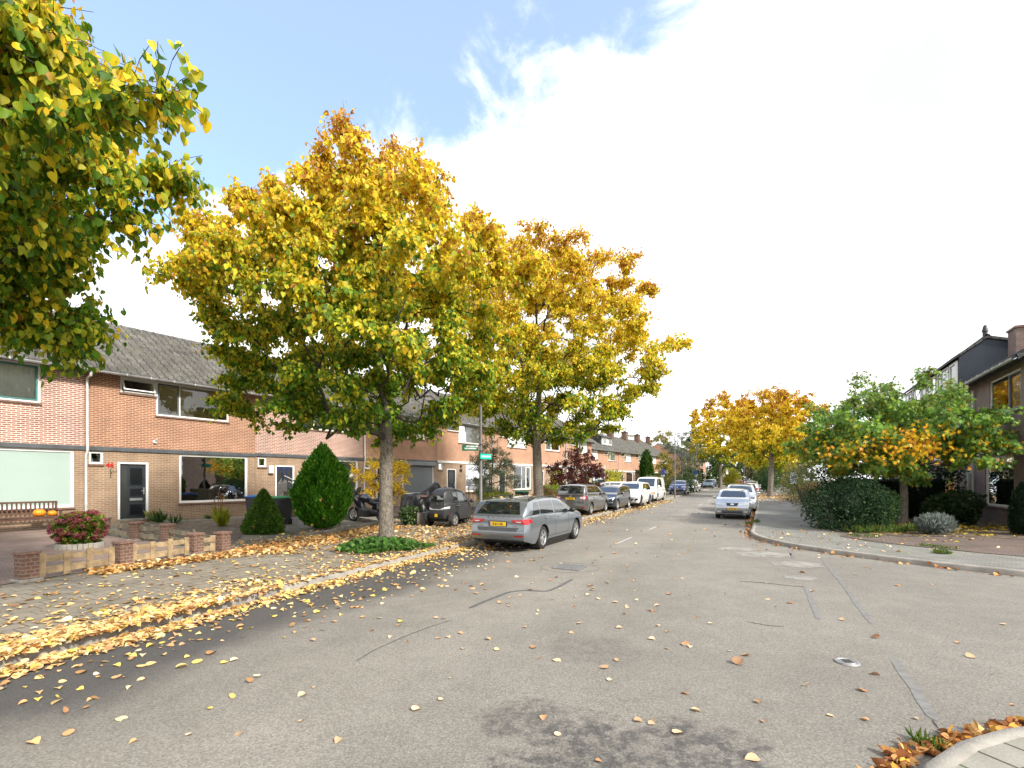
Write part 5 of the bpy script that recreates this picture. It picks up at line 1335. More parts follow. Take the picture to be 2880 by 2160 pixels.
def car(label, sp, pos, head, col, cat='car', group=None, name='parked_car', rim=None, near=True):
    x, y = pos; t = thing(name, label, cat, (x, y, H1(x, y) if sp.get('z') is None else sp['z']), math.atan2(head[1], head[0]), group)
    bd = Body(sp); V, f = bd.make(); h = sp['L'] / 2; W = sp['W']
    m = MB(); m.add(V, f); body = m.build('body', col, t, True)
    # underside and wheel housings
    m = MB(); m.box(-h + .45, h - .45, -(W / 2 - .34), W / 2 - .34, .19, .55); m.box(-h + .16, h - .16, -(W / 2 - .24), W / 2 - .24, .27, .40)
    for ax in (sp['fa'], sp['ra']):
        for sg in (-1, 1):
            Ra = sp['R'] + .05; m.lathe([(Ra, 0), (Ra, .25)], 14, Matrix.Translation((ax, sg * (W / 2 - .15) - .125, sp['R'])), 'y', a0=R(0), a1=R(180)); 
    m.build('underbody', M_under, t)
    for ax in (sp['fa'], sp['ra']):
        for sg in (1, -1): wheel(t, ax, sg * (W / 2 - .125), sp['R'], sg, rim or M_alloy, sp.get('spokes', 5), .20, sp.get('rimstyle', 'spoke'))
    # glazing
    ws = sp['ws']; add_patch('windscreen', bd.end(((-ws[0], ws[2]), (ws[0], ws[2]), (ws[1], ws[3]), (-ws[1], ws[3])), 1, n=14, m=7), CARGL, t)
    if sp.get('rw'): rw = sp['rw']; add_patch('rear_window', bd.end(((-rw[0], rw[2]), (rw[0], rw[2]), (rw[1], rw[3]), (-rw[1], rw[3])), -1, n=14, m=7), CARGL, t)
    for sg in (1, -1):
        for (xb0, xb1, xt0, xt1) in sp['dlo']:
            za = lambda q: bd.zb(q) + .035; zz = lambda q: bd.ze(q) - sp.get('dtop', .055)
            add_patch('side_window', bd.side(((xb0, za(xb0)), (xb1, za(xb1)), (xt1, max(zz(xt1), za(xt1) + .01)), (xt0, max(zz(xt0), za(xt0) + .01))), sg, .004, 10, 5), CARGL, t)
        if near:
            for q in sp.get('seams', ()):
                add_patch('door_gap', bd.side(((q - .006, .34), (q + .006, .34), (q + .006, bd.zb(q) - .0), (q - .006, bd.zb(q) - .0)), sg, .0025, 1, 14), M_trim, t)
            if sp.get('seams'): q0, q1 = min(sp['seams']), max(sp['seams']); add_patch('door_gap', bd.side(((q0, .335), (q1, .335), (q1, .347), (q0, .347)), sg, .0025, 20, 1), M_trim, t)
            for q in sp.get('handles', ()):
                zq = bd.zb(q) - .09; r = bd.hit((q, sg * 3, zq), (0, -sg, 0))
                if r[0] is not None: m = MB(); yy = r[0].y; m.bbox(q - .09, q + .09, min(yy - sg * .005, yy + sg * .03), max(yy - sg * .005, yy + sg * .03), zq - .017, zq + .017, .008); m.build('door_handle', col, t)
        # mirror
        mx, mz = sp['mir']; r = bd.hit((mx, sg * 3, mz), (0, -sg, 0)); yy = r[0].y if r[0] is not None else sg * W * .42
        m = MB(); m.ball((mx, yy + sg * .125, mz + .03), .1, 12, 8, sc=(.75, 1.05, .72)); m.box(mx - .03, mx + .03, min(yy - sg * .02, yy + sg * .1), max(yy - sg * .02, yy + sg * .1), mz - .02, mz + .02)
        mo = m.build('mirror', sp.get('mirmat', col), t, True)
    for (nm, mat, end_, o, off, both) in sp.get('bits', ()):
        add_patch(nm, bd.end(o, end_, off), mat, t)
        if both: add_patch(nm, bd.end(mir(o), end_, off), mat, t)
    for (nm, mat, o, off) in sp.get('sidebits', ()):
        for sg in (1, -1): add_patch(nm, bd.side(o, sg, off), mat, t)
    if sp.get('plate'): plate(bd, t, *sp['plate'])
    if sp.get('rails'):
        m = MB(); a, b = sp['rails']
        for sg in (1, -1):
            pts = []
            for q in np.linspace(a, b, 12):
                i = int(np.argmin(np.abs(bd.xs - q))); w0 = bd.width_at(i, bd.belt[i]); we = w0 - bd.tum * (bd.roofe[i] - bd.belt[i]); u = (q - a) / (b - a); pts.append((q, sg * (we - .05), bd.roofe[i] + .035 + .025 * math.sin(math.pi * u) ** .5))
            m.tube(pts, .016, 6)
        m.build('roof_rail', M_trim, t, True)
    return t, bd

# ---- grey estate car
S_est = dict(L=4.69, W=1.83, H=1.47, fa=1.45, ra=-1.236, R=.325, sill=.21, spokes=5, rimstyle='twin', tumble=.36, smooth=3,
    top=[(-2.345, .97), (-2.27, 1.06), (-1.98, 1.375), (-1.6, 1.43), (-.9, 1.465), (-.1, 1.46), (.35, 1.40), (.7, 1.25), (1.15, 1.02), (1.5, .965), (1.9, .87), (2.2, .74), (2.345, .62)],
    belt=[(-2.345, .95), (-1.5, .965), (0, .935), (1.0, .90), (1.6, .84), (2.345, .58)],
    tail=[(.18, -.13), (.30, -.05), (.40, .03), (.56, .055), (.62, .0), (.72, -.015), (.82, .0), (.94, -.02), (1.5, -.06)], bow=.10, taper=.13,
    ws=(.66, .55, 1.02, 1.37), rw=(.66, .52, 1.02, 1.335),
    dlo=[(-1.93, -1.42, -1.62, -1.35), (-1.36, -.42, -1.28, -.36), (-.34, .86, -.28, .16)], mir=(.80, .97),
    seams=(-.38, .72, -1.1), handles=(-.62, .40 - .72 - .0,), rails=(-1.75, .1), mirmat=None,
    plate=(-1, .755, 'R-611-DL'))
gp_paint = paint('estate_grey', (.20, .22, .245), .55, .30)
S_est['mirmat'] = M_trim; S_est['handles'] = (-.98, -.06)
S_est['bits'] = [
    ('tail_light', M_lampred, -1, ((.46, .80), (.86, .755), (.88, .90), (.40, .865)), .010, True),
    ('reverse_lamp', M_lampwhite, -1, ((.55, .815), (.70, .80), (.70, .83), (.56, .835)), .014, True),
    ('reflector', M_lampred, -1, ((.50, .425), (.80, .435), (.80, .475), (.50, .465)), .008, True),
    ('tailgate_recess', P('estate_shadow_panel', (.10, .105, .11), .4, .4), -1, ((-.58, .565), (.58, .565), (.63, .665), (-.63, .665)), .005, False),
    ('lower_bumper', M_trim, -1, ((-.72, .25), (.72, .25), (.76, .335), (-.76, .335)), .006, False),
    ('number_recess', M_trim, -1, ((-.28, .685), (.28, .685), (.28, .825), (-.28, .825)), .004, False),
    ('headlight', M_lampwhite, 1, ((.42, .62), (.80, .66), (.80, .76), (.45, .70)), .008, True),
    ('grille', M_trim, 1, ((-.40, .48), (.40, .48), (.44, .68), (-.44, .68)), .006, False)]
S_est['sidebits'] = [('tail_light', M_lampred, ((-2.20, .785), (-1.98, .80), (-2.02, .885), (-2.20, .892)), .010),
    ('sill_trim', M_trim, ((-.80, .20), (1.02, .20), (1.02, .255), (-.80, .255)), .006),
    ('window_trim', M_trim, ((-2.0, .985), (.95, .932), (.95, .942), (-2.0, .998)), .006)]
pe = np.array([.645, 15.19])
EST, bde = car('grey estate car parked along the left kerb, seen from behind, plate R-611-DL', S_est, pe, D, gp_paint, group='cars parked on the left')
# tailgate lettering, wiper and aerial
def rear_text(bd, t, s, size, y, z, mat, nm='lettering', sx=1.0, bold=.0):
    r = bd.hit((-5, y, z), (1, 0, 0)); x = r[0].x - .006
    rx, up = Vector((0, -1, 0)), Vector((0, 0, 1)); nn_ = rx.cross(up)
    Mx = Matrix(((rx.x, up.x, nn_.x, x), (rx.y, up.y, nn_.y, y), (rx.z, up.z, nn_.z, z), (0, 0, 0, 1)))
    return text(nm, s, size, Mx, mat, t, .004, sx=sx, bold=bold)
for k, ch in enumerate('ŠKODA'): rear_text(bde, EST, ch, .07, .30 - .15 * k, .925, M_chrome, bold=.003)
rear_text(bde, EST, 'OCTAVIA', .045, .52, .70, M_chrome, bold=.002)
rear_text(bde, EST, 'e-TEC', .04, -.52, .70, M_chrome, bold=.002)
m = MB(); r = bde.hit((-5, 0, 1.06), (1, 0, 0)); m.tube([(r[0].x - .02, .08, 1.055), (r[0].x - .015, -.1, 1.07), (r[0].x - .01, -.36, 1.075)], [.03, .018, .008], 6); m.build('rear_wiper', M_trim, EST)
m = MB(); zt = bde.zt(-1.45); m.prism([(-1.55, -.03), (-1.38, -.012), (-1.38, .012), (-1.55, .03)], zt - .02, zt + .065); m.build('roof_aerial', M_trim, EST)
# ---- grey hatchback
def hatch(L, W, H, wb, **kw):
    h = L / 2; fo = kw.pop('fo', (L - wb) * .47); fa = h - fo; ra = fa - wb; b = kw.pop('b', .96)
    sp = dict(L=L, W=W, H=H, fa=fa, ra=ra, R=kw.pop('R', .31), sill=.20, tumble=.33,
        top=[(-h, b + .02), (-h + .06, b + .10), (-h + .26, H - .085), (-h + .6, H - .025), (-.35, H), (.15, H - .035), (.5, H - .13), (fa - .18, b + .09), (fa + .1, b + .02), (fa + .45, b - .13), (h - .12, .74), (h, .62)],
        belt=[(-h, b), (0, b - .025), (fa - .4, b - .05), (fa + .3, b - .14), (h, .58)],
        ws=(W * .37, W * .31, b + .09, H - .10), rw=(W * .36, W * .29, b + .10, H - .11),
        dlo=[(-h + .42, -.42, -h + .66, -.42), (-.34, fa - .52, -.34, .22)], mir=(fa - .62, b + .02), seams=(-.38, fa - .62), handles=(-.78, .0))
    sp.update(kw); return sp
S_golf = hatch(4.2, 1.76, 1.58, 2.58, b=1.0, R=.315, spokes=5, rimstyle='twin', plate=(-1, .84, '33-RH-NJ', .02))
S_golf['bits'] = [('tail_light', M_lampred, -1, ((.50, .80), (.80, .80), (.80, .985), (.54, .985)), .010, True), ('lamp_ring', M_lampwhite, -1, ((.53, .84), (.625, .84), (.625, .935), (.53, .935)), .015, True), ('lamp_ring', M_lampwhite, -1, ((.645, .83), (.765, .83), (.765, .95), (.645, .95)), .015, True),
    ('reflector', M_lampred, -1, ((.58, .41), (.76, .41), (.76, .45), (.58, .45)), .008, True), ('lower_bumper', M_trim, -1, ((-.74, .24), (.74, .24), (.74, .34), (-.74, .34)), .005, False), ('bumper_gap', M_trim, -1, ((-.66, .63), (.66, .63), (.66, .642), (-.66, .642)), .004, False), ('headlight', M_lampwhite, 1, ((.45, .66), (.76, .68), (.76, .8), (.5, .76)), .008, True)]
GOLF, bdg = car('grey tall hatchback parked behind the estate car, plate 33-RH-NJ on its tailgate', S_golf, (3.80, 26.2), D, paint('hatch_grey', (.125, .125, .125), .45, .32), group='cars parked on the left')
m = MB(); r = bdg.hit((-5, 0, .955), (1, 0, 0)); Mx = Matrix.Translation((r[0].x - .008, 0, .955)) @ Matrix.Rotation(R(-90), 4, 'Y'); m.lathe([(.058, 0), (.07, .006), (.058, .012)], 20, Mx, close=True)
for sgn in (1, -1): m.tube([Mx @ Vector((.055, sgn * .03, .006)), Mx @ Vector((-.0, sgn * .008, .006))], .007, 4); m.tube([Mx @ Vector((.03, sgn * .052, .006)), Mx @ Vector((-.05, sgn * .022, .006)), Mx @ Vector((-.0, 0, .006))], .007, 4)
m.build('round_badge', M_chrome, GOLF)
BACK = -D
# ---- dark navy hatch facing us
S_i30 = hatch(4.34, 1.79, 1.46, 2.65, b=.93, R=.32, spokes=5, rimstyle='twin')
S_i30['bits'] = [('headlight', M_lampwhite, 1, ((.48, .655), (.84, .70), (.84, .775), (.50, .70)), .010, True), ('grille', M_trim, 1, ((-.36, .44), (.36, .44), (.46, .64), (-.46, .64)), .006, False), ('daytime_lamp', M_lampwhite, 1, ((.55, .44), (.78, .46), (.78, .49), (.55, .47)), .008, True), ('grille_bar', M_chrome, 1, ((-.42, .30), (.42, .30), (.50, .33), (-.50, .33)), .009, False), ('tail_light', M_lampred, -1, ((.5, .8), (.8, .8), (.8, .9), (.5, .9)), .01, True)]
car('dark blue hatchback facing us, third in the left row', S_i30, (5.93, 29.85), BACK, paint('navy_metallic', (.035, .045, .06), .5, .3), group='cars parked on the left')
# ---- white crossover
S_byd = hatch(4.45, 1.87, 1.62, 2.72, b=1.03, R=.35, spokes=5, rimstyle='twin', dtop=.07)
S_byd['bits'] = [('headlight', M_lampwhite, 1, ((.50, .77), (.88, .80), (.88, .87), (.52, .80)), .010, True), ('lower_grille', M_trim, 1, ((-.46, .34), (.46, .34), (.62, .52), (-.62, .52)), .007, False), ('bumper_vent', M_trim, 1, ((.62, .36), (.84, .42), (.84, .54), (.66, .50)), .007, True), ('front_lip', M_chrome, 1, ((-.6, .235), (.6, .235), (.7, .29), (-.7, .29)), .006, False), ('tail_light', M_lampred, -1, ((.4, .95), (.85, .95), (.85, 1.0), (.4, 1.0)), .01, True)]
car('white crossover facing us between the dark hatchback and the white van', S_byd, (8.34, 33.96), BACK, paint('white_pearl', (.78, .79, .80), .05, .28), group='cars parked on the left', rim=M_alloydk)
# ---- white van
h = 2.39
S_van = dict(L=4.78, W=1.84, H=1.94, fa=1.50, ra=-1.42, R=.32, sill=.22, tumble=.17, smooth=3, edge=.93,
    top=[(-h, 1.2), (-h + .05, 1.75), (-h + .25, 1.90), (-1.2, 1.94), (.6, 1.93), (1.0, 1.86), (1.3, 1.66), (1.78, 1.16), (2.0, 1.05), (2.25, .94), (h, .74)],
    belt=[(-h, 1.08), (1.2, 1.08), (1.8, .98), (h, .70)], nose=[(.2, -.05), (.45, 0), (.6, -.02), (.75, -.05), (1.0, -.1)], taper=.10,
    ws=(.70, .64, 1.17, 1.80), rw=(.66, .62, 1.15, 1.78), dlo=[(.62, 1.38, .62, 1.02), (-.65, .50, -.62, .50)], dtop=.10, mir=(1.32, 1.16), seams=(.56, 1.44, -.7), spokes=6)
S_van['bits'] = [('bumper', P('grey_bumper', (.11, .115, .125), .6), 1, ((-.86, .27), (.86, .27), (.88, .53), (-.88, .53)), .03, False), ('grille', M_trim, 1, ((-.52, .60), (.52, .60), (.52, .75), (-.52, .75)), .006, False), ('headlight', M_lampwhite, 1, ((.54, .60), (.76, .60), (.76, .76), (.54, .76)), .010, True), ('indicator', M_lampor, 1, ((.77, .60), (.87, .60), (.87, .74), (.77, .76)), .010, True)]
S_van['sidebits'] = [('slide_rail', M_trim, ((-2.2, .86), (-.6, .86), (-.6, .885), (-2.2, .885)), .006)]
VAN, bdv = car('white panel van with grey bumper facing us on the left', S_van, (11.26, 40.1), BACK, paint('van_white', (.76, .77, .77), .0, .35), cat='van', group='cars parked on the left', name='parked_van', rim=P('steel_wheel', (.4, .4, .4), .5, .4))
# ---- blue compact SUV and the ones behind it
S_suv = hatch(4.12, 1.78, 1.58, 2.55, b=1.03, R=.335, spokes=5)
S_suv['bits'] = [('headlight', M_lampwhite, 1, ((.42, .78), (.84, .80), (.84, .90), (.42, .86)), .01, True), ('grille', M_trim, 1, ((-.40, .72), (.40, .72), (.42, .82), (-.42, .82)), .006, False), ('lower_grille', M_trim, 1, ((-.6, .34), (.6, .34), (.66, .50), (-.66, .50)), .006, False), ('skid_bar', M_chrome, 1, ((-.62, .27), (.62, .27), (.74, .33), (-.74, .33)), .008, False), ('fog_lamp', M_lampwhite, 1, ((.66, .52), (.80, .53), (.80, .64), (.68, .62)), .01, True), ('badge', M_chrome, 1, ((-.08, .735), (.08, .735), (.08, .84), (-.08, .84)), .012, False)]
S_suv['plate'] = (1, .60, '')
car('blue compact SUV facing us behind the first far lamp post', S_suv, (18.8, 55.0), BACK, paint('suv_blue', (.035, .06, .19), .4, .28), group='cars parked on the left', near=False)
S_suv2 = hatch(4.4, 1.84, 1.68, 2.65, b=1.08, R=.36); S_suv2['bits'] = [('headlight', M_lampwhite, 1, ((.45, .74), (.84, .76), (.84, .92), (.5, .86)), .01, True), ('grille', M_trim, 1, ((-.42, .6), (.42, .6), (.42, .85), (-.42, .85)), .006, False)]
car('black SUV directly behind the blue compact SUV', S_suv2, (22.1, 61.4), BACK, paint('suv_black', (.012, .012, .014), .2, .25), group='cars parked on the left', near=False)
S_small = hatch(3.9, 1.70, 1.46, 2.5, b=.95, R=.30); S_small['bits'] = [('tail_light', M_lampred, -1, ((.55, .75), (.8, .75), (.8, 1.0), (.62, 1.0)), .01, True), ('headlight', M_lampwhite, 1, ((.45, .66), (.78, .68), (.78, .8), (.5, .76)), .01, True)]
car('small white hatchback with red tail lamp behind the black SUV', S_small, (24.6, 66.7), D, paint('white_pearl', ()), group='cars parked on the left', near=False)
S_pri = hatch(4.45, 1.76, 1.49, 2.7, b=.95, R=.31); S_pri['bits'] = [('headlight', M_lampwhite, 1, ((.48, .66), (.82, .74), (.82, .86), (.56, .78)), .01, True), ('lower_grille', M_trim, 1, ((-.6, .28), (.6, .28), (.62, .42), (-.62, .42)), .006, False)]; S_pri['plate'] = (1, .52, '')
car('light blue hatchback facing us before the far left hedges', S_pri, (34.9, 87.0), BACK, paint('light_blue', (.20, .33, .50), .4, .28), group='cars parked on the left', near=False)
car('dark estate behind the light blue hatchback', hatch(4.5, 1.8, 1.5, 2.7, b=.96, R=.32), (38.0, 93.2), BACK, paint('suv_black', ()), group='cars parked on the left', near=False)
S_red = hatch(4.0, 1.72, 1.5, 2.5, b=.96, R=.31); S_red['bits'] = [('tail_light', M_lampred, -1, ((.6, .8), (.8, .8), (.8, 1.0), (.64, 1.0)), .01, True), ('badge', M_chrome, -1, ((-.07, .86), (.07, .86), (.07, .98), (-.07, .98)), .01, False)]
car('red hatchback seen from behind at the far end of the street', S_red, (54.4, 117.5), D, paint('signal_red', (.45, .015, .03), .1, .3), group='cars at the far end', near=False)
car('dark blue car beside the far pedestrian', hatch(4.2, 1.74, 1.48, 2.6, b=.95), (59.5, 125), D, paint('dark_blue', (.03, .05, .13), .3, .3), group='cars at the far end', near=False)
# ---- white car on the drive, side on
S_drv = hatch(4.3, 1.76, 1.50, 2.6, b=.97, R=.31); car('white hatchback standing side-on in the drive beyond the maple', S_drv, (9.1, 46.0), -NL, paint('white_pearl', ()), group='cars on front drives', near=False)
# ---- right-hand row
S_kia = hatch(3.54, 1.60, 1.48, 2.37, b=.97, R=.27, fo=.66, bow=.06, taper=.10)
S_kia['mirmat'] = None
S_kia['bits'] = [('headlight', M_lampwhite, 1, ((.44, .67), (.72, .68), (.72, .88), (.50, .84)), .012, True), ('grille', M_trim, 1, ((-.22, .645), (.22, .645), (.28, .775), (-.28, .775)), .010, False), ('oval_badge', M_chrome, 1, ((-.075, .68), (.075, .68), (.075, .74), (-.075, .74)), .016, False), ('lower_bumper', P('silver_dark', (.30, .31, .33), .4, .5), 1, ((-.70, .27), (.70, .27), (.72, .55), (-.72, .55)), .012, False), ('lower_grille', M_trim, 1, ((-.46, .31), (.46, .31), (.46, .35), (-.46, .35)), .017, False), ('lower_grille', M_trim, 1, ((-.46, .375), (.46, .375), (.46, .41), (-.46, .41)), .017, False), ('fog_lamp', M_lampwhite, 1, ((.50, .31), (.68, .33), (.68, .41), (.50, .41)), .018, True), ('wiper', M_trim, 1, ((-.55, 1.045), (.55, 1.04), (.55, 1.058), (-.55, 1.062)), .012, False)]
S_kia['mirmat'] = paint('silver', (.55, .57, .60), .55, .3); S_kia['plate'] = (1, .50, '66-TX-KX')
car('small silver city car facing us, first in the right row, plate 66-TX-KX', S_kia, (11.42, 25.25), BACK, paint('silver', ()), group='cars parked on the right')
RP = lambda Yq, s=0.0: (11.42 + .51 * (Yq - 25.25) + s * PR[0], Yq + s * PR[1])
S_mpv = hatch(4.3, 1.82, 1.66, 2.7, b=1.05, R=.33); S_mpv['bits'] = [('headlight', M_lampwhite, 1, ((.48, .7), (.84, .74), (.84, .9), (.54, .84)), .01, True)]
c_, b_ = car('silver people carrier with dark panoramic roof behind the small silver car', S_mpv, RP(30.2, .12), BACK, paint('silver', ()), group='cars parked on the right')
m = MB(); q = []
for xx in np.linspace(-1.6, .35, 10):
    for yy in np.linspace(-.5, .5, 7): rr_ = b_.hit((xx, yy, 4), (0, 0, -1)); q.append(tuple(rr_[0] + Vector((0, 0, .006))))
m.add(q, [(i * 7 + j, (i + 1) * 7 + j, (i + 1) * 7 + j + 1, i * 7 + j + 1) for i in range(9) for j in range(6)]); m.build('roof_panel', CARGL, c_, True)
for Yq, s, hd, sp, colr, lab in ((36.0, .1, BACK, hatch(4.3, 1.78, 1.5, 2.6), paint('suv_black', ()), 'dark car third in the right row, mostly hidden by the people carrier'), (49.5, .15, D, dict(S_small), paint('white_pearl', ()), 'white hatchback with red tail lamp left of the golden lime trunk'), (58.5, .1, BACK, hatch(4.4, 1.8, 1.6, 2.7, b=1.02), paint('silver', ()), 'silver car parked beyond the white hatchback on the right'), (71, .0, BACK, hatch(4.4, 1.8, 1.5, 2.7), paint('white_van2', (.7, .72, .75), .3), 'pale car two places beyond the golden lime trunk'), (88, .0, D, hatch(4.4, 1.8, 1.5, 2.7), paint('blue_grey', (.25, .30, .38), .4), 'blue-grey car farthest along the right kerb')):
    car(lab, sp, RP(Yq, s), hd, colr, group='cars parked on the right', near=False)

# ---- three-wheeled cabin car on the pavement
S_cab = dict(L=2.25, W=1.02, H=1.52, fa=.80, ra=-.72, R=.24, sill=.27, tumble=.22, smooth=6, edge=.86, corner=.9, taper=.34, kick=0,
    top=[(-1.125, 1.05), (-1.05, 1.25), (-.9, 1.43), (-.6, 1.51), (-.2, 1.52), (.15, 1.45), (.5, 1.17), (.8, .86), (1.0, .72), (1.125, .60)],
    belt=[(-1.125, .88), (-.5, .90), (.3, .86), (.7, .74), (1.125, .5)], nose=[(.2, -.05), (.45, 0), (.7, -.06)], tail=[(.3, -.02), (.45, .02), (.6, .0), (.8, -.03), (.98, -.09), (1.1, -.06), (1.3, -.02), (1.5, -.02)], bow=.16,
    ws=(.36, .30, .95, 1.34), dlo=[(-.58, -.32, -.55, -.34), (-.26, .22, -.28, .12), (.27, .50, .18, .26)], dtop=.10, mir=(.52, .95))
M_matt = P('matt_charcoal', (.042, .043, .046), .42, .2, .05, 3)
x, y = -2.45, 19.85; hd = np.array([math.sin(R(26)), math.cos(R(26))])
S_cab['bits'] = [('rear_window', CARGL, -1, ((-.30, 1.055), (.30, 1.055), (.33, 1.20), (-.33, 1.20)), .008, False), ('lamp_bar', M_lampwhite, -1, ((.08, .665), (.44, .70), (.44, .80), (.34, .76)), .012, True), ('lamp_bar', M_lampwhite, -1, ((-.30, .655), (.30, .655), (.30, .69), (-.30, .69)), .012, False), ('rear_panel', M_trim, -1, ((-.34, .36), (.34, .36), (.36, .52), (-.36, .52)), .006, False), ('badge_plate', M_trim, -1, ((-.10, .80), (.10, .80), (.12, .97), (-.12, .97)), .006, False), ('reflector', M_lampred, -1, ((.42, .42), (.47, .42), (.47, .52), (.42, .52)), .01, True)]
S_cab['sidebits'] = [('door_gap', M_trim, ((-.64, .40), (-.625, .40), (-.60, 1.36), (-.615, 1.36)), .003), ('door_gap', M_trim, ((.45, .36), (.465, .36), (.56, .82), (.545, .82)), .003), ('door_gap', M_trim, ((-.63, .40), (.45, .36), (.45, .375), (-.63, .415)), .003), ('door_recess', M_trim, ((-.45, .74), (-.05, .74), (.0, .82), (-.5, .82)), .004), ('handle_bar', M_steel, ((-.40, .80), (-.12, .80), (-.12, .815), (-.40, .815)), .010)]
def cabcar():
    t, bd = None, None
    sp = S_cab; z = H1(x, y)
    t = thing('cabin_scooter', 'matt charcoal three-wheeled cabin car parked on the leafy pavement', 'microcar', (x, y, z), math.atan2(hd[1], hd[0]))
    bd = Body(sp); bd.low[:] = .27 + .06 * np.clip((np.abs(bd.xs) - .8) / .3, 0, 1); V, f = bd.make()
    m = MB(); m.add(V, f); m.build('body', M_matt, t, True)
    m = MB(); m.box(-.95, .85, -.36, .36, .2, .42); m.build('underbody', M_under, t)
    for sg in (1, -1):
        wheel(t, -.70, sg * .56, .265, sg, M_alloy, 5, .15, 'twin')
        m = MB(); m.lathe([(.30, -.085), (.315, -.06), (.32, .0), (.315, .06), (.30, .085)], 18, Matrix.Translation((-.70, sg * .56, .265)), 'y', a0=R(-5), a1=R(185))
        m.lathe([(.29, -.085), (.30, -.05), (.302, 0), (.30, .05), (.29, .085)], 18, Matrix.Translation((-.70, sg * .56, .265)), 'y', a0=R(-5), a1=R(185)); m.build('mudguard', M_matt, t, True)
    wheel(t, .78, 0.16, .25, 1, M_alloy, 5, .13); wheel(t, .78, -.16, .25, -1, M_alloy, 5, .13)
    ws = sp['ws']; add_patch('windscreen', bd.end(((-ws[0], ws[2]), (ws[0], ws[2]), (ws[1], ws[3]), (-ws[1], ws[3])), 1), CARGL, t)
    for sg in (1, -1):
        for (xb0, xb1, xt0, xt1) in sp['dlo']:
            add_patch('side_window', bd.side(((xb0, bd.zb(xb0) + .03), (xb1, bd.zb(xb1) + .03), (xt1, bd.ze(xt1) - .08), (xt0, bd.ze(xt0) - .08)), sg), CARGL, t)
        r = bd.hit((.52, sg * 3, .93), (0, -sg, 0)); yy = r[0].y
        m = MB(); m.ball((.54, yy + sg * .15, .97), .085, 12, 8, sc=(.7, 1, .95)); m.tube([(.52, yy, .93), (.54, yy + sg * .1, .95)], .014, 6); m.build('mirror', M_matt, t, True)
        for (nm, mat, o, off) in sp['sidebits']: add_patch(nm, bd.side(o, sg, off), mat, t)
    for (nm, mat, e, o, off, both) in sp['bits']:
        add_patch(nm, bd.end(o, e, off), mat, t)
        if both: add_patch(nm, bd.end(mir(o), e, off), mat, t)
    r = bd.hit((-5, 0, .44), (1, 0, 0)); m = MB(); m.bbox(r[0].x - .02, r[0].x - .008, -.06, .06, .385, .505, .003); m.build('licence_plate', M_plate, t)
    r = bd.hit((-5, 0, .885), (1, 0, 0)); m = MB(); m.lathe([(.035, 0), (.045, .006), (.035, .012)], 16, Matrix.Translation((r[0].x - .012, 0, .885)) @ Matrix.Rotation(R(-90), 4, 'Y'), close=True); m.lathe([(.001, .008), (.015, .008), (.015, 0)], 4, Matrix.Translation((r[0].x - .012, 0, .885)) @ Matrix.Rotation(R(-90), 4, 'Y')); m.build('round_badge', M_chrome, t)
    m = MB(); m.tube([(-.35, 0, 1.525), (-.5, 0, 1.52)], .02, 6); m.build('roof_vent', M_trim, t)
cabcar()

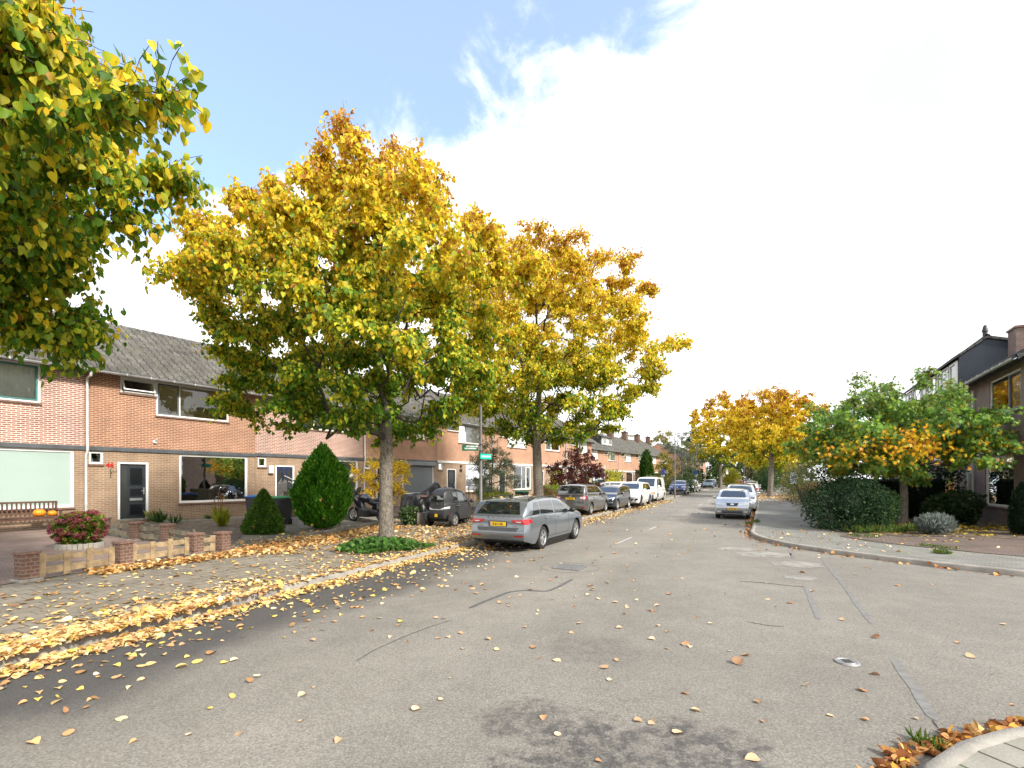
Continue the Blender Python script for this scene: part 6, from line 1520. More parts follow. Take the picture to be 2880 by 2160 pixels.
# ---- touring motorcycle and the covered one
def moto():
    x, y = -5.95, 20.35; t = thing('motorcycle', 'black touring motorcycle with top case, standing behind the grey tree trunk', 'motorcycle', (x, y, H1(x, y)), math.atan2(.42, -1.0))
    for xx, w in ((-.72, .17), (.76, .12)):
        m = MB(); R_ = .31; m.lathe([(.21, -w / 2 * .8), (.27, -w / 2), (.31, 0), (.27, w / 2), (.21, w / 2 * .8)], 26, Matrix.Translation((xx, 0, R_)), 'y', True); wh = m.build('wheel', M_tyre, t, True)
        m = MB(); m.lathe([(.215, -.04), (.2, -.045), (.2, .045), (.215, .04)], 26, Matrix.Translation((xx, 0, R_)), 'y', True); m.lathe([(.001, -.07), (.05, -.07), (.05, .07), (.001, .07)], 12, Matrix.Translation((xx, 0, R_)), 'y')
        for k in range(6): a = k * math.pi / 3; m.tube([(xx + .05 * math.cos(a), 0, R_ + .05 * math.sin(a)), (xx + .2 * math.cos(a), 0, R_ + .2 * math.sin(a))], .014, 5)
        m.lathe([(.09, .06), (.14, .06), (.14, .066), (.09, .066)], 20, Matrix.Translation((xx, 0, R_)), 'y', True); m.build('rim', M_alloy, wh)
    m = MB(); m.tube([(.76, .10, .31), (.55, .10, .78), (.48, .09, .98)], .026, 8); m.tube([(.76, -.10, .31), (.55, -.10, .78), (.48, -.09, .98)], .026, 8); m.build('fork', M_steel, t, True)
    m = MB(); m.tube([(.45, .0, .62), (.2, 0, .42), (-.15, 0, .40), (-.72, .0, .31)], [.16, .19, .15, .05], 10); m.box(-.15, .38, -.2, .2, .22, .5); m.build('engine', M_irondark, t, True)
    pa = P('motorcycle_black', (.012, .012, .02), .15, .2, 0, 1, 0, 1, 1)
    m = MB()
    m.tube([(.62, 0, .80), (.45, 0, .95), (.15, 0, 1.0), (-.12, 0, .88), (-.2, 0, .82)], [.12, .19, .185, .13, .08], 14); m.build('tank', pa, t, True)
    m = MB(); m.tube([(.95, 0, .92), (.75, 0, 1.0), (.55, 0, .95), (.40, 0, .75), (.3, 0, .55)], [.05, .17, .24, .22, .15], 14); m.build('fairing', pa, t, True)
    m = MB(); m.tube([(-.02, 0, .84), (-.25, 0, .80), (-.48, 0, .87), (-.72, 0, .94)], [.10, .15, .14, .08], 12); m.build('seat', M_trim, t, True)
    m = MB(); m.add([(.66, -.17, 1.08), (.66, .17, 1.08), (.46, .14, 1.42), (.46, -.14, 1.42), (.64, 0, 1.10), (.47, 0, 1.45)], [(0, 4, 5, 3), (4, 1, 2, 5)]); m.build('windscreen', CARGL, t, True)
    m = MB(); m.tube([(.42, .36, 1.12), (.5, .15, 1.06), (.5, -.15, 1.06), (.42, -.36, 1.12)], .017, 8); 
    for sg in (1, -1): m.tube([(.5, sg * .27, 1.1), (.56, sg * .36, 1.26)], .009, 5)
    m.build('handlebar', M_trim, t)
    m = MB()
    for sg in (1, -1): m.ball((.57, sg * .37, 1.28), .07, 10, 6, sc=(.5, 1, .7))
    m.build('mirror', M_trim, t, True)
    m = MB(); m.bbox(-1.02, -.62, -.24, .24, 1.04, 1.36, .09); m.build('top_case', pa, t, True)
    m = MB(); m.bbox(-1.028, -1.0, -.2, .2, 1.02, 1.09, .01); m.build('tail_light', M_lampred, t)
    for sg in (1, -1):
        m = MB(); m.bbox(-.98, -.45, sg * .30 - .09, sg * .30 + .09, .52, .86, .05); m.build('pannier', pa, t, True)
        m = MB(); m.bbox(-.95, -.72, sg * .392 - .004, sg * .392 + .004, .58, .76, .003); m.build('reflector', M_steel, t)
    m = MB(); m.tube([(.1, -.16, .25), (-.4, -.19, .30), (-.95, -.22, .42)], [.03, .05, .065], 10); m.build('exhaust', M_steel, t, True)
    m = MB(); m.bbox(-1.09, -1.08, -.09, .09, .58, .78, .003); m.build('licence_plate', M_plate, t)
    m = MB(); m.tube([(-.72, 0, .62), (-1.02, 0, .58), (-1.09, 0, .7)], [.05, .03, .02], 6); m.build('mudguard', M_trim, t)
moto()
def covered():
    x, y = -4.05, 22.4; t = thing('covered_motorcycle', 'motorcycle under a creased black rain cover, in front of the grey roller shutter', 'motorcycle', (x, y, H1(x, y)), math.atan2(.25, 1.0))
    prof = [(-1.05, .62, .10), (-.98, 1.02, .22), (-.8, 1.10, .30), (-.5, 1.12, .34), (-.2, 1.16, .36), (.1, 1.28, .38), (.35, 1.50, .40), (.55, 1.66, .36), (.72, 1.62, .30), (.85, 1.30, .26), (.98, .90, .18), (1.05, .60, .10)]
    X = np.linspace(-1.05, 1.05, 60); Z = np.interp(X, [p[0] for p in prof], [p[1] for p in prof]); Wd = np.interp(X, [p[0] for p in prof], [p[2] for p in prof])
    for _ in range(2): Z[1:-1] = .25 * Z[:-2] + .5 * Z[1:-1] + .25 * Z[2:]
    m_ = 34; V = []
    for i, xx in enumerate(X):
        for j in range(m_ + 1):
            u = j / m_ * 2 - 1; a = abs(u)
            if a < .45: yy = Wd[i] * .75 * u / .45; zz = Z[i] - .06 * (a / .45) ** 3
            else: q = (a - .45) / .55; yy = np.sign(u) * (Wd[i] * (.75 + .25 * min(1, q * 2.2)) + .04 * q); zz = Z[i] - .06 - (Z[i] - .06 - .28) * q
            fold = .035 * math.sin(9 * xx + 6 * zz + 1.5 * math.sin(4 * xx)) * (.3 + a) + .022 * math.sin(19 * xx - 11 * zz)
            V.append((xx * (1 + .02 * math.sin(7 * zz)), yy + np.sign(u) * fold, zz + .022 * math.sin(13 * xx + 5 * u) * (1 - a)))
    fs = np.array([(i * (m_ + 1) + j, (i + 1) * (m_ + 1) + j, (i + 1) * (m_ + 1) + j + 1, i * (m_ + 1) + j + 1) for i in range(59) for j in range(m_)])
    link('cover', npmesh('cover', V, [fs]), P('black_nylon', (.012, .012, .014), .38, 0, .15, 4, .25, 14), t, True)
    for xx in (-.72, .76): m = MB(); m.lathe([(.20, -.06), (.26, -.07), (.30, 0), (.26, .07), (.2, .06)], 22, Matrix.Translation((xx, 0, .3)), 'y', True); m.build('wheel', M_tyre, t, True)
    m = MB(); m.bbox(-.4, .4, -.18, .18, .2, .5, .05); m.build('engine', M_irondark, t)
    m = MB(); m.bbox(-.12, .12, -.47, -.455, 1.0, 1.06, .003); m.build('cover_label', P('cover_label', (.45, .2, .15), .6), t)
covered()
# ------------------------------------------------------------------ street furniture and garden things
M_lamp = P('lamp_post_grey', (.145, .14, .135), .5, .2, .15, 6)
def lamp(label, x, y, h=6.3, arm=1.25, dirn=None, r=.062):
    dirn = PR if dirn is None else dirn
    t = thing('street_lamp', label, 'street lamp', (x, y, H1(x, y)), math.atan2(dirn[1], dirn[0]), 'street lamps along the left pavement')
    m = MB(); m.tube([(0, 0, -.1), (0, 0, 1.0), (0, 0, 1.02), (0, 0, h - .35)], [r * 1.12, r * 1.12, r * .95, r * .72], 14); m.build('pole', M_lamp, t, True)
    m = MB(); m.tube([(0, 0, h - .36), (.02, 0, h - .18), (.1, 0, h - .06), (.25, 0, h - .02), (arm - .35, 0, h + .03)], r * .58, 10); m.build('arm', M_lamp, t, True)
    m = MB(); m.bbox(arm - .45, arm + .15, -.1, .1, h - .03, h + .07, .03); hd_ = m.build('lamp_head', P('lamp_head_grey', (.42, .42, .41), .5), t)
    m = MB(); m.bbox(arm - .3, arm + .1, -.075, .075, h - .045, h - .028, .004); m.build('lens', M_frost, hd_)
    return t
SL = np.array([-1.17, 18.4])
SIGN = lamp('grey street lamp carrying two green street-name signs, beside the estate car', SL[0], SL[1], 5.5, .45, PR, .066)
M_sg = P('sign_green', (.008, .115, .062), .45, 0, .05, 4); M_st = P('sign_teal', (.0, .52, .36), .45, 0, .04, 4); M_sw = P('sign_white', (.85, .87, .85), .5, 0, 0)
def street_sign(label, lines, ctr, along, w, h, mat, arrow=False, tsize=.09):
    """flat plate on the post; 'along' is the reading direction of its front"""
    al = Vector((*along, 0)).normalized(); up = Vector((0, 0, 1)); nn_ = al.cross(up)
    Mx = Matrix(((al.x, up.x, nn_.x, 0), (al.y, up.y, nn_.y, 0), (al.z, up.z, nn_.z, 0), (0, 0, 0, 1)))
    t = thing('street_sign', label, 'street sign', ctr, 0)
    m = MB(); m.bbox(-w / 2, w / 2, -h / 2, h / 2, -.012, .008, .006, Mx); pn = m.build('panel', mat, t)
    m = MB()
    for zz in (h * .5 + .012, -h * .5 - .012):
        m.lathe([(.074, -.012), (.080, -.012), (.080, .012), (.074, .012)], 18, Matrix.Translation((SL[0] - ctr[0], SL[1] - ctr[1], zz)), close=True)
    m.build('clamp', M_trim, t)
    for (s_, xo, yo, sz, sx) in lines: text('sign_lettering', s_, sz, Mx @ Matrix.Translation((xo, yo, .0085)), M_sw, pn, .001, sx=sx, bold=.003)
    if arrow: m = MB(); ax, ay = w / 2 - .075, h * .24; m.prism([(ax - .06, ay - .016), (ax, ay - .016), (ax, ay - .045), (ax + .055, ay), (ax, ay + .045), (ax, ay + .016), (ax - .06, ay + .016)], .008, .011, Mx); m.build('arrow', M_sw, pn)
    return t
zS = lambda py, Y: CAMH + (HZ - py) * Y / F
al1 = np.array([1.0, .10]); al1 /= np.linalg.norm(al1); w1 = .62
street_sign('dark green name sign with white arrow, reading Catharina van Rennesplein', [('CATHARINA', -.0, .052, .072, .78), ('VAN RENNESPLEIN', -.0, -.03, .072, .72)], (SL[0] - al1[0] * (w1 / 2 + .08), SL[1] - al1[1] * (w1 / 2 + .08), zS(1259.5, 18.4)), al1, w1, .225, M_sg, True)
al2 = np.array([.62, .78]); al2 /= np.linalg.norm(al2); w2 = .62
street_sign('bright teal name sign reading Zilverakkerweg, below the dark green one', [('ZILVERAKKERWEG', 0, 0, .088, .70)], (SL[0] + .03 + al2[0] * .16 + .075 * al2[1], SL[1] - .02 + al2[1] * .16 - .075 * al2[0], zS(1284, 18.4)), al2, w2, .20, M_st)
lamp('tall street lamp in front of the blue compact SUV', 15.9, 47.9, 6.3, 1.3)
lamp('street lamp farther on, by the willow, with a blue sign', 27.4, 73.0, 6.2, 1.3)
lamp('far street lamp near the end of the street, taller of the distant pair', 53, 112, 7.5, 1.6)
lamp('far street lamp near the end of the street, lower of the distant pair', 60, 121, 6.6, 1.5)
M_pblue = P('parking_blue', (.02, .10, .50), .45, 0, 0)
for (x, y, z, lab) in ((15.6, 50.6, 2.45, 'blue parking sign on a thin pole behind the white van'), (27.35, 72.8, 2.6, 'blue parking sign on the second far lamp post')):
    t = thing('parking_sign', lab, 'traffic sign', (x, y, H1(x, y)), math.atan2(D[1], D[0]) + R(62))
    m = MB(); m.bbox(-.22, .22, .075, .095, z - .3, z + .3, .006); p_ = m.build('panel', M_pblue, t)
    m = MB(); m.bbox(-.22, .22, .075, .095, z - .62, z - .33, .006); m.build('sub_panel', M_sw, t)
    Mx = Matrix.Translation((0, .074, z)) @ Matrix.Rotation(R(90), 4, 'X'); text('sign_lettering', 'P', .42, Mx, M_sw, p_, .001)
    if y < 60: m = MB(); m.tube([(0, .12, -.1), (0, .12, z + .32)], .025, 8); m.build('pole', M_lamp, t)
# estate agent's board
x, y = 7.65, 42.0
t = thing('agent_board', 'estate agent board with an orange stripe beside the maple', 'sign board', (x, y, H1(x, y)), R(-12))
m = MB(); m.box(-.32, -.26, .03, .09, -.1, 2.9); m.box(.26, .32, .03, .09, -.1, 2.9); m.build('post', M_wframe, t)
m = MB(); m.box(-.30, .30, 0, .028, 1.45, 2.62); pn = m.build('panel', P('board_petrol', (.012, .05, .07), .5), t)
m = MB(); m.box(-.30, .30, -.004, -.001, 2.30, 2.38); m.build('orange_stripe', M_plate, pn); m = MB(); m.box(-.30, .30, -.004, -.001, 1.72, 1.98); m.build('white_stripe', M_sw, pn)
# notice on the far tree, board by the right hedge
t = thing('notice_board', 'pale blue-white board standing by the right-hand hedge', 'sign board', (24.9, 43.4, H1(24.9, 43.4)), R(-30)); m = MB(); m.bbox(-.25, .25, -.015, .015, 1.3, 2.3, .005); m.build('panel', P('board_pale', (.55, .66, .74), .4), t)
m = MB(); m.tube([(0, .03, 0), (0, .03, 2.3)], .025, 8); m.build('pole', M_lamp, t)
m = MB(); m.bbox(40.1, 40.5, 91.9, 91.95, 3.0, 3.9, .01); tag(m.build('tree_notice', M_sw), 'small white notice fixed beside the far dark trunk', 'notice')
# small white gable house at the very end
t = thing('gabled_house', 'small white house with dark roof at the far end of the street', 'house', (95, 186, H1(95, 186)), R(-25)); m = MB(); m.box(-4, 4, 0, 8, -.5, 3.2); px(m, [(0, 3.2), (8, 3.2), (4, 6.6)], -3.99, 3.99); m.build('wall', M_wframe, t); m = MB(); px(m, [(-.4, 3.0), (4, 6.75), (8.4, 3.0), (8.4, 3.25), (4, 7.0), (-.4, 3.25)], -4.3, 4.3); m.build('roof', M_tileR, t)
m = MB(); m.box(-2.6, -1.2, -.03, .03, 1, 2.2); m.box(1, 2.5, -.03, .03, 1, 2.2); m.build('window', M_trim, t)

# ---- low fence: brick piers, wooden boards
M_wood = P('weathered_board', (.34, .245, .14), .8, 0, .35, 5, .4, 30); M_woodg = P('grey_green_board', (.20, .175, .12), .85, 0, .4, 5, .5, 30)
M_conc = P('concrete', (.30, .28, .24), .9, 0, .25, 6, .4, 40)
pl = [('brick pier nearest us at the near end of the low fence', P1), ('second brick pier along the low street fence', P2), ('brick pier where the low street fence meets the corner', P3), ('corner brick pier half buried in fallen leaves', P4), ('brick pier of the dividing fence next to the house', P5), ('middle brick pier of the dividing fence behind the hydrangea', P6), ('third brick pier of the dividing fence, right of the hydrangea', P7)]
fdir = (P3 - P1) / np.linalg.norm(P3 - P1)
for lab, p in pl:
    t = thing('brick_pier', lab, 'fence pier', (p[0], p[1], H1(p[0], p[1])), math.atan2(fdir[1], fdir[0]), 'brick piers of the low fence')
    m = MB()
    for k in range(6): e = .004 * (-1) ** k * rng.random(); m.bbox(-.125 + e, .125 + e, -.125 - e, .125 - e, .04 + .072 * k, .04 + .072 * k + .0715, .006)
    m.build('shaft', B_pillar, t)
    m = MB(); m.bbox(-.145, .145, -.145, .145, .4725, .53, .008); m.build('cap', M_sill, t)
    m = MB(); m.bbox(-.17, .17, -.17, .17, -.06, .04, .01); m.build('footing', M_conc, t)
def fence_span(lab, a, b, boards, mat, hgt=.45):
    L = np.linalg.norm(b - a); d = (b - a) / L; za, zb = H1(*a), H1(*b); a0 = .16; L2 = L - .32; o = a + d * a0
    t = thing('fence_span', lab, 'fence', (o[0], o[1], za + (zb - za) * a0 / L), math.atan2(d[1], d[0]), 'wooden spans of the low fence')
    sl = (zb - za) / L; Sh = Matrix(((1, 0, 0, 0), (0, 1, 0, 0), (sl, 0, 1, 0), (0, 0, 0, 1)))
    for z0, z1 in ((.07, .20), (.29, .40)): m = MB(); m.bbox(.0, L2, .012, .036, z0, z1, .004, Sh); m.build('rail', mat, t)
    for k in range(boards): xx = L2 * k / max(1, boards - 1) * (1 - .11 / L2); tl = rng.normal(0, .012); m = MB(); m.bbox(xx, xx + .11, -.014, .0115, .02, hgt + rng.normal(0, .012), .005, Sh @ Matrix.Translation((0, 0, 0)) @ Matrix.Rotation(tl, 4, 'Y')); m.build('board', mat, t)
    return t
fence_span('pale wooden fence span between the first and second street piers', P1, P2, 4, M_wood); fence_span('pale wooden fence span between the second and third street piers', P2, P3, 4, M_wood)
fence_span('short wooden fence span at the corner, between the two close piers', P4, P3, 1, M_wood)
fence_span('greyed wooden fence span nearest the house', P6, P5, 3, M_woodg); fence_span('greyed wooden fence span in the middle of the divider', P7, P6, 3, M_woodg); fence_span('greyed wooden fence span from the divider to the corner pier', P4, P7, 3, M_woodg)
# ---- bench with pumpkins
bx = wl(-1.55, .62); z = H1(*bx)
M_teak = P('brown_bench_wood', (.10, .05, .032), .6, 0, .25, 6, .2, 30)
t = thing('garden_bench', 'brown slatted garden bench under the frosted window', 'bench', (bx[0], bx[1], z), math.atan2(UL[1], UL[0]))
for xx in (-.72, .72):
    m = MB(); m.bbox(xx - .03, xx + .03, .20, .26, 0, .92, .005); m.build('leg', M_teak, t); m = MB(); m.bbox(xx - .03, xx + .03, -.28, -.22, 0, .62, .005); m.build('leg', M_teak, t)
    m = MB(); m.bbox(xx - .035, xx + .035, -.30, .20, .62, .65, .006); m.build('armrest', M_teak, t)
    m = MB(); m.bbox(xx - .02, xx + .02, -.22, .20, .14, .19, .004); m.build('stretcher', M_teak, t)
m = MB()
for k in range(6): m.bbox(-.75, .75, -.27 + k * .085, -.20 + k * .085, .415, .44, .004)
m.bbox(-.72, .72, -.26, -.23, .34, .413, .003); m.build('seat', M_teak, t)
m = MB(); m.bbox(-.69, .69, .215, .245, .86, .92, .005); m.bbox(-.69, .69, .215, .245, .50, .55, .004)
for k in range(13): xx = -.64 + k * .1067; m.box(xx - .022, xx + .022, .222, .24, .548, .862)
m.build('backrest', M_teak, t)
M_pump = P('pumpkin_orange', (.78, .26, .01), .45, 0, .12, 5)
for (dx, r_, lab) in ((.27, .155, 'larger orange pumpkin on the bench seat'), (.58, .118, 'smaller orange pumpkin on the bench seat')):
    p = bx + UL * dx - NL * .03; tt = thing('pumpkin', lab, 'pumpkin', (p[0], p[1], z + .44 + r_ * .72), 0, 'pumpkins on the bench')
    V = []; n, m_ = 40, 16
    for i in range(m_ + 1):
        th = math.pi * i / m_
        for j in range(n): a = 2 * math.pi * j / n; q = r_ * (1 + .05 * math.cos(10 * a)) * (1 - .10 * math.exp(-(th / .35) ** 2)); V.append((q * math.sin(th) * math.cos(a), q * math.sin(th) * math.sin(a), q * .78 * math.cos(th) * (1 if th > .3 else .93)))
    i, j = np.meshgrid(np.arange(m_), np.arange(n), indexing='ij'); i, j = i.ravel(), j.ravel(); jn = (j + 1) % n
    link('flesh', npmesh('flesh', V, [np.c_[i * n + j, (i + 1) * n + j, (i + 1) * n + jn, i * n + jn]]), M_pump, tt, True)
    m = MB(); m.tube([(0, 0, r_ * .62), (.005, 0, r_ * .85), (.02, .01, r_ * .98)], [.022, .014, .016], 7); m.build('stem', P('pumpkin_stem', (.16, .14, .05), .8), tt)
# ---- hydrangea in its ring of bricks
hx, hy = -11.05, 12.55; z = H1(hx, hy)
t = thing('planter_ring', 'round ring of upright bricks holding the pink hydrangea', 'planter', (hx, hy, z))
for k in range(30): a = 2 * math.pi * k / 30; m = (m if k else MB()); m.bbox(.43, .50, -.047, .047, -.04, .13 + .006 * math.sin(k * 3), .006, Matrix.Rotation(a, 4, 'Z'))
m.build('brick_edge', M_conc, t); m = MB(); m.lathe([(.001, .09), (.43, .07)], 24); m.build('earth', M_soil, t)
t = thing('hydrangea', 'round hydrangea bush covered in faded crimson flower heads', 'hydrangea', (hx, hy, z + .05))
Pn, dd = blob_leaves((0, 0, .40), .40, .39, .42, 1300, 8, 21, .4); Pn[:, 2] = np.maximum(Pn[:, 2], .05)
leaves('foliage', Pn, dd + rng.normal(0, .5, Pn.shape) + (0, 0, -.1), .11 * rng.normal(1, .2, len(Pn)), pal_pick([(.10, .17, .02), (.16, .23, .03), (.06, .11, .015), (.28, .28, .04)], len(Pn)), M_leaf, t, 'lime', dd + rng.normal(0, .4, Pn.shape))
hd_, dn = blob_leaves((0, 0, .40), .46, .45, .48, 125, 8, 21, .97); ok = (hd_[:, 2] > .14); hd_, dn = hd_[ok], dn[ok]
for k in range(len(hd_)):
    q, e = blob_leaves(hd_[k], .068, .068, .055, 46, 2, k, .85); c = [(.36, .075, .10), (.30, .055, .075), (.42, .13, .15), (.27, .07, .07)][k % 4] if k != 5 else (.45, .16, .45)
    if k == 0: AP, AD, AC = q, e, np.tile(c, (46, 1))
    else: AP, AD, AC = np.r_[AP, q], np.r_[AD, e], np.r_[AC, np.tile(c, (46, 1))]
leaves('flower_heads', AP, np.cross(AD, rng.standard_normal(AD.shape)), .042, np.clip(AC * rng.normal(1, .2, (len(AC), 1)), 0, .9), M_leaf, t, 'oval', AD)
m = MB()
for k in range(7): a = k * .9; m.tube([(.05 * math.cos(a), .05 * math.sin(a), 0), (.3 * math.cos(a), .3 * math.sin(a), .6)], .01, 5)
m.build('stem', M_twig, t)
# ---- wheelie bins
def bin_(lab, x, y, lid, rot):
    t = thing('wheelie_bin', lab, 'wheelie bin', (x, y, H1(x, y)), rot, 'wheelie bins')
    m = MB(); m.add([(-.23, -.26, .06), (.23, -.26, .06), (.23, .26, .06), (-.23, .26, .06), (-.29, -.33, .98), (.29, -.33, .98), (.29, .33, .98), (-.29, .33, .98)], [(3, 2, 1, 0), (4, 5, 6, 7), (0, 1, 5, 4), (1, 2, 6, 5), (2, 3, 7, 6), (3, 0, 4, 7)])
    m.bbox(-.31, .31, -.35, .35, .93, .99, .01); m.build('body', P('bin_grey', (.045, .05, .055), .6, 0, .15, 5), t)
    m = MB(); m.bbox(-.315, .315, -.36, .36, .992, 1.045, .02); m.bbox(-.25, .25, -.29, .29, 1.0455, 1.075, .015); m.tube([(-.2, .38, .98), (.2, .38, .98)], .02, 8); m.build('lid', lid, t)
    for sg in (1, -1): m = MB(); m.lathe([(.001, -.03), (.1, -.03), (.1, .03), (.001, .03)], 16, Matrix.Translation((sg * .0 + sg * .26, .24, .1)) @ Matrix.Rotation(R(90), 4, 'Z'), 'y'); m.build('wheel', M_tyre, t)
bin_('wheelie bin with blue lid, left of the cone spruce', -9.95, 19.2, P('bin_lid_blue', (.02, .16, .50), .5), R(-30)); bin_('wheelie bin with green lid, right of the cone spruce', -8.9, 18.9, P('bin_lid_green', (.04, .26, .10), .5), R(-38))
# ---- garden pump by the wall of the pink house
p = wl(6.55, 1.3); t = thing('garden_pump', 'grey wooden garden pump with white curved handle by the wall', 'garden pump', (p[0], p[1], H1(*p)), math.atan2(UL[1], UL[0]))
m = MB(); m.prism([(-.24, 0), (.16, 0), (.16, 1.55), (.10, 1.62), (-.05, 1.70), (-.24, 1.45)], -.03, .03, Matrix.Rotation(R(90), 4, 'X')); m.build('board', P('greyed_oak', (.28, .27, .25), .85, 0, .3, 8), t)
m = MB(); m.tube([(-.05, -.06, 1.6), (-.05, -.06, 1.9)], .035, 8); m.build('finial', M_anth, t)
m = MB(); m.tube([(.02, -.06, 1.80), (.20, -.08, 1.72), (.42, -.08, 1.62), (.52, -.08, 1.45), (.47, -.08, 1.30), (.33, -.08, 1.24)], .022, 8); m.tube([(.2, -.08, 1.55), (.36, -.08, 1.5), (.42, -.08, 1.38)], .02, 8); m.build('handle', M_wframe, t)
m = MB(); m.tube([(.22, -.06, 0), (.22, -.06, 1.05)], .04, 8); m.tube([(.22, -.06, 1.0), (.55, -.08, 1.0), (.58, -.08, .94)], .028, 8); m.build('spout', P('pump_green', (.02, .07, .05), .5), t)
# ---- wooden privacy screen and stone trough
a, b = np.array([-9.35, 20.1]), np.array([-6.6, 18.7]); L = np.linalg.norm(b - a); d = (b - a) / L
t = thing('privacy_screen', 'greenish weathered board screen between the bins and the egg conifer', 'fence', (a[0], a[1], H1(*a)), math.atan2(d[1], d[0]))
for k in range(7): m = (m if k else MB()); m.bbox(0, L, -.012, .012, .1 + k * .155, .1 + k * .155 + .15, .004)
m.build('boards', P('green_board', (.13, .125, .075), .9, 0, .4, 6, .4, 30), t); m = MB()
for xx in (0, L / 2, L): m.box(xx - .035, xx + .035, .013, .08, -.1, 1.24)
m.build('post', M_woodg, t); m = MB(); m.bbox(-.02, L, -.05, .06, 1.19, 1.225, .005); m.build('cap', M_woodg, t)
m = MB(); m.bbox(-.42, .42, -.11, .11, -.05, .26, .015, Matrix.Translation((-8.25, 18.95, H1(-8.25, 18.95))) @ Matrix.Rotation(math.atan2(d[1], d[0]), 4, 'Z')); tag(m.build('stone_block', P('grey_stone', (.25, .24, .24), .9, 0, .3, 8, .4, 40)), 'grey stone block lying at the foot of the board screen', 'stone block')
# ---- palisade edging round the conifer bed
def edging(lab, pts):
    Q = resample(np.array(pts), .09); t = thing('palisade_edging', lab, 'garden edging', (Q[0][0], Q[0][1], H1(*Q[0])), 0, 'wooden palisade edgings'); m = MB()
    for q in Q: m.lathe([(.001, .17), (.03, .17), (.043, .155), (.043, -.05)], 8, Matrix.Translation((q[0] - Q[0][0], q[1] - Q[0][1], H1(*q) - H1(*Q[0]) + rng.normal(0, .006))))
    m.build('stakes', P('grey_stake', (.19, .175, .14), .9, 0, .35, 12, .4, 30), t)
E0, E1, E2 = gp(870, 1515, .12), gp(1068, 1479, .12), gp(972, 1466, .14)
edging('wooden palisade edging along the pavement below the egg conifer', [E0, E1]); edging('wooden palisade edging running back beside the motorcycle', [E1, E2])
# ---- concrete planter with ivy
x, y = -3.62, 19.9; t = thing('concrete_planter', 'square concrete planter behind the cabin car', 'planter', (x, y, H1(x, y)), R(20)); m = MB(); m.bbox(-.27, .27, -.27, .27, -.05, .50, .015); m.build('box', P('planter_concrete', (.20, .17, .14), .9, 0, .35, 6, .5, 40), t)
bush('ivy', 'ivy with pale-edged leaves spilling over the concrete planter', 'ivy', x - .42, y - .05, .85, .7, .68, 1200, .075, [(.05, .11, .03), (.09, .16, .04), (.28, .32, .14), (.04, .08, .025)], 'lime', seed=31, droop=.9, stems=3)
# ---- iron railing behind the yellow shrub
a, b = wl(13.0, 4.6), wl(17.4, 4.6)
L = np.linalg.norm(b - a); d = (b - a) / L; t = thing('iron_railing', 'rusty brown railing of thin bars behind the tree trunk', 'railing', (a[0], a[1], H1(*a)), math.atan2(d[1], d[0])); m = MB()
for k in range(int(L / .13)): m.box(k * .13 - .012, k * .13 + .012, -.012, .012, 0, 1.0)
m.box(0, L, -.02, .02, .9, .93); m.box(0, L, -.02, .02, .12, .15); m.build('bars', P('rusty_brown', (.14, .10, .07), .8, 0, .3, 10), t)
# mailbox of number 40
p = wl(18.55, 2.2); t = thing('letter_box', 'grey round-topped letter box on a post near the slim dark door', 'letter box', (p[0], p[1], H1(*p)), 0); m = MB(); m.tube([(0, 0, 0), (0, 0, 1.2)], .03, 8); m.build('post', M_lamp, t); m = MB(); m.lathe([(.16, -.2), (.16, .2)], 14, Matrix.Translation((0, 0, 1.5)), 'y', a0=0, a1=math.pi); m.box(-.16, .16, -.2, .2, 1.2, 1.5); m.build('box', M_zinc, t)
# dark bin near the olive bush
bin_('dark wheelie bin with green lid right of the olive bush', .6, 29.6, P('bin_lid_green', ()), R(-30))
# ---- plants of the bed by the front door
def spiky(lab, x, y, n, h, pal, cat='plant', name='garden_plant', spread=.5):
    t = thing(name, lab, cat, (x, y, H1(x, y))); d = rng.standard_normal((n, 3)) * spread; d[:, 2] += 1; Pn = np.c_[rng.normal(0, .06, n), rng.normal(0, .06, n), np.zeros(n)]
    leaves('blades', Pn, d, h * rng.normal(1, .2, n), pal_pick(pal, n, .2), M_leaf, t, 'thin'); return t
p = gp(395, 1462, .3); spiky('yellow-green iris clump by the doorstep', p[0], p[1], 60, .45, [(.28, .28, .05), (.16, .22, .04)]); p = gp(430, 1470, .3); spiky('yellowing iris clump beside the first one', p[0], p[1], 50, .4, [(.38, .34, .08), (.22, .22, .05)])
p = gp(450, 1472, .3); spiky('narrow green iris clump in the planting bed', p[0], p[1], 30, .42, [(.06, .13, .03)]); p = gp(493, 1474, .3); spiky('smallest green iris clump in the planting bed', p[0], p[1], 18, .42, [(.07, .14, .04)])
p = gp(625, 1483, .22); t = spiky('fern with bright yellow-green fronds and brown dead stalks', p[0], p[1], 110, .55, [(.34, .36, .03), (.26, .30, .03)], 'fern', 'fern', .28)
m = MB()
for k in range(6): a = rng.normal(0, .12, 2); m.tube([(-.1 + a[0] * .3, a[1] * .3, 0), (-.12 + a[0], a[1], .6 + .1 * k), (-.12 + a[0] * 1.3, a[1] * 1.3, .75 + .1 * k)], [.014, .012, .018], 5)
m.build('dead_stalks', P('dead_stalk', (.20, .10, .045), .9), t)
p = wl(-.15, .55); spiky('small leafy green plant between the hydrangea and the downpipe', p[0], p[1], 60, .5, [(.07, .13, .03), (.1, .17, .04)], spread=.8)
p = wl(3.9, .35); spiky('small weed at the foot of the wall under the wide window', p[0], p[1], 40, .22, [(.10, .16, .04)], spread=.9)
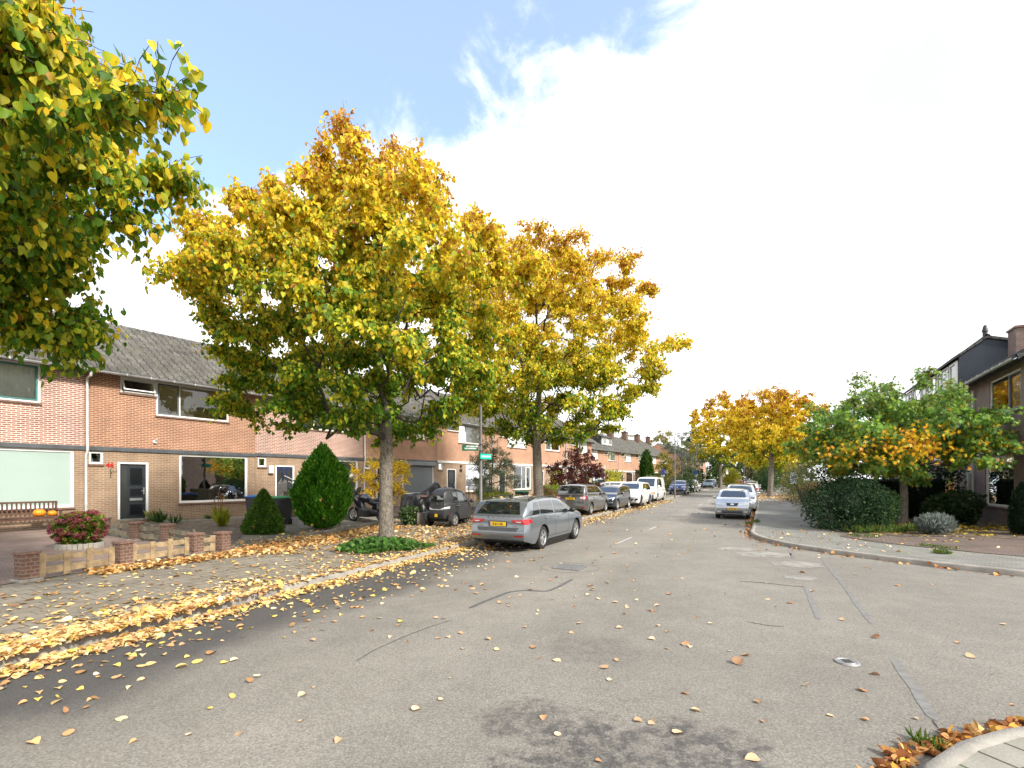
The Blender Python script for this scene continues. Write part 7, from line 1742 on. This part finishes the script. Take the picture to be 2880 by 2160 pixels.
# ---- pedestrian at the far end
def person():
    x, y = 57.3, 120.0; t = thing('person', 'person in dark clothes walking at the far end of the street', 'person', (x, y, H1(x, y)))
    V = [(0, 0, .92), (0, 0, 1.15), (0, 0, 1.40), (0, 0, 1.52), (0, -.01, 1.64), (0, 0, 1.75), (.17, 0, 1.40), (.23, .05, 1.14), (.22, -.06, .90), (-.17, 0, 1.40), (-.23, -.06, 1.14), (-.22, .06, .90), (.10, 0, .88), (.11, .12, .5), (.11, .06, .08), (.11, -.10, .04), (-.10, 0, .88), (-.11, -.14, .5), (-.11, -.30, .10), (-.11, -.44, .05)]
    E = [(0, 1), (1, 2), (2, 3), (3, 4), (4, 5), (2, 6), (6, 7), (7, 8), (2, 9), (9, 10), (10, 11), (0, 12), (12, 13), (13, 14), (14, 15), (0, 16), (16, 17), (17, 18), (18, 19)]
    Rr = [.15, .14, .16, .06, .105, .085, .07, .05, .04, .07, .05, .04, .10, .07, .05, .04, .10, .07, .05, .04]
    me = bpy.data.meshes.new('body'); me.from_pydata(V, E, []); o = bpy.data.objects.new('tmp_body', me); C.objects.link(o)
    sk = o.modifiers.new('s', 'SKIN'); sk.use_smooth_shade = True
    for v_, r_ in zip(me.skin_vertices[0].data, Rr): v_.radius = (r_, r_)
    me.skin_vertices[0].data[0].use_root = True
    o.modifiers.new('d', 'SUBSURF').levels = 1; bpy.context.view_layer.update()
    m2 = bpy.data.meshes.new_from_object(o.evaluated_get(bpy.context.evaluated_depsgraph_get())); bpy.data.objects.remove(o)
    b_ = link('body', m2, P('dark_clothes', (.02, .02, .025), .8), t, True)
    m = MB(); m.ball((0, -.02, 1.68), .105, 12, 8, sc=(.85, .95, 1.15)); m.build('head', P('skin', (.45, .28, .2), .6), t, True)
    m = MB(); m.ball((0, .015, 1.73), .11, 12, 8, sc=(.9, .95, .95)); m.build('hair', M_trim, t, True)
person()
# low wooden sleepers edging the right-hand planter
for (x, y, lab) in ((24.4, 39.8, 'dark timber sleeper edging the right pavement, nearer one'), (25.6, 42.2, 'dark timber sleeper edging the right pavement, farther one')):
    m = MB(); m.bbox(-.6, .6, -.1, .1, -.05, .28, .01, Matrix.Translation((x, y, H1(x, y))) @ Matrix.Rotation(math.atan2(D[1], D[0]), 4, 'Z')); tag(m.build('timber_sleeper', M_teak), lab, 'timber edging', 'timber sleepers')

# ------------------------------------------------------------------ fallen leaves
DRY = [(.62, .38, .15), (.56, .30, .10), (.68, .48, .22), (.48, .24, .08), (.62, .43, .15), (.38, .18, .06), (.70, .52, .29)]
BRT = [(.76, .56, .25), (.72, .50, .22), (.80, .65, .40), (.68, .44, .20), (.62, .38, .18), (.50, .28, .13), (.78, .58, .14)]
def litter(label, X, Y, size, pal, pile=.02, tilt=.3, shape='lime', name='fallen_leaves'):
    n = len(X); Z = Hgt(X, Y) + .008 + np.abs(rng.normal(0, pile, n))
    sl = sdist(KL, X, Y); Z = Z + np.where((sl > -.10) & (sl <= 0) & (Y < 8.2), .12 + .02 * rng.random(n), 0) + np.where((sl > 0) & (sl < .2) & (Y < 8.2), .012, 0)
    d = rng.standard_normal((n, 3)); d[:, 2] *= tilt * .6; nn_ = rng.standard_normal((n, 3)) * tilt; nn_[:, 2] += 1
    o = leaves(name, np.c_[X, Y, Z], d, size * np.clip(rng.normal(.95, .32, n), .4, 1.7), pal_pick(pal, n, .2), M_leafdry, None, shape, nn_)
    return tag(o, label, 'fallen leaves', None, 'stuff')
def along(line, n, lo, hi, sd, center, smin=0, smax=None):
    """points scattered about a polyline: s uniform, sideways normal(center, sd); positive = to the left"""
    Q = smooth_line(line, .5, 3); seg = np.linalg.norm(np.diff(Q, axis=0), axis=1); s = np.r_[0, np.cumsum(seg)]
    y0 = np.interp(lo, Q[:, 1], s); y1 = np.interp(hi, Q[:, 1], s)
    t = rng.uniform(min(y0, y1), max(y0, y1), n); X = np.interp(t, s, Q[:, 0]); Y = np.interp(t, s, Q[:, 1])
    T = np.gradient(Q, axis=0); T /= np.linalg.norm(T, axis=1)[:, None]; tx, ty = np.interp(t, s, T[:, 0]), np.interp(t, s, T[:, 1])
    q = rng.normal(center, sd, n); return X - ty * q, Y + tx * q
a = along(KL, 3800, 3.0, 14, .16, -.11); b = along(KL, 800, 14, 45, .3, -.2)
c3 = along(KL, 5600, 2.4, 7.4, .20, .10)
litter('drift of yellow leaves along the left kerb', np.r_[a[0], b[0], c3[0]], np.r_[a[1], b[1], c3[1]], .066, BRT, .014, .28)
a = along(KL, 750, 3.2, 16, .75, -.75); k = sdist(KL, *a) < -.02
litter('yellow leaves scattered on the damp asphalt by the left kerb', a[0][k], a[1][k], .07, BRT, .003, .2)
a = along(KL, 900, 3.4, 8.5, .55, .55); b = along(KL, 500, 8, 14, .6, .6); k0 = sdist(KL, *a) > .16; k1 = sdist(KL, *b) > .16
litter('yellow leaves on the near pavement slabs', np.r_[a[0][k0], b[0][k1]], np.r_[a[1][k0], b[1][k1]], .066, BRT, .005, .18)
# thick brown drift against the fence
def seg(p, q, n, sd, off=0.0):
    p, q = np.array(p), np.array(q); t = rng.random(n); d = (q - p) / np.linalg.norm(q - p); nn_ = np.array([d[1], -d[0]]); u = rng.normal(off, sd, n); return p[0] + (q - p)[0] * t + nn_[0] * u, p[1] + (q - p)[1] * t + nn_[1] * u
S1 = seg(P1 + fdir * .9, P4 + (.3, .2), 2100, .17, .38); S2 = seg(P4 + (.25, .0), (-6.0, 15.2), 1800, .45, .35); S3 = seg((-6.3, 14.7), E1 + (.3, -.2), 1700, .38, .32)
litter('thick drift of brown leaves along the foot of the low fence', np.r_[S1[0], S2[0], S3[0]], np.r_[S1[1], S2[1], S3[1]], .085, DRY, .025, .4)
n = 9000; X = rng.uniform(-8, 4, n); Y = rng.uniform(11.5, 26, n); dl = sdist(KL, X, Y); dens = np.clip(1.15 - np.abs(dl - 2.6) / 4.2, 0, 1) * np.clip((Y - 11) / 3, .25, 1); k = (dl > .2) & (rng.random(n) < dens) & (dl < 6.5)
k &= ~((np.hypot(X - T1x, (Y - T1y)) < .3))
litter('carpet of tan leaves over the pavement round the grey trunk', X[k], Y[k], .085, DRY + BRT[:3], .010, .3)
n = 900; X = rng.uniform(-9, -2.5, n); Y = rng.uniform(4, 13, n); dl = sdist(KL, X, Y); k = (dl > .2) & (dl < 4.4)
litter('single leaves lying about the pavement slabs', X[k], Y[k], .068, DRY + BRT, .003, .2)
# under and around the parked cars
n = 3000; aa = rng.uniform(-1, 32, n); bb = np.where(rng.random(n) < .55, rng.normal(.35, .45, n), rng.uniform(-2.6, 1.0, n)); q = K0 + np.outer(aa, D) + np.outer(bb, PR)
litter('leaves lying round the cars parked on the left', q[:, 0], q[:, 1], .085, DRY + BRT, .010, .3)
# road: sparse
n = 270; X = np.r_[rng.uniform(-5, 8, 170), rng.normal(1.1, 1.4, 100)]; Y = np.r_[rng.uniform(2.4, 14, 170), rng.normal(6.2, 2.6, 100)]; k = (sdist(KL, X, Y) < -.3) & (sdist(KR, X, Y) > .1) & (sdist(KB, X, Y) > .2) & (Y > 2.2)
litter('separate brown leaves scattered over the open asphalt', X[k], Y[k], .07, [(.58, .40, .24), (.50, .30, .17), (.66, .50, .33), (.42, .22, .11)], .003, .2, 'lime')
n = 500; X = rng.uniform(0, 18, n); Y = rng.uniform(12, 36, n); k = (sdist(KL, X, Y) < -.2) & (sdist(KR, X, Y) > .05)
litter('leaf specks on the carriageway farther on', X[k], Y[k], .08, DRY, .003, .25)
# right kerb gutter, the pile in the lower right, the pavement under the golden lime
a = along(KR[::-1], 900, 8.5, 17.5, .07, -.09) if False else along(KR, 100, 9, 18, .06, .08)
Qr = smooth_line(KR, .25, 3); T = np.gradient(Qr, axis=0); T /= np.linalg.norm(T, axis=1)[:, None]; i = rng.integers(int(len(Qr) * .03), int(len(Qr) * .35), 4200); off = np.abs(rng.normal(.03, .07, 4200)) + .015
X, Y = Qr[i, 0] - T[i, 1] * off + rng.normal(0, .1, 4200), Qr[i, 1] + T[i, 0] * off + rng.normal(0, .1, 4200); k = (sdist(KR, X, Y) > .01) & (Y > 6) & (Y < 48) & (rng.random(4200) < np.where(Y < 20, .45, .9))
litter('brown leaves in the gutter of the right-hand kerb', X[k], Y[k], .07, [(.36, .15, .06), (.48, .24, .09), (.28, .11, .045), (.55, .34, .14)], .018, .5)
Qb2 = smooth_line(KB, .05, 4); T = np.gradient(Qb2, axis=0); T /= np.linalg.norm(T, axis=1)[:, None]; kk = np.where((Qb2[:, 1] > 2.4) & (Qb2[:, 0] < 5.2))[0]; i = rng.choice(kk, 620); off = np.abs(rng.normal(.02, .06, 620)) + .02
litter('heap of brown leaves against the lower right kerb', Qb2[i, 0] - T[i, 1] * off, Qb2[i, 1] + T[i, 0] * off, .058, [(.34, .14, .05), (.50, .25, .09), (.24, .09, .035), (.58, .36, .15), (.62, .33, .06)], .016, .7)
n = 2600; X = rng.normal(25.6, 3.6, n); Y = rng.normal(47.5, 6.5, n); k = (sdist(KR, X, Y) < 0) & (sdist(KR, X, Y) > -3.4)
litter('carpet of tan leaves on the pavement under the golden lime', X[k], Y[k], .13, DRY, .012, .3)
n = 900; X = rng.normal(15.9, 1.7, n); Y = rng.normal(18.0, 1.5, n)
litter('yellow leaves on the soil under the sweetgum', X, Y, .10, [(.50, .36, .05), (.42, .30, .05), (.3, .2, .05)], .012, .35)
n = 160; X = rng.uniform(8, 15, n); Y = rng.uniform(12, 17.5, n); k = sdist(KR, X, Y) < -.15
litter('a few leaves on the corner pavement', X[k], Y[k], .08, DRY + BRT, .003, .25)
# leaves resting on the estate car's roof and on the egg conifer

q = []
for (u, v_) in ((-.55, -.25), (-.3, .3), (-1.2, .1), (-1.55, -.45), (-1.6, .5), (-.9, -.5), (-1.1, .55), (-1.75, -.1), (.2, .2), (1.6, -.3), (1.8, .35), (-.1, -.55), (-1.4, .3)):
    r = bde.hit((u, v_, 4), (0, 0, -1))
    if r[0] is not None: q.append(EST.matrix_basis @ (r[0] + Vector((0, 0, .012))))
for (v_, z_) in ((.42, 1.12), (-.05, 1.07), (-.3, 1.22)):
    r = bde.hit((-5, v_, z_), (1, 0, 0)); q.append(EST.matrix_basis @ (r[0] + Vector((-.02, 0, .01))))
q = np.array([tuple(i_) for i_ in q]); nn_ = rng.standard_normal(q.shape) * .25 + (0, 0, 1); d = rng.standard_normal(q.shape); d[:, 2] *= .15
tag(leaves('fallen_leaves', q, d, .085, pal_pick(DRY, len(q)), M_leafdry, None, 'lime', nn_), 'dry leaves lying on the roof and rear window of the grey estate car', 'fallen leaves', None, 'stuff')
